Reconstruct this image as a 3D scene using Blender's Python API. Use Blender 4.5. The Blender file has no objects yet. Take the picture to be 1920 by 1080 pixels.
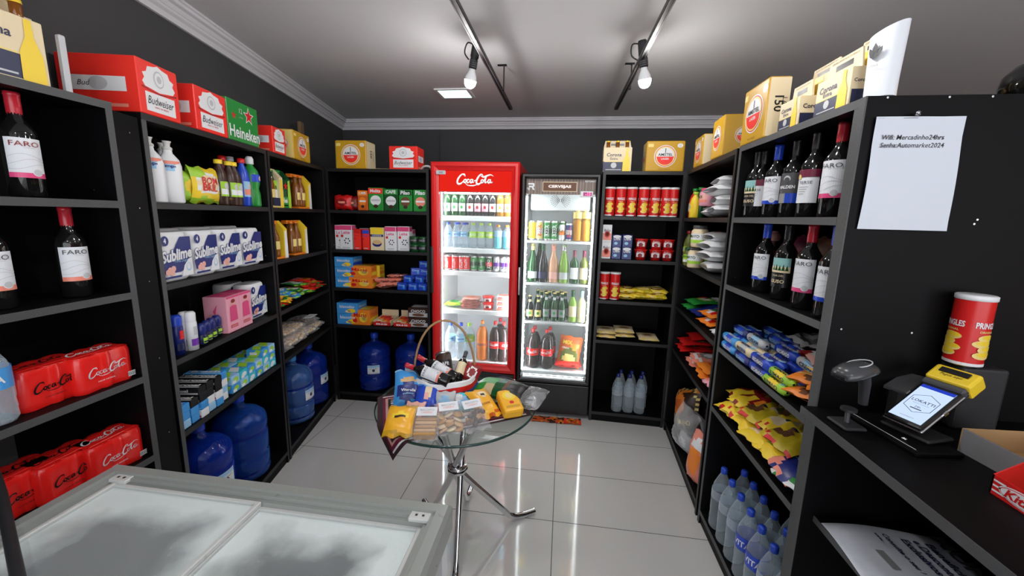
import bpy, bmesh, math, random
from mathutils import Vector, Matrix
R = math.radians
SC = bpy.context.scene
COL = SC.collection
# ---------------------------------------------------------------- camera
CF, CCY, CH = 726.197, 527.58, 1.6
YAW, PITCH, ROLL = -0.12973, 0.16486, 0.02402
def _axes():
    cy, sy = math.cos(YAW), math.sin(YAW)
    f = Vector((sy, cy, 0)); r = Vector((cy, -sy, 0)); u = Vector((0, 0, 1))
    f2 = f*math.cos(PITCH) - u*math.sin(PITCH); u2 = u*math.cos(PITCH) + f*math.sin(PITCH)
    return r*math.cos(ROLL) + u2*math.sin(ROLL), u2*math.cos(ROLL) - r*math.sin(ROLL), f2
AR, AU, AF = _axes()
cd = bpy.data.cameras.new('camera'); cam = bpy.data.objects.new('camera', cd); COL.objects.link(cam)
cam.matrix_world = Matrix(((AR.x, AU.x, -AF.x, 0), (AR.y, AU.y, -AF.y, 0), (AR.z, AU.z, -AF.z, CH), (0, 0, 0, 1)))
cd.sensor_width = 36; cd.lens = CF/1920*36; cd.shift_y = -(540-CCY)/1920; cd.clip_start = 0.02
SC.camera = cam
# ---------------------------------------------------------------- world, colour, light
W = bpy.data.worlds.new('room_ambient'); SC.world = W; W.use_nodes = True
W.node_tree.nodes['Background'].inputs[0].default_value = (0.92, 0.95, 1, 1)
W.node_tree.nodes['Background'].inputs[1].default_value = 1.6
SC.view_settings.view_transform = 'Standard'; SC.view_settings.look = 'None'
SC.view_settings.gamma = 1; SC.view_settings.use_curve_mapping = False
SC.view_settings.exposure = 1.1
SC.cycles.transparent_max_bounces = 40; SC.cycles.max_bounces = 8
BULB_POWER = 130
# ---------------------------------------------------------------- placing helpers: rays through the photograph onto real planes
def ray(x, y): return AR*((x-960)/CF) - AU*((y-CCY)/CF) + AF
def onz(x, y, z):
    d = ray(x, y); t = (z-CH)/d.z; return Vector((d.x*t, d.y*t, z))
def ony(x, y, Y):
    d = ray(x, y); t = Y/d.y; return Vector((d.x*t, Y, CH+d.z*t))
def projx(p):
    d = Vector((p[0], p[1], p[2]-CH)); w = d.dot(AF); s = d.dot(AR); return 960 + CF*s/w if w > .05 else math.copysign(1e6, s)
# ---------------------------------------------------------------- materials
PAL = dict(
 black=(.006,.006,.007,.35), laminate=(.0055,.0055,.006,.38), edge=(.05,.051,.053,.5), white=(.75,.76,.78,.45), offwhite=(.62,.62,.6,.5),
 paper=(.72,.74,.78,.7), red=(.62,.012,.012,.35), dred=(.25,.008,.01,.4), cokered=(.75,.015,.012,.22), brightred=(.85,.03,.02,.35),
 orange=(.8,.22,.02,.4), dorange=(.55,.1,.01,.4), yellow=(.85,.6,.03,.4), gold=(.56,.31,.012,.35), lgold=(.8,.62,.2,.4), lime=(.35,.62,.04,.4), green=(.02,.25,.04,.3),
 dgreen=(.008,.07,.02,.25), blue=(.015,.06,.5,.3), dblue=(.01,.02,.16,.3), navy=(.01,.015,.06,.4), sky=(.05,.3,.7,.35), lblue=(.3,.55,.8,.4), cyan=(.04,.5,.6,.35),
 pink=(.8,.35,.45,.4), hotpink=(.7,.06,.2,.4), magenta=(.4,.03,.2,.4), purple=(.15,.03,.35,.4), cream=(.75,.62,.4,.5), beige=(.5,.38,.22,.6), brown=(.13,.05,.02,.5), dbrown=(.04,.015,.008,.35),
 amber=(.22,.07,.01,.12), grey=(.25,.25,.26,.5), dgrey=(.06,.06,.065,.5), lgrey=(.5,.51,.53,.45), silver=(.6,.6,.62,.25), card=(.45,.28,.13,.8), wine=(.05,.006,.012,.3),
 winecap=(.45,.015,.03,.25), bottle=(.006,.006,.006,.06), gbottle=(.01,.06,.015,.08), lgbottle=(.2,.35,.05,.08), teal=(.25,.5,.48,.5), burg=(.15,.01,.04,.4), skin=(.8,.42,.36,.5), rope=(.34,.2,.09,.6), salmon=(.8,.25,.18,.4),
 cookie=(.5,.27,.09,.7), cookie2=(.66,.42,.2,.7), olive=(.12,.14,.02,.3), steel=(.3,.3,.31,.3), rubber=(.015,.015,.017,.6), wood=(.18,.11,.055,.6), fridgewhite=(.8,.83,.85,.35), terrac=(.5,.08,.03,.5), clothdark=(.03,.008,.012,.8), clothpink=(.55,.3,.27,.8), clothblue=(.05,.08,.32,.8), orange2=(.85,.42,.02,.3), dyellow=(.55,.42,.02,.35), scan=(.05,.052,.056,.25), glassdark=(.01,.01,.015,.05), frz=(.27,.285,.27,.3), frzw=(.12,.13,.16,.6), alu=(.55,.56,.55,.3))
METAL = {'silver', 'steel', 'chrome'}
_M = {}
def nd(nt, t, **k):
    n = nt.nodes.new(t)
    for a, b in k.items(): setattr(n, a, b)
    return n
def M(name):
    if name in _M: return _M[name]
    m = bpy.data.materials.new(name); m.use_nodes = True; nt = m.node_tree; b = nt.nodes['Principled BSDF']; _M[name] = m
    L = nt.links.new
    def noise(scale, detail=3, coord='Object'):
        tc = nd(nt, 'ShaderNodeTexCoord'); n = nd(nt, 'ShaderNodeTexNoise'); n.inputs['Scale'].default_value = scale; n.inputs['Detail'].default_value = detail
        L(tc.outputs[coord], n.inputs['Vector']); return n
    def bump(n, s, d=.002):
        bp = nd(nt, 'ShaderNodeBump'); bp.inputs['Strength'].default_value = s; bp.inputs['Distance'].default_value = d
        L(n, bp.inputs['Height']); L(bp.outputs[0], b.inputs['Normal'])
    def mixcol(fac, a, c):
        mx = nd(nt, 'ShaderNodeMix', data_type='RGBA'); mx.inputs[6].default_value = (*a, 1); mx.inputs[7].default_value = (*c, 1)
        L(fac, mx.inputs[0]); L(mx.outputs[2], b.inputs['Base Color']); return mx
    def thin(col, fac, rough=.1, spec=.5, base=None):
        # thin clear plastic or glass: part of the light passes straight on, the rest meets a glossy surface
        tr = nd(nt, 'ShaderNodeBsdfTransparent'); tr.inputs[0].default_value = (*col, 1)
        b.inputs['Base Color'].default_value = (*(base or col), 1); b.inputs['Roughness'].default_value = rough
        b.inputs['Specular IOR Level'].default_value = spec
        lw = nd(nt, 'ShaderNodeLayerWeight'); lw.inputs[0].default_value = .5
        pw = nd(nt, 'ShaderNodeMath', operation='POWER'); pw.inputs[1].default_value = 3.5; L(lw.outputs['Facing'], pw.inputs[0])
        ad = nd(nt, 'ShaderNodeMath', operation='MULTIPLY_ADD', use_clamp=True); ad.inputs[1].default_value = .75; ad.inputs[2].default_value = fac+.03
        L(pw.outputs[0], ad.inputs[0]); mx = nd(nt, 'ShaderNodeMixShader'); L(ad.outputs[0], mx.inputs[0]); L(tr.outputs[0], mx.inputs[1]); L(b.outputs[0], mx.inputs[2])
        L(mx.outputs[0], nt.nodes['Material Output'].inputs[0])
    if name == 'tile':
        tc = nd(nt, 'ShaderNodeTexCoord'); mp = nd(nt, 'ShaderNodeMapping'); mp.inputs['Location'].default_value = (-.01, -.638, 0)
        L(tc.outputs['Object'], mp.inputs[0])
        sx = nd(nt, 'ShaderNodeSeparateXYZ'); L(mp.outputs[0], sx.inputs[0])
        def line(o, p, w):
            d = nd(nt, 'ShaderNodeMath', operation='DIVIDE'); d.inputs[1].default_value = p; L(o, d.inputs[0])
            f = nd(nt, 'ShaderNodeMath', operation='FRACT'); L(d.outputs[0], f.inputs[0])
            a = nd(nt, 'ShaderNodeMath', operation='SUBTRACT'); a.inputs[1].default_value = .5; L(f.outputs[0], a.inputs[0])
            c = nd(nt, 'ShaderNodeMath', operation='ABSOLUTE'); L(a.outputs[0], c.inputs[0])
            g = nd(nt, 'ShaderNodeMath', operation='GREATER_THAN'); g.inputs[1].default_value = .5 - w/p; L(c.outputs[0], g.inputs[0]); return g
        gx, gy = line(sx.outputs[0], .866, .0018), line(sx.outputs[1], .4045, .0018)
        mxm = nd(nt, 'ShaderNodeMath', operation='MAXIMUM'); L(gx.outputs[0], mxm.inputs[0]); L(gy.outputs[0], mxm.inputs[1])
        n = noise(1.3, 5); ramp = nd(nt, 'ShaderNodeMix', data_type='RGBA'); ramp.inputs[6].default_value = (.5, .495, .48, 1); ramp.inputs[7].default_value = (.58, .575, .56, 1)
        L(n.outputs[0], ramp.inputs[0])
        mx = nd(nt, 'ShaderNodeMix', data_type='RGBA'); mx.inputs[7].default_value = (.03, .03, .03, 1); L(mxm.outputs[0], mx.inputs[0]); L(ramp.outputs[2], mx.inputs[6]); L(mx.outputs[2], b.inputs['Base Color'])
        rr = nd(nt, 'ShaderNodeMath', operation='MULTIPLY_ADD'); rr.inputs[1].default_value = .6; rr.inputs[2].default_value = .07; L(mxm.outputs[0], rr.inputs[0]); L(rr.outputs[0], b.inputs['Roughness'])
        b.inputs['Specular IOR Level'].default_value = .6
    elif name == 'ceiling':
        n = noise(40, 2); bump(n.outputs[0], .1, .001); b.inputs['Base Color'].default_value = (.6, .6, .61, 1); b.inputs['Roughness'].default_value = .9
    elif name == 'wallpaint':
        n = noise(60, 3); bump(n.outputs[0], .25, .001); b.inputs['Base Color'].default_value = (.05, .051, .055, 1); b.inputs['Roughness'].default_value = .75
    elif name == 'warmwall':
        n = noise(6, 3); mixcol(n.outputs[0], (.3, .12, .07), (.38, .18, .11)); b.inputs['Roughness'].default_value = .8
    elif name == 'plaster':
        n = noise(30, 3); bump(n.outputs[0], .1, .001); b.inputs['Base Color'].default_value = (.62, .62, .65, 1); b.inputs['Roughness'].default_value = .7
    elif name == 'laminate':
        n = noise(220, 2); bump(n.outputs[0], .06, .0004); mixcol(n.outputs[0], (.0015, .0015, .002), (.0035, .0035, .004)); b.inputs['Roughness'].default_value = .5; b.inputs['Specular IOR Level'].default_value = .12
    elif name == 'darkedge': b.inputs['Base Color'].default_value = (.008, .008, .009, 1); b.inputs['Roughness'].default_value = .45
    elif name == 'edge':
        n = noise(400, 2); mixcol(n.outputs[0], (.035, .036, .038), (.085, .086, .09)); b.inputs['Roughness'].default_value = .55
    elif name == 'frost':
        n = noise(5.5, 5); n2 = noise(70, 4)
        cr = nd(nt, 'ShaderNodeValToRGB'); cr.color_ramp.elements[0].position = .38; cr.color_ramp.elements[0].color = (.16, .17, .2, 1); cr.color_ramp.elements[1].position = .62; cr.color_ramp.elements[1].color = (.78, .8, .83, 1)
        L(n.outputs[0], cr.inputs[0]); L(cr.outputs[0], b.inputs['Base Color']); bump(n2.outputs[0], .6, .004); b.inputs['Roughness'].default_value = .6
    elif name == 'frostglass':
        # frost grown on the glass: thick along the borders, thin and patchy in the middle
        tc = nd(nt, 'ShaderNodeTexCoord'); sp = nd(nt, 'ShaderNodeSeparateXYZ'); L(tc.outputs['Generated'], sp.inputs[0]); n = noise(4.2, 6); n2 = noise(90, 3)
        def edge(o, size):   # metres to the nearer border
            a = nd(nt, 'ShaderNodeMath', operation='SUBTRACT'); a.inputs[1].default_value = .5; L(o, a.inputs[0]); c = nd(nt, 'ShaderNodeMath', operation='ABSOLUTE'); L(a.outputs[0], c.inputs[0])
            e = nd(nt, 'ShaderNodeMath', operation='MULTIPLY_ADD'); e.inputs[1].default_value = -size; e.inputs[2].default_value = size/2; L(c.outputs[0], e.inputs[0]); return e
        mx_ = nd(nt, 'ShaderNodeMath', operation='MINIMUM'); L(edge(sp.outputs[0], .45).outputs[0], mx_.inputs[0]); L(edge(sp.outputs[1], .87).outputs[0], mx_.inputs[1])
        ad = nd(nt, 'ShaderNodeMath', operation='MULTIPLY_ADD'); ad.inputs[1].default_value = .30; L(n.outputs[0], ad.inputs[0]); L(mx_.outputs[0], ad.inputs[2])
        cr = nd(nt, 'ShaderNodeValToRGB'); cr.color_ramp.elements[0].position = .17; cr.color_ramp.elements[0].color = (1, 1, 1, 1); cr.color_ramp.elements[1].position = .26; cr.color_ramp.elements[1].color = (.15, .15, .15, 1); L(ad.outputs[0], cr.inputs[0])
        b.inputs['Base Color'].default_value = (.74, .76, .78, 1); b.inputs['Roughness'].default_value = .55; bump(n2.outputs[0], .5, .003)
        tr = nd(nt, 'ShaderNodeBsdfTransparent'); mx = nd(nt, 'ShaderNodeMixShader'); L(cr.outputs[0], mx.inputs[0]); L(tr.outputs[0], mx.inputs[1]); L(b.outputs[0], mx.inputs[2]); L(mx.outputs[0], nt.nodes['Material Output'].inputs[0])
    elif name == 'chrome': b.inputs['Base Color'].default_value = (.75, .75, .76, 1); b.inputs['Metallic'].default_value = 1; b.inputs['Roughness'].default_value = .06
    elif name == 'glass': thin((.97, .99, .985), .02, .02)
    elif name == 'tableglass': thin((.94, .97, .96), .0, .02, base=(.02, .03, .03))
    elif name == 'glassrim': b.inputs['Base Color'].default_value = (.02, .05, .045, 1); b.inputs['Roughness'].default_value = .1
    elif name == 'pet': thin((.93, .96, .98), .16, .08, .8, base=(.75, .82, .88))
    elif name == 'film': thin((.97, .97, .98), .14, .15, .8, base=(.8, .8, .82))
    elif name == 'petwater': thin((.93, .97, .99), .13, .05, 1, base=(.7, .78, .84))
    elif name == 'petclear': thin((.95, .96, .97), .03, .04, 1, base=(.3, .3, .3))
    elif name == 'petlabel': thin((.9, .93, .96), .35, .3, .5, base=(.6, .66, .75))
    elif name == 'amberl': thin((.9, .65, .2), .3, .08, .8, base=(.6, .35, .05))
    elif name == 'goldliquid': b.inputs['Base Color'].default_value = (.75, .45, .03, 1); b.inputs['Roughness'].default_value = .1
    elif name == 'rose': b.inputs['Base Color'].default_value = (.6, .32, .2, 1); b.inputs['Roughness'].default_value = .08
    elif name == 'palewine': b.inputs['Base Color'].default_value = (.6, .62, .3, 1); b.inputs['Roughness'].default_value = .08
    elif name == 'hazefilm': thin((.95, .95, .96), .26, .25, .9, base=(.8, .8, .82))
    elif name == 'jug': thin((.12, .3, .85), .34, .05, 1, base=(.01, .05, .42))
    elif name == 'jugclear': thin((.25, .55, .95), .22, .03, 1, base=(.03, .14, .5))
    elif name == 'jugdark': thin((.1, .25, .8), .45, .12, .8, base=(.01, .03, .35))
    elif name == 'juglight': thin((.3, .5, .85), .42, .08, 1, base=(.07, .18, .48))
    elif name == 'colaliquid': b.inputs['Base Color'].default_value = (.02, .006, .004, 1); b.inputs['Roughness'].default_value = .1
    elif name == 'leaflet': b.inputs['Base Color'].default_value = (.6, .63, .7, 1); n = noise(9, 4); bump(n.outputs[0], .5, .01); b.inputs['Roughness'].default_value = .75
    elif name == 'can': b.inputs['Base Color'].default_value = (.7, .7, .7, 1); b.inputs['Metallic'].default_value = 1; b.inputs['Roughness'].default_value = .3
    elif name == 'perfor':  # perforated steel rail
        b.inputs['Base Color'].default_value = (.2, .2, .21, 1); b.inputs['Metallic'].default_value = 1; b.inputs['Roughness'].default_value = .4
    elif name == 'woodpanel':
        tc = nd(nt, 'ShaderNodeTexCoord'); w = nd(nt, 'ShaderNodeTexWave'); w.inputs['Scale'].default_value = 14; w.inputs['Distortion'].default_value = 1; L(tc.outputs['Object'], w.inputs['Vector'])
        mixcol(w.outputs[0], (.16, .12, .1), (.27, .21, .18))
    elif name.startswith('glow_'):
        c, s = {'glow_warm': ((1, .55, .3), 120), 'glow_bulb': ((1, .98, .96), BULB_POWER), 'glow_led': ((.93, .98, 1), 30), 'glow_panel': ((.5, 1, .9), 1.6), 'glow_sign': ((1, .9, .85), .5),
                'glow_screen': ((.5, .62, .85), .6), 'glow_blue': ((.02, .05, .5), .5), 'glow_pink': ((1, .15, .3), 1.2), 'glow_cokesign': ((.85, .02, .012), .45), 'glow_cokewhite': ((1, .93, .9), .75), 'glow_fridgetop': ((1, .95, .9), .6)}[name]
        e = nd(nt, 'ShaderNodeEmission'); e.inputs[0].default_value = (*c, 1); e.inputs[1].default_value = s; L(e.outputs[0], nt.nodes['Material Output'].inputs[0])
    else:
        r_, g_, b_, ro = PAL[name]
        b.inputs['Base Color'].default_value = (r_, g_, b_, 1); b.inputs['Roughness'].default_value = ro
        if name in METAL: b.inputs['Metallic'].default_value = 1
        n = noise(25, 2); rr = nd(nt, 'ShaderNodeMath', operation='MULTIPLY_ADD'); rr.inputs[1].default_value = .12; rr.inputs[2].default_value = max(.02, ro-.06)
        L(n.outputs[0], rr.inputs[0]); L(rr.outputs[0], b.inputs['Roughness'])
    return m
# ---------------------------------------------------------------- mesh builder
_T = {}
def textpolys(s, shear=0.0, bold=0.0):
    k = (s, shear, bold)
    if k in _T: return _T[k]
    c = bpy.data.curves.new('t', 'FONT'); c.body = s; c.shear = shear; c.offset = bold; c.resolution_u = 2; c.align_x = 'CENTER'; c.align_y = 'CENTER'
    o = bpy.data.objects.new('t', c); me = bpy.data.meshes.new_from_object(o)
    v = [(p.co.x, p.co.y) for p in me.vertices]; f = [tuple(q.vertices) for q in me.polygons]
    bpy.data.objects.remove(o); bpy.data.curves.remove(c); bpy.data.meshes.remove(me)
    xs = [a for a, _ in v] or [0]; ys = [b for _, b in v] or [0]
    cx, cy = (min(xs)+max(xs))/2, (min(ys)+max(ys))/2; v = [(a-cx, b-cy) for a, b in v]
    _T[k] = (v, f, max(xs)-min(xs), max(ys)-min(ys)); return _T[k]
_BX = {}
def boxgeo(sx, sy, sz, ch):
    k = (round(sx, 4), round(sy, 4), round(sz, 4), ch)
    if k in _BX: return _BX[k]
    bm = bmesh.new(); bmesh.ops.create_cube(bm, size=1)
    for v in bm.verts: v.co = Vector((v.co.x*sx, v.co.y*sy, v.co.z*sz))
    if ch: bmesh.ops.bevel(bm, geom=list(bm.edges), offset=min(ch, min(sx, sy, sz)*.45), segments=2 if ch > .004 else 1, affect='EDGES', profile=.5)
    r = ([tuple(v.co) for v in bm.verts], [tuple(v.index for v in f.verts) for f in bm.faces]); bm.free(); _BX[k] = r; return r
def front(y0): return lambda x, z, k=1: (x, y0-k*.0006, z)
def cyl(rad, cx=0, cy=0, a0=0):
    return lambda x, z, k=1: (cx+(rad+k*.0005)*math.sin(x/rad+a0), cy-(rad+k*.0005)*math.cos(x/rad+a0), z)
def top(z0): return lambda x, y, k=1: (x, y, z0+k*.0006)
def sideL(x0): return lambda x, z, k=1: (x0-k*.0006, -x, z)
def sideR(x0): return lambda x, z, k=1: (x0+k*.0006, x, z)
class MB:
    def __init__(s): s.v, s.f, s.m, s.sm, s.mats = [], [], [], [], []
    def mi(s, n):
        if n not in s.mats: s.mats.append(n)
        return s.mats.index(n)
    def add(s, v, f, m, smooth=False, T=None):
        b = len(s.v); i = s.mi(m)
        if T is not None: v = [tuple(T @ Vector(p)) for p in v]
        s.v += v; s.f += [tuple(b+j for j in q) for q in f]; s.m += [i]*len(f); s.sm += [smooth]*len(f); return s
    def box(s, x0, x1, y0, y1, z0, z1, m, ch=0.0, T=None):
        v, f = boxgeo(x1-x0, y1-y0, z1-z0, ch); cx, cy, cz = (x0+x1)/2, (y0+y1)/2, (z0+z1)/2
        return s.add([(a+cx, b+cy, c+cz) for a, b, c in v], f, m, False, T)
    def lathe(s, prof, m, seg=18, cx=0, cy=0, T=None, sq=0, smooth=True):
        # prof [(r,z)]; sq>0 squares the section; m may be a list with one material per band
        v, n = [], len(prof)
        for r_, z in prof:
            for i in range(seg):
                a = 2*math.pi*i/seg; c_, s_ = math.cos(a), math.sin(a)
                if sq: k = (abs(c_)**(2+sq)+abs(s_)**(2+sq))**(-1/(2+sq)); c_, s_ = c_*k, s_*k
                v.append((cx+r_*c_, cy+r_*s_, z))
        ms = m if isinstance(m, list) else [m]*(n-1)
        for mm in dict.fromkeys(ms):
            f = [(j*seg+i, j*seg+(i+1) % seg, (j+1)*seg+(i+1) % seg, (j+1)*seg+i) for j in range(n-1) if ms[j] == mm for i in range(seg)]
            s.add(v, f, mm, smooth, T)
        return s
    def disc(s, r_, z, m, seg=18, cx=0, cy=0, T=None):
        return s.add([(cx+r_*math.cos(2*math.pi*i/seg), cy+r_*math.sin(2*math.pi*i/seg), z) for i in range(seg)], [tuple(range(seg))], m, False, T)
    def tube(s, pts, r_, m, seg=8, closed=False, T=None):
        pts = [Vector(p) for p in pts]; n = len(pts); v = []; up = None
        rs = r_ if isinstance(r_, (list, tuple)) else [r_]*n
        for i, p in enumerate(pts):
            a = pts[(i-1) % n] if (i or closed) else p; b = pts[(i+1) % n] if (i < n-1 or closed) else p
            t = (b-a).normalized()
            if up is None: up = Vector((0, 0, 1)) if abs(t.z) < .9 else Vector((1, 0, 0))
            x = t.cross(up).normalized(); up = x.cross(t).normalized()
            for j in range(seg): w = 2*math.pi*j/seg; v.append(tuple(p + (x*math.cos(w)+up*math.sin(w))*rs[i]))
        k = n if closed else n-1
        f = [(i*seg+j, i*seg+(j+1) % seg, ((i+1) % n)*seg+(j+1) % seg, ((i+1) % n)*seg+j) for i in range(k) for j in range(seg)]
        s.add(v, f, m, True, T)
        if not closed: s.add(v, [tuple(range(seg))[::-1], tuple(range((n-1)*seg, n*seg))], m, False, T)
        return s
    def prism(s, pts, y0, y1, m, T=None):  # outline in x,z pushed along y
        n = len(pts); v = [(x, y0, z) for x, z in pts]+[(x, y1, z) for x, z in pts]
        return s.add(v, [tuple(range(n)), tuple(range(2*n-1, n-1, -1))]+[(i, (i+1) % n, n+(i+1) % n, n+i) for i in range(n)], m, False, T)
    def ex(s, pts, z0, z1, m, T=None):  # outline in x,y pushed up z
        n = len(pts); v = [(x, y, z0) for x, y in pts]+[(x, y, z1) for x, y in pts]
        return s.add(v, [tuple(range(n))[::-1], tuple(range(n, 2*n))]+[(i, (i+1) % n, n+(i+1) % n, n+i) for i in range(n)], m, False, T)
    def strips(s, x0, x1, lo, hi, m, mp, k=1, n=8, T=None):
        v = []
        for i in range(n+1):
            x = x0+(x1-x0)*i/n; a = lo(x) if callable(lo) else lo; b = hi(x) if callable(hi) else hi
            v += [mp(x, a, k), mp(x, b, k)]
        return s.add(v, [(2*i, 2*i+2, 2*i+3, 2*i+1) for i in range(n)], m, False, T)
    def rect(s, x0, x1, z0, z1, m, mp, k=1, n=1, T=None): return s.strips(x0, x1, z0, z1, m, mp, k, n, T)
    def ell(s, cx, cz, a, b, m, mp, k=1, n=10, T=None):
        q = lambda x: b*math.sqrt(max(0, 1-((x-cx)/a)**2))
        v = []
        for i in range(n+1):
            x = cx-a*math.cos(math.pi*i/n); v += [mp(x, cz-q(x), k), mp(x, cz+q(x), k)]
        return s.add(v, [(2*i, 2*i+2, 2*i+3, 2*i+1) for i in range(n)], m, False, T)
    def poly(s, pts, m, mp, k=1, T=None): return s.add([mp(x, z, k) for x, z in pts], [tuple(range(len(pts)))], m, False, T)
    def text(s, t, cx, cz, w, m, mp, k=2, h=None, shear=0.0, bold=0.0, rot=0.0, T=None):
        v, f, tw, th = textpolys(t, shear, bold); sx = w/tw; sz = (h/th) if h else sx; c_, s_ = math.cos(rot), math.sin(rot)
        return s.add([mp(cx+a*sx*c_-b*sz*s_, cz+a*sx*s_+b*sz*c_, k) for a, b in v], f, m, False, T)
    def coke(s, cx, cz, w, m, mp, k=2, rot=0.0, T=None):
        c_, s_ = math.cos(rot), math.sin(rot)
        for st in COKE:
            P = [(p[0]-5.15, p[1]-.75) for p in st]; n = len(P)
            for i in range(n-1):
                (x0, y0), (x1, y1) = P[i], P[i+1]; dx, dy = x1-x0, y1-y0; l = math.hypot(dx, dy) or 1
                w0, w1 = st[i][2], st[i+1][2]; nx, ny = -dy/l, dx/l
                ox, oy = dx/l*.04, dy/l*.04
                q = [(x0+nx*w0-ox, y0+ny*w0-oy), (x0-nx*w0-ox, y0-ny*w0-oy), (x1-nx*w1+ox, y1-ny*w1+oy), (x1+nx*w1+ox, y1+ny*w1+oy)]
                g = w/10.3
                s.add([mp(cx+(a+b*.0)*g*c_-b*g*s_, cz+a*g*s_+b*g*c_, k) for a, b in q], [(0, 1, 2, 3)], m, False, T)
        return s
    def mesh(s, name):
        me = bpy.data.meshes.new(name); me.from_pydata(s.v, [], s.f)
        for n in s.mats: me.materials.append(M(n))
        me.polygons.foreach_set('material_index', s.m); me.polygons.foreach_set('use_smooth', s.sm); me.update(); return me
def catmull(pts, n=6):
    out = []; P = [pts[0]]+list(pts)+[pts[-1]]
    for i in range(1, len(P)-2):
        p0, p1, p2, p3 = P[i-1], P[i], P[i+1], P[i+2]
        for j in range(n):
            t = j/n; out.append(tuple(.5*(2*b+(c-a)*t+(2*a-5*b+4*c-d)*t*t+(3*b-a-3*c+d)*t**3) for a, b, c, d in zip(p0, p1, p2, p3)))
    return out+[tuple(pts[-1])]
COKE = [catmull(p, 4) for p in [
 [(2.1,2.2,.1),(1.75,2.45,.12),(1.2,2.1,.16),(.5,1.2,.2),(.3,.3,.2),(.7,-.1,.2),(1.4,.1,.14),(2.1,.6,.08),(3.0,-.35,.06),(4.6,-.5,.1),(5.6,-.2,.05)],
 [(1.75,2.45,.1),(2.3,2.4,.12),(2.4,1.9,.08)],
 [(2.45,1.1,.1),(2.1,.8,.13),(2.15,.3,.13),(2.55,.35,.12),(2.75,.8,.12),(2.45,1.1,.1),(2.9,1.05,.05)],
 [(3.55,1.0,.12),(3.2,1.1,.1),(2.95,.6,.14),(3.15,.2,.12),(3.6,.5,.06)],
 [(4.4,1.05,.1),(4.0,1.05,.12),(3.8,.5,.14),(4.05,.2,.12),(4.4,.7,.1),(4.55,1.1,.1),(4.45,.35,.12),(4.8,.4,.06)],
 [(4.9,.75,.09),(5.35,.85,.09)],
 [(7.2,2.1,.1),(6.9,2.45,.12),(6.3,2.1,.16),(5.7,1.2,.2),(5.5,.3,.2),(5.9,-.1,.2),(6.5,.1,.14),(6.9,.5,.07)],
 [(6.7,2.0,.05),(7.4,1.75,.16),(8.4,2.1,.16),(9.3,2.35,.1),(10.0,2.0,.04)],
 [(7.1,1.1,.1),(6.8,.8,.13),(6.85,.3,.13),(7.2,.35,.12),(7.4,.8,.12),(7.1,1.1,.1)],
 [(7.4,.75,.06),(8.05,1.6,.1),(8.3,1.9,.1),(8.05,1.5,.13),(7.8,.5,.14),(8.0,.25,.1),(8.4,.6,.05)],
 [(9.2,1.05,.1),(8.8,1.05,.12),(8.6,.5,.14),(8.85,.2,.12),(9.2,.7,.1),(9.35,1.1,.1),(9.25,.35,.12),(9.8,.5,.05)]]]
# ---------------------------------------------------------------- things and parts
def setp(o, label=None, cat=None, group=None, kind=None):
    if label: o['label'] = label
    if cat: o['category'] = cat
    if group: o['group'] = group
    if kind: o['kind'] = kind
    return o
_S = {}
def spec(key, fn):
    """a kind of thing as [(part name, mesh, label, [sub-parts])], made once and shared by its copies"""
    if key not in _S:
        def bake(t): return [(n, b.mesh(n), lab, bake(sub)) for n, b, lab, sub in [(q+(None, [])[len(q)-2:] if len(q) < 4 else q) for q in t]]
        _S[key] = bake(fn())
    return _S[key]
def put(sp, name, label, cat, loc, rz=0.0, group=None, rot=None, scale=None):
    """one thing: a single mesh object, or an Empty with its parts as children"""
    if len(sp) == 1 and not sp[0][3]: o = bpy.data.objects.new(name, sp[0][1])
    else: o = bpy.data.objects.new(name, None); o.empty_display_size = .03
    COL.objects.link(o); o.location = loc; o.rotation_euler = rot or (0, 0, rz)
    if scale: o.scale = (scale,)*3 if isinstance(scale, (int, float)) else scale
    setp(o, label, cat, group)
    def kids(par, lst):
        for n, me, lab, sub in lst:
            c = bpy.data.objects.new(n, me); COL.objects.link(c); c.parent = par
            if lab: c['label'] = lab
            kids(c, sub)
    if o.data is None: kids(o, sp)
    return o
def single(mb, name, label, cat, loc=(0, 0, 0), rz=0.0, group=None, rot=None):
    o = bpy.data.objects.new(name, mb.mesh(name)); COL.objects.link(o); o.location = loc; o.rotation_euler = rot or (0, 0, rz); return setp(o, label, cat, group)
def struct(mb, name, label=None):
    o = bpy.data.objects.new(name, mb.mesh(name)); COL.objects.link(o); return setp(o, label, kind='structure')
def wob(s, n=3):
    rnd = random.Random(s); return [(rnd.uniform(2, 9), rnd.uniform(2, 9), rnd.uniform(0, 6), rnd.uniform(.3, 1)) for _ in range(n)]
# ================================================================ the room
CZ = 2.6                                    # ceiling height
LW = lambda y: -1.915-.2190*(y-1.64)        # left wall, turned a little to the tiles
YB = 4.2                                    # back wall
mb = MB().box(-4, 4.6, -2.5, 4.4, -.05, 0, 'tile'); struct(mb, 'floor', 'pale polished large-format tile floor with thin dark joints')
struct(MB().box(-4, 4.6, -2.5, 4.4, CZ, CZ+.05, 'ceiling'), 'ceiling', 'smooth light grey painted ceiling')
struct(MB().ex([(LW(-2.5), -2.5), (LW(YB+.1), YB+.1), (LW(YB+.1)-.1, YB+.1), (LW(-2.5)-.1, -2.5)], 0, CZ, 'wallpaint'), 'wall_left', 'charcoal grey painted wall on the left')
struct(MB().box(-2.7, 4.6, YB, YB+.1, 0, CZ, 'wallpaint'), 'wall_back', 'charcoal grey painted wall behind the shelves')
struct(MB().box(4.4, 4.5, -2.5, YB, 0, CZ, 'warmwall'), 'wall_right', 'reddish brown wall far to the right')
struct(MB().box(-1.35, 1.9, YB-.035, YB, 0, 2.44, 'wallpaint'), 'trim_1', 'dark raised wall panel behind the coolers')
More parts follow.
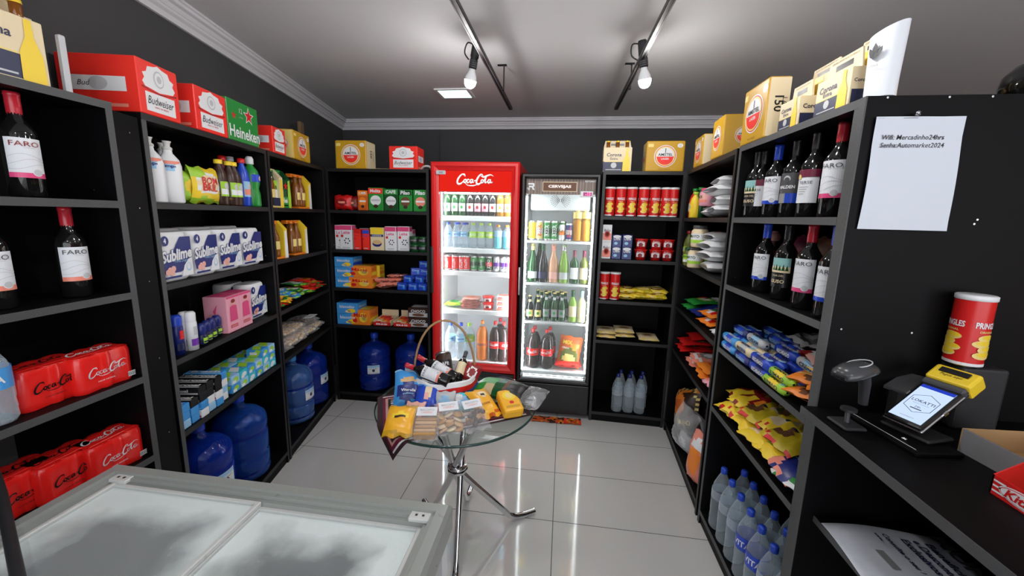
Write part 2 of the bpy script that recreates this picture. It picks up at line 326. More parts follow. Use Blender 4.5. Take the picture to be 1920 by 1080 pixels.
# crown moulding: stepped plaster profile (out from the wall, down from the ceiling)
CP = [(0, 0), (.075, 0), (.075, .012), (.066, .014), (.066, .03), (.05, .036), (.04, .052), (.034, .056), (.034, .066), (.02, .076), (.014, .09), (.014, .1), (0, .1)]
def crown(a, b, na, nb, name, label):
    v = [(a[0]+na[0]*o, a[1]+na[1]*o, CZ-d) for o, d in CP]+[(b[0]+nb[0]*o, b[1]+nb[1]*o, CZ-d) for o, d in CP]; n = len(CP)
    m = MB(); m.add(v, [(i, (i+1) % n, n+(i+1) % n, n+i) for i in range(n)]+[tuple(range(n)), tuple(range(2*n-1, n-1, -1))], 'plaster'); struct(m, name, label)
cx_, cy_ = LW(YB), YB
crown((LW(-2.5), -2.5), (cx_, cy_), (1, .22), (1.24, -1), 'trim_2', 'white stepped crown moulding along the left wall')
crown((cx_, cy_), (4.4, YB), (1.24, -1), (0, -1), 'trim_3', 'white stepped crown moulding along the back wall')
# ================================================================ shelving
LV = [1.943, 1.622, 1.305, .99, .675, .08]  # tops of the boards
TH = .024
class Unit:
    def __init__(s, p0, p1, depth, levels=LV):
        s.p0, s.p1, s.depth, s.lv = Vector(p0), Vector(p1), depth, levels
        s.e = (s.p1-s.p0); s.w = s.e.length; s.e.normalize(); s.n = Vector((-s.e.y, s.e.x)); s.rz = math.atan2(s.e.y, s.e.x)
    def at(s, t, d, z): q = s.p0+s.e*t+s.n*d; return Vector((q.x, q.y, z))
    def t(s, x, d, z):                      # distance along the unit that shows at photo column x
        a, b = -.3, s.w+.3
        up = projx(s.at(b, d, z)) > projx(s.at(a, d, z))
        for _ in range(40):
            m = (a+b)/2
            if (projx(s.at(m, d, z)) < x) == up: a = m
            else: b = m
        return (a+b)/2
def shelving(U, label, ed='darkedge', eside=None, left=True, right=True, top_over=0.0):
    es = eside or ed
    e = put([], 'shelf_unit', label, 'shelf', (*U.p0, 0), U.rz, 'black laminate shelf units around the shop')
    def part(n, mb, lab=None):
        o = bpy.data.objects.new(n, mb.mesh(n)); COL.objects.link(o); o.parent = e
        if lab: o['label'] = lab
    def board(x0, x1, z1, th=TH):
        b = MB().box(x0, x1, .002, U.depth, z1-th, z1, 'laminate'); b.box(x0, x1, 0, .002, z1-th, z1, ed); return b
    for x, on in ((0, left), (U.w-.02, right)):
        if on:
            b = MB().box(x, x+.02, .0025, U.depth, 0, LV[0]-TH, 'laminate'); b.box(x, x+.02, .0005, .0025, 0, LV[0]-TH, es if x < .1 or ed == 'edge' else ed); part('side_panel', b)
    part('top_board', board(-top_over, U.w+top_over, LV[0]))
    for z in LV[1:]: part('shelf_board', board(.02, U.w-.02, z))
    part('plinth', MB().box(.02, U.w-.02, .01, .03, 0, LV[5]-TH, 'laminate'))
    part('back_panel', MB().box(0, U.w, U.depth, U.depth+.006, 0, LV[0]-TH, 'laminate'))
    scm = MB().add([(0, .003*math.cos(a*math.pi/3), .003*math.sin(a*math.pi/3)) for a in range(6)], [tuple(range(6))], 'silver').mesh('screw')
    for z in LV[1:5]:
        for x in (.0206, U.w-.0206):
            o = bpy.data.objects.new('screw', scm); COL.objects.link(o); o.parent = e; o.location = (x, .06+.03*math.sin(z*9), z+.035)
    return e
UA = Unit((-1.485, .10), (-1.508, 1.174), .26)
UB = Unit((-1.540, 1.291), (-1.702, 2.089), .28)
UL = Unit((-1.704, 2.10), (-1.884, 2.905), .28)
UC = Unit((-1.884, 2.925), (-1.05, 2.95), .42)
UD = Unit((.262, 2.958), (.832, 2.936), .42)
UE = Unit((.834, 2.925), (.788, 2.02), .36)
UV = Unit((.785, 1.985), (.79, 1.246), .36)
shelving(UA, 'black shelf unit nearest on the left, holding red wine bottles and red can packs', 'edge')
shelving(UB, 'black shelf unit on the left holding toilet paper packs and toothpaste boxes', 'darkedge', 'edge')
shelving(UL, 'black shelf unit at the far left corner holding beer carriers and snack bags')
shelving(UC, 'black shelf unit left of the red cooler holding coffee and biscuit boxes')
shelving(UD, 'black shelf unit right of the black cooler, holding red crisp tubes')
shelving(UE, 'black shelf unit at the back end of the right side, holding jars and white bags')
shelving(UV, 'black shelf unit on the right holding wine bottles and blue biscuit packs', 'edge')
# filler board between the two near left units
q = Unit((-1.5085, 1.179), (-1.5385, 1.282), .02)
b = MB().box(0, q.w, .006, .02, 0, 1.92, 'laminate')
for z in (1.86, 1.6, 1.33, 1.03, .72):
    b.add([(.06+.003*math.cos(a*math.pi/3), .003, z+.003*math.sin(a*math.pi/3)) for a in range(6)], [tuple(range(6))], 'silver')
single(b, 'filler_board', 'narrow black board with screws closing the gap between the two near left shelf units', 'panel', (*q.p0, 0), q.rz)
# tall panel behind the counter, with its screws
b = MB().box(0, 1.3, 0, .02, 0, 1.943, 'laminate'); sc = []
pn = put([], 'partition_panel', 'tall black panel standing behind the counter with a paper pinned on it', 'panel', (.7925, 1.224, 0))
def kid(par, n, mb, lab=None):
    o = bpy.data.objects.new(n, mb.mesh(n)); COL.objects.link(o); o.parent = par
    if lab: o['label'] = lab
    return o
kid(pn, 'board', b)
kid(pn, 'edge_strip', MB().box(-.004, 0, 0, .022, 0, 1.943, 'edge'))
for px_, py_ in ((1664, 183), (1780, 182), (1861, 181), (1832, 412), (1709, 624), (1577, 617), (1826, 420)):
    p = ony(px_, py_, 1.224); kid(pn, 'screw', MB().add([(p.x-.7925+.003*math.cos(a*math.pi/3), -.0012, p.z+.003*math.sin(a*math.pi/3)) for a in range(6)], [tuple(range(6))], 'silver'))
# ================================================================ ceiling lights
def rail(x0, y0, x1, y1, z, label):
    L_ = math.hypot(x1-x0, y1-y0); rz = math.atan2(y1-y0, x1-x0)-math.pi/2
    body = MB().box(-.014, .014, 0, L_, 0, .022, 'black', .002)
    for s_ in (-.009, .009): body.box(s_-.003, s_+.003, .01, L_-.01, -.002, 0, 'dgrey')
    hole = MB().box(-.052, -.048, 0, L_*.62, -.006, .034, 'perfor')
    n = int(L_*.62/.035)
    for i in range(n): hole.box(-.0535, -.0465, .01+i*.035, .022+i*.035, .008, .02, 'black')
    ties = MB()
    for y in (L_*.1, L_*.35, L_*.6): ties.box(-.05, 0, y, y+.012, .005, .018, 'black')
    br = []
    for y in (L_-.5, .3):
        br.append(('bracket', MB().box(.02, .026, y, y+.02, .0, CZ-z-.004, 'black').box(-.02, .04, y, y+.02, CZ-z-.006, CZ-z, 'black').box(.0, .026, y, y+.02, 0, .006, 'black'), None, []))
    put(spec(('rail', label), lambda: [('track', body, None, []), ('perforated_bar', hole, None, []), ('tie', ties, None, [])]+br), 'ceiling_rail', label, 'light rail', (x0, y0, z), rz)
rail(-.50, -1.2, -.466, 3.24, 2.44, 'black rail with perforated bar hanging from the ceiling on the left, above the red cooler')
rail(.41, -1.2, .357, 3.27, 2.44, 'black rail with perforated bar hanging from the ceiling on the right, above the black cooler')
def lampspec():
    cable = MB().tube(catmull([(.0, 0, .14), (-.05, .0, .15), (-.06, 0, .1), (-.03, 0, .07)], 5), .004, 'black', 6)
    socket = MB().lathe([(.0, .16), (.02, .16), (.024, .15), (.024, .09), (.02, .08), (.022, .075), (.022, .03), (.0, .03)], 'rubber', 14)
    for z in (.04, .05, .06, .07): socket.lathe([(.022, z-.003), (.0245, z), (.022, z+.003)], 'dgrey', 14)
    neck = MB().lathe([(.0155, .034), (.017, .02), (.024, .005), (.0315, -.012), (.034, -.03)], 'white', 18)
    bulb = MB().lathe([(.0335, -.031), (.0335, -.036), (.031, -.05), (.024, -.063), (.013, -.071), (.0, -.073)], 'glow_bulb', 16)
    return [('socket', socket, None, [('cable', cable, None, [])]), ('bulb_glass', bulb, 'white glowing bulb', [('bulb_base', neck, None, [])])]
for i, (p, r_, lab) in enumerate([(ony(884, 140, 2.30), (R(12), R(14), 0), 'glowing bulb in a black holder hanging from the left ceiling rail'),
        (ony(1208, 138, 2.32), (R(10), R(-10), 0), 'glowing bulb in a black holder hanging from the right ceiling rail'),
        (Vector((-.54, 1.25, 2.36)), (0, 0, 0), 'glowing bulb near the front of the left rail'), (Vector((.46, 1.3, 2.36)), (0, 0, 0), 'glowing bulb near the front of the right rail'),
        (Vector((-.54, -.1, 2.36)), (0, 0, 0), 'bulb at the very front of the left rail'), (Vector((.46, -.1, 2.36)), (0, 0, 0), 'bulb at the very front of the right rail')]):
    put(spec('lamp', lampspec), 'hanging_bulb', lab, 'light bulb', p, 0, 'bulbs on the ceiling rails', rot=r_)
pan = [onz(x, y, CZ) for x, y in ((809, 165), (878, 165), (897, 182), (830, 182))]
fr = MB().box(-.145, .145, -.12, .12, -.012, 0, 'white', .003); gl = MB().box(-.118, .118, -.094, .094, -.0135, -.0122, 'glow_panel')
put(spec('panel', lambda: [('frame', fr, None, []), ('diffuser', gl, 'pale green glowing panel', [])]), 'ceiling_panel_light', 'small square greenish white light set flush in the ceiling', 'ceiling light', (-.943, 3.313, CZ))
# added lamp out of view, there to tint the right of the ceiling warm
put(spec('warmlamp', lambda: [('shade', MB().lathe([(.02, .16), (.05, .14), (.14, .02), (.15, 0)], 'wood', 24), None, []), ('bulb', MB().lathe([(0, .10), (.03, .09), (.04, .06), (.03, .03), (0, .02)], 'glow_warm', 12), None, []), ('cord', MB().tube([(0, 0, .16), (0, 0, .6)], .004, 'black', 6), None, [])]),
    'added_warm_lamp', 'added warm lamp out of view, tinting the ceiling on the right', 'lamp', (3.3, 1.6, 2.0))
# ================================================================ kinds of goods (all stand on z=0, face -y)
def arc(cx, cz, r_, a0, a1, n=10, ry=None): return [(cx+r_*math.cos(R(a0+(a1-a0)*i/n)), cz+(ry or r_)*math.sin(R(a0+(a1-a0)*i/n))) for i in range(n+1)]
def star(cx, cz, r_, k=.42, rot=90): return [(cx+(r_ if i % 2 == 0 else r_*k)*math.cos(R(rot+36*i)), cz+(r_ if i % 2 == 0 else r_*k)*math.sin(R(rot+36*i))) for i in range(10)]
def carton(w, d, h, m, art=None, ch=.003, sides=None):
    b = MB().box(-w/2, w/2, 0, d, 0, h, m, ch)
    if art: art(b, w, d, h)
    return b
def bud_art(b, w, d, h):
    f = front(0); s = h
    em = [(-.36,.52),(-.42,.6),(-.36,.68),(-.4,.76),(-.3,.8),(-.26,.9),(-.1,.93),(.0,.97),(.1,.93),(.26,.9),(.3,.8),(.4,.76),(.36,.68),(.42,.6),(.36,.52),(.2,.5),(0,.47),(-.2,.5)]
    b.poly([(x*w*.95, z*h) for x, z in em], 'white', f, 1)
    for a, r_ in ((.16, 'lgrey'), (.13, 'white'), (.07, 'lgrey')): b.ell(0, h*.72, a*w*.8, a*h, r_, f, 2+(a < .16)+(a < .1))
    b.poly([(-.42*w, .52*h), (-.2*w, .47*h), (0, .455*h), (.2*w, .47*h), (.42*w, .52*h), (.42*w, .49*h), (0, .43*h), (-.42*w, .49*h)], 'dred', f, 2)
    b.rect(-w*.36, w*.36, .08*h, .43*h, 'white', f, 1)
    b.text('Budweiser', 0, h*.29, w*.64, 'black', f, 2, shear=.35, bold=.0, h=h*.15); b.text('KING OF BEERS', 0, h*.17, w*.34, 'red', f, 2)
    for x0, sd in ((-w/2, sideL), (w/2, sideR)):
        g = sd(x0); o = (lambda y: -y) if sd is sideL else (lambda y: y)
        y0, y1 = d*.15, d*.85
        xs = sorted((o(y0), o(y1)))
        b.rect(xs[0], xs[1], h*.36, h*.62, 'white', g, 1); b.ell((xs[0]+xs[1])/2, h*.49, d*.12, h*.12, 'lgrey', g, 2); b.text('Bud', xs[0]+(xs[1]-xs[0])*.25, h*.49, d*.16, 'black', g, 2, shear=.3)
        b.rect(xs[0]+.0, xs[1], h*.08, h*.14, 'salmon', g, 1)
def bud(w, d, h): return [('carton', carton(w, d, h, 'brightred', bud_art))]
def hein_art(b, w, d, h):
    f = front(0)
    b.poly(star(w*.18, h*.72, h*.24), 'white', f, 1); b.poly(star(w*.18, h*.72, h*.19), 'red', f, 2)
    b.text('Heineken', w*.02, h*.24, w*.98, 'white', f, 2, bold=.02, h=h*.3)
    b.rect(-w*.42, -w*.2, h*.42, h*.92, 'green', f, 1); b.poly(star(-w*.31, h*.62, h*.1), 'red', f, 2); b.text('12', -w*.08, h*.78, w*.1, 'white', f, 2); b.text('LATAS', -w*.08, h*.62, w*.12, 'lgrey', f, 2)
    g = sideL(-w/2); b.text('Heineken', -d*.5, h*.24, d*.9, 'white', g, 2, bold=.02, h=h*.25); b.poly(star(-d*.5, h*.65, h*.15), 'red', g, 2)
def hein(w, d, h): return [('carton', carton(w, d, h, 'green', hein_art))]
def amstel_logo(b, f, cx, cz, r_, k=1):
    b.ell(cx, cz, r_, r_, 'white', f, k, 16); b.ell(cx, cz, r_*.93, r_*.93, 'red', f, k+1, 16); b.ell(cx, cz, r_*.88, r_*.88, 'lgold', f, k+2, 16); b.ell(cx, cz, r_*.78, r_*.78, 'white', f, k+3, 16)
    n = 10; b.strips(cx-r_*.78, cx+r_*.78, lambda x: cz-math.sqrt(max(0, (r_*.78)**2-(x-cx)**2)), cz-.04*r_, 'dorange' if r_ < .0 else 'brightred', f, k+4, 14)
    b.text('AMSTEL', cx, cz+r_*.14, r_*1.3, 'black', f, k+5, bold=.02, h=r_*.24); b.text('LAGER', cx, cz-r_*.24, r_*.7, 'white', f, k+5, bold=.02); b.text('I', cx, cz+r_*.5, r_*.06, 'black', f, k+5)
def amstel_art(b, w, d, h):
    f = front(0); amstel_logo(b, f, 0, h*.5, min(w, h)*.36)
    b.ell(w*.37, h*.84, h*.09, h*.07, 'white', f, 1); b.text('12', w*.37, h*.84, h*.07, 'gold', f, 2); b.rect(-w*.46, -w*.32, h*.8, h*.9, 'lgold', f, 1); b.text('PURO MALTE', -w*.0, h*.07, w*.3, 'brown', f, 1)
    g = sideR(w/2); b.rect(.004, d-.004, .006, h-.006, 'cream', g, 1); b.text('150', d*.5, h*.55, h*.26, 'black', g, 2, rot=R(-90), bold=.02); b.text('LATAS', d*.75, h*.5, h*.3, 'black', g, 2, rot=R(-90))
    g = sideL(-w/2); b.rect(-d+.004, -.004, .006, h-.006, 'lgold', g, 1); amstel_logo(b, g, -d*.5, h*.5, min(d, h)*.28, 2)
def amstel(w, d, h): return [('carton', carton(w, d, h, 'gold', amstel_art, .008))]
def corona(dark=False, w=.19, d=.13, h=.155):
    b = MB().box(-w/2, w/2, 0, d, 0, h, 'cream' if not dark else 'lgold', .002); f = front(0)
    hb = h+.055  # divider with the hand hole
    m = 'cream' if not dark else 'lgold'
    b.prism([(-w/2, h), (w/2, h), (w*.44, hb), (-w*.44, hb)], d*.42, d*.5, m)
    b.rect(-w*.24, w*.24, h+.02, h+.036, 'black', front(d*.42), 1)
    b.text('CERVEJA IMPORTADA DO MEXICO', 0, hb-.009, w*.75, 'brown', front(d*.42), 1)
    b.rect(-w*.5, w*.3, .004, h*.42, 'navy', f, 1); b.rect(-w*.46, w*.26, h*.40, h*.43, 'lgold', f, 2)
    b.text('Corona', -w*.12, h*.70, w*.52, 'navy', f, 2, bold=.02, shear=.1); b.text('Extra', -w*.12, h*.54, w*.26, 'navy', f, 2, bold=.01)
    b.ell(-w*.12, h*.26, h*.12, h*.12, 'lgrey', f, 2); b.rect(-w*.4, w*.15, h*.07, h*.1, 'lgrey', f, 2)
    bt = [(.20, .0), (.44, .0), (.46, .04), (.45, .45), (.38, .7), (.37, .98), (.29, .98), (.28, .7), (.2, .45), (.19, .04)]
    b.poly([(x*w, z*h) for x, z in bt], 'yellow', f, 3)
    for sd, sg in ((sideL(-w/2), -1), (sideR(w/2), 1)):
        x0, x1 = sorted((sg*.006, sg*(d-.006))); b.rect(x0, x1, .004, h*.42, 'navy', sd, 1); b.text('Corona', (x0+x1)/2, h*.65, d*.7, 'navy', sd, 2, bold=.02)
    caps = MB()
    out = [('carrier', b)]
    for i in range(3):
        for j in (0, 1):
            caps = MB().lathe([(.0, h+.052), (.013, h+.05), (.014, h+.04), (.0125, h+.04), (.0125, h+.005)], ['yellow', 'yellow', 'amber', 'amber'], 10, cx=-w/3+i*w/3, cy=d*(.24 if j == 0 else .74)); out.append(('bottle_top', caps))
    return out
def corona_big(w=.18, h=.235, d=.13):  # carton whose face shows a yellow bottle
    b = MB().box(-w/2, w/2, 0, d, 0, h*.8, 'cream', .002); f = front(0); fb = front(d*.42)
    b.prism([(-w/2, h*.8), (w/2, h*.8), (w*.46, h), (-w*.46, h)], d*.42, d*.5, 'cream')
    b.rect(-w*.3, w*.3, h*.86, h*.92, 'dbrown', fb, 1); b.text('DESFRUTE COM MODERACAO', 0, h*.965, w*.8, 'brown', fb, 1)
    b.poly([(-w*.18, h*.02), (w*.34, h*.02), (w*.34, h*.5), (w*.24, h*.78), (-w*.08, h*.78), (-w*.18, h*.5)], 'yellow', f, 1)
    b.rect(-w*.2, w*.36, .004, h*.26, 'navy', f, 2); b.ell(w*.08, h*.16, w*.13, w*.13, 'yellow', f, 3); b.rect(-w*.12, w*.28, h*.02, h*.05, 'lgrey', f, 3)
    b.rect(-w*.2, w*.38, h*.28, h*.46, 'cream', f, 2); b.text('Corona', w*.09, h*.39, w*.5, 'navy', f, 3, bold=.03); b.text('Extra', w*.09, h*.31, w*.28, 'navy', f, 3, bold=.02)
    b.rect(-w*.5, -w*.24, .004, h*.28, 'navy', f, 1)
    return [('carrier', b)]
def beer_carrier(kind, n=2):
    # short carrier with bottles showing between its printed ends
    w, d, h = .175, .12, .235; hc = {'amber': ('orange', 'yellow', 'amber'), 'green': ('green', 'dgreen', 'gbottle'), 'corona': ('lgold', 'cream', 'amber')}[kind]
    b = MB(); prof = [(0, 0), (d, 0), (d, h*.78), (d*.6, h), (d*.4, h), (0, h*.78)]
    def end(x0, x1, m):
        v = [(x0, y, z) for y, z in prof]+[(x1, y, z) for y, z in prof]; k = len(prof)
        b.add(v, [tuple(range(k)), tuple(range(2*k-1, k-1, -1))]+[(i, (i+1) % k, k+(i+1) % k, k+i) for i in range(k)], m)
    end(w*.30, w*.5, hc[1]); b.box(-w/2, w*.3, 0, d, 0, .012, hc[0]); b.box(-w/2, w*.35, d*.36, d*.64, h*.9, h, hc[0])
    f = front(0); b.poly([(w*.32, 0), (w*.5, 0), (w*.5, h*.3), (w*.46, h*.75), (w*.34, h*.72), (w*.32, h*.4)], {'amber': 'white', 'green': 'lime', 'corona': 'yellow'}[kind], f, 1)
    if kind == 'green': b.rect(-w*.1, w*.3, .02, h*.3, 'green', f, 1); b.text('Hei', w*.1, h*.2, w*.32, 'white', f, 2, bold=.03); b.poly(star(w*.2, h*.58, .026), 'red', f, 2); b.rect(-w*.14, w*.3, h*.3, h*.75, 'dgreen', front(.004), 1); b.rect(-w*.45, -w*.2, .02, h*.7, 'lime', front(.004), 1)
    if kind == 'corona': b.rect(-w*.1, w*.3, .01, h*.25, 'navy', f, 1)
    out = [('carrier', b)]
    for i in range(n):
        for j in (0, 1):
            cx, cy = -w*.34+i*.062, .032+j*.058
            q = MB().lathe([(0, .012), (.029, .013), (.03, .03), (.03, .13), (.024, .155), (.013, .185), (.0125, .215), (.014, .216), (.014, .226), (0, .227)], [hc[2]]*7+[hc[0], hc[0]], 12, cx, cy)
            q.rect(-.022, .022, .06, .11, 'lgold' if kind != 'green' else 'white', cyl(.0302, cx, cy), 1, 4); out.append(('bottle', q))
    return out
def coke_pack(w=.20, d=.135, h=.122, dark=False):
    # film-wrapped pack of six cans: the film bulges over each can
    r_ = w/6; n = 40; out = []
    def outline(s):
        pts = []
        for cx, cy, a0, a1 in [(-2*r_, r_, 180, 270), (0, r_, 225, 315), (2*r_, r_, 270, 360), (2*r_, d-r_, 0, 90), (0, d-r_, 45, 135), (-2*r_, d-r_, 90, 180)]:
            pts += [(cx+r_*s*math.cos(R(a0+(a1-a0)*i/6)), cy+r_*s*math.sin(R(a0+(a1-a0)*i/6))) for i in range(7)]
        return pts
    levels = [(.0, .86), (.008, .97), (.02, 1), (h-.02, 1), (h-.008, .95), (h, .84)]
    v = []; k = 42
    for z, s in levels: v += [(x, y, z) for x, y in outline(s)]
    f = [(j*k+i, j*k+(i+1) % k, (j+1)*k+(i+1) % k, (j+1)*k+i) for j in range(len(levels)-1) for i in range(k)]
    m = 'cokered'; b = MB().add(v, f, m, True); b.add(v, [tuple(range(k))[::-1], tuple(range(5*k, 6*k))], m)
    for i in range(3):
        for j in (0, 1): b.lathe([(.024, h-.001), (.026, h+.002), (.022, h+.003), (.0, h+.002)], m, 14, (i-1)*2*r_, r_ if j == 0 else d-r_)
    lc = 'black' if dark else 'white'
    wave = lambda x, z, k_=1: (x, -.0015-k_*.0005+.004*(1-abs(math.cos(math.pi*x/(2*r_)))**.7)*0, z)
    b.coke(0, h*.52, w*.7, lc, wave, 1, rot=.05); b.text('SABOR ORIGINAL', -w*.05, h*.26, w*.3, lc, wave, 1)
    b.rect(w*.33, w*.47, .012, .03, 'white', wave, 1)
    for i in range(7): b.rect(w*.335+i*.0037, w*.335+i*.0037+.0018, .014, .028, 'black', wave, 2)
    t = top(h+.004); b.coke(0, d*.5, w*.8, lc, t, 1)
    b.box(-w*.42, w*.42, d*.2, d*.8, h+.0015, h+.004, m, .001)
    g = lambda x, z, k_=1: (w/2+.0005+k_*.0004, x, z)
    return [('pack', b)]
WN = [(0, 0), (.034, 0), (.0375, .005), (.0375, .175), (.035, .188), (.024, .206), (.0155, .222), (.0145, .255), (.0145, .28), (.0155, .281), (.0155, .290), (0, .291)]
def wine(cap, glass='bottle', art=None, band=None, lab='paper', lz=(.055, .165), burg=False):
    p = WN if not burg else [(0, 0), (.038, 0), (.041, .005), (.041, .13), (.036, .165), (.022, .215), (.0155, .245), (.0145, .27), (.0145, .285), (.0165, .286), (.0165, .30), (0, .302)]
    c = MB().lathe([(.0152, p[6][1]+.006), (.0156, p[7][1]-.01), (.0156, p[8][1]), (.0166, p[9][1]), (.0166, p[10][1]+.001), (0, p[11][1]+.0015)], cap, 16)
    g = MB().lathe(p, glass, 24)
    rr = p[2][0]+.0006; mp = cyl(rr); wd = rr*1.05
    l = MB().rect(-wd, wd, lz[0], lz[1], lab, mp, 1, 14)
    if band: l.rect(-wd, wd, lz[0], lz[0]+.014, band, mp, 2, 14); l.ell(rr*.45, lz[0]+.016, .011, .011, lab, mp, 3); l.ell(rr*.45, lz[0]+.016, .009, .009, 'lgrey', mp, 4)
    for i in range(3 if band else 0):
        z0 = lz[0]+.03+i*.014
        l.strips(-wd, wd, lambda x, z0=z0: z0+.008*math.sin(x*60+i), lambda x, z0=z0: z0+.0012+.008*math.sin(x*60+i), 'lgrey' if band != 'red' else 'pink', mp, 3, 14)
    if art: art(l, mp, rr, lz)
    return [('glass_bottle', g), ('capsule', c), ('label', l)]
def faro(l, mp, rr, lz): l.text('FARO', rr*.0, lz[1]-.016, rr*1.5, 'dred', mp, 5, h=.014); l.rect(-rr*.1, rr*.5, lz[1]-.027, lz[1]-.0265, 'grey', mp, 5, 3)
def faro_k(l, mp, rr, lz): l.text('FARO', rr*.0, lz[1]-.016, rr*1.5, 'dgrey', mp, 5, h=.014); l.rect(-rr*.1, rr*.5, lz[1]-.027, lz[1]-.0265, 'grey', mp, 5, 3)
def terse(l, mp, rr, lz):
    l.rect(-rr*1.05, rr*1.05, lz[1]-.022, lz[1]+.004, 'burg', mp, 4, 12); l.ell(-rr*.6, lz[1]-.02, .008, .009, 'lgold', mp, 5); l.text('TERSE', 0, lz[1]-.04, rr*1.1, 'dgrey', mp, 5, h=.01)
    for i in range(4): l.rect(-rr*.5, rr*(.3-.1*i), lz[1]-.056-i*.008, lz[1]-.0545-i*.008, 'grey', mp, 5, 4)
def beachy(l, mp, rr, lz):
    l.rect(-rr*1.05, rr*1.05, lz[0]+.06, lz[1]+.003, 'teal', mp, 2, 12); l.rect(-rr*1.05, rr*1.05, lz[0]+.052, lz[0]+.075, 'cream', mp, 3, 12)
    for i in range(5): l.poly([(-rr*.6+i*rr*.3, lz[0]+.06), (-rr*.45+i*rr*.3, lz[0]+.082+.004*(i % 2)), (-rr*.3+i*rr*.3, lz[0]+.06)], 'dgreen', mp, 4)
    l.rect(-rr*1.05, rr*1.05, lz[0]-.005, lz[0]+.052, 'black', mp, 2, 12); l.text('CASA DEL', 0, lz[0]+.04, rr*1.2, 'cream', mp, 4); l.text('GUSO', 0, lz[0]+.018, rr*1.3, 'cream', mp, 4, h=.013, bold=.02)
def rendez(l, mp, rr, lz):
    l.rect(-rr*1.05, rr*1.05, lz[0]+.036, lz[1]+.002, 'dgrey', mp, 2, 12); l.rect(-rr*1.05, rr*.4, lz[0], lz[0]+.036, 'grey', mp, 2, 8); l.rect(rr*.0, rr*1.05, lz[0]+.0, lz[0]+.036, 'blue', mp, 3, 8)
    l.text('MALDEN', 0, lz[0]+.06, rr*1.5, 'white', mp, 4, h=.012, bold=.03); l.ell(-rr*.0, lz[1]-.02, .012, .012, 'lgrey', mp, 3); l.ell(0, lz[1]-.024, .010, .010, 'dgrey', mp, 4)
JUG = [(0, 0), (.105, 0), (.128, .012), (.133, .03), (.126, .05), (.133, .07), (.133, .118), (.130, .128), (.124, .14), (.130, .152), (.133, .162), (.133, .25), (.130, .258), (.124, .27), (.130, .282), (.133, .292), (.133, .33), (.125, .36), (.095, .39), (.05, .41), (.032, .425), (.028, .44), (.028, .455)]
def jug(m='jug', label=True):
    b = MB().lathe(JUG, m, 28); c = MB().lathe([(.027, .45), (.031, .451), (.032, .455), (.032, .49), (.029, .497), (0, .498)], 'blue' if m != 'juglight' else 'sky', 18)
    inner = MB().lathe([(0, .004), (.1, .004), (.128, .03), (.128, .12), (.124, .15), (.128, .18), (.128, .325), (.118, .352), (.09, .38), (0, .38)], 'jugdark', 24)
    out = [('jug_body', b), ('water', inner), ('cap', c)]
    if label:
        l = MB(); mp = cyl(.1355, a0=.25); l.rect(-.05, .05, .17, .245, 'paper', mp, 1, 8); l.rect(-.048, .048, .225, .243, 'lblue', mp, 2, 8); l.ell(0, .2, .012, .012, 'navy', mp, 2); l.rect(-.04, .04, .176, .179, 'grey', mp, 2, 6); l.text('AGUA MINERAL', 0, .215, .07, 'navy', mp, 3); out.append(('label', l))
    return out
def petprof(h, r_, neck=.013):
    return [(0, .002), (r_*.6, 0), (r_*.9, .004), (r_, .015), (r_*.97, h*.14), (r_, h*.17), (r_*.96, h*.26), (r_, h*.30), (r_, h*.55), (r_*.97, h*.58), (r_, h*.62), (r_*.86, h*.72), (r_*.55, h*.83), (neck*1.1, h*.90), (neck, h*.93)]
def pet(h=.30, r_=.042, body='pet', cap='blue', label='blue', txt=None, liquid=None, level=.8, lz=(.33, .52), art=None, tcol='white'):
    out = [('bottle_body', MB().lathe(petprof(h, r_), body, 18))]
    if liquid: out.append(('drink', MB().lathe([(p[0]*.96, p[1]+.001) for p in petprof(h, r_) if p[1] < h*level]+[(0, h*level)], liquid, 16)))
    out.append(('cap', MB().lathe([(.0145, h*.915), (.015, h*.92), (.015, h*.985), (.013, h), (0, h)], cap, 14)))
    if label:
        l = MB(); mp = cyl(r_*1.005); l.lathe([(r_*1.008, h*lz[0]), (r_*1.008, h*lz[1])], label, 20)
        if txt: l.text(txt, 0, h*(lz[0]+lz[1])/2, r_*1.6, tcol, mp, 2, h=h*(lz[1]-lz[0])*.4, bold=.02)
        if art: art(l, mp, r_, h)
        out.append(('label', l))
    return out
def coke_bottle(h=.34, r_=.05):
    def art(l, mp, rr, hh): l.coke(0, hh*.43, rr*1.7, 'white', mp, 2)
    return pet(h, r_, 'petclear', 'red', 'cokered', None, 'colaliquid', .84, (.34, .52), art)
def beer_ll(glass='gbottle', lab='white', cap='green', h=.23, neck=None, lab2=None):
    p = [(0, 0), (.028, 0), (.03, .004), (.03, h*.52), (.026, h*.62), (.0135, h*.76), (.0125, h*.95), (.0145, h*.955), (.0145, h*.97)]
    l = MB().rect(-.03, .03, h*.15, h*.42, lab, cyl(.0304), 1, 8); l.ell(0, h*.29, .011, .013, lab2 or 'green', cyl(.0304), 2); l.rect(-.012, .012, h*.72, h*.84, neck or lab, cyl(.0142), 1, 4)
    return [('glass_bottle', MB().lathe(p, glass, 14)), ('cap', MB().lathe([(.0145, h*.965), (.0148, h*.97), (.013, h), (0, h)], cap, 12)), ('label', l)]
def can(m='cokered', h=.122, r_=.033, art=None):
    b = MB().lathe([(0, .002), (r_*.75, 0), (r_*.8, .002), (r_, .012), (r_, h-.012), (r_*.86, h-.002), (r_*.84, h), (r_*.8, h-.003), (0, h-.003)], ['can', 'can', 'can', m, 'can', 'can', 'can', 'can'], 16)
    if art: art(b, cyl(r_), r_, h)
    return [('can', b)]
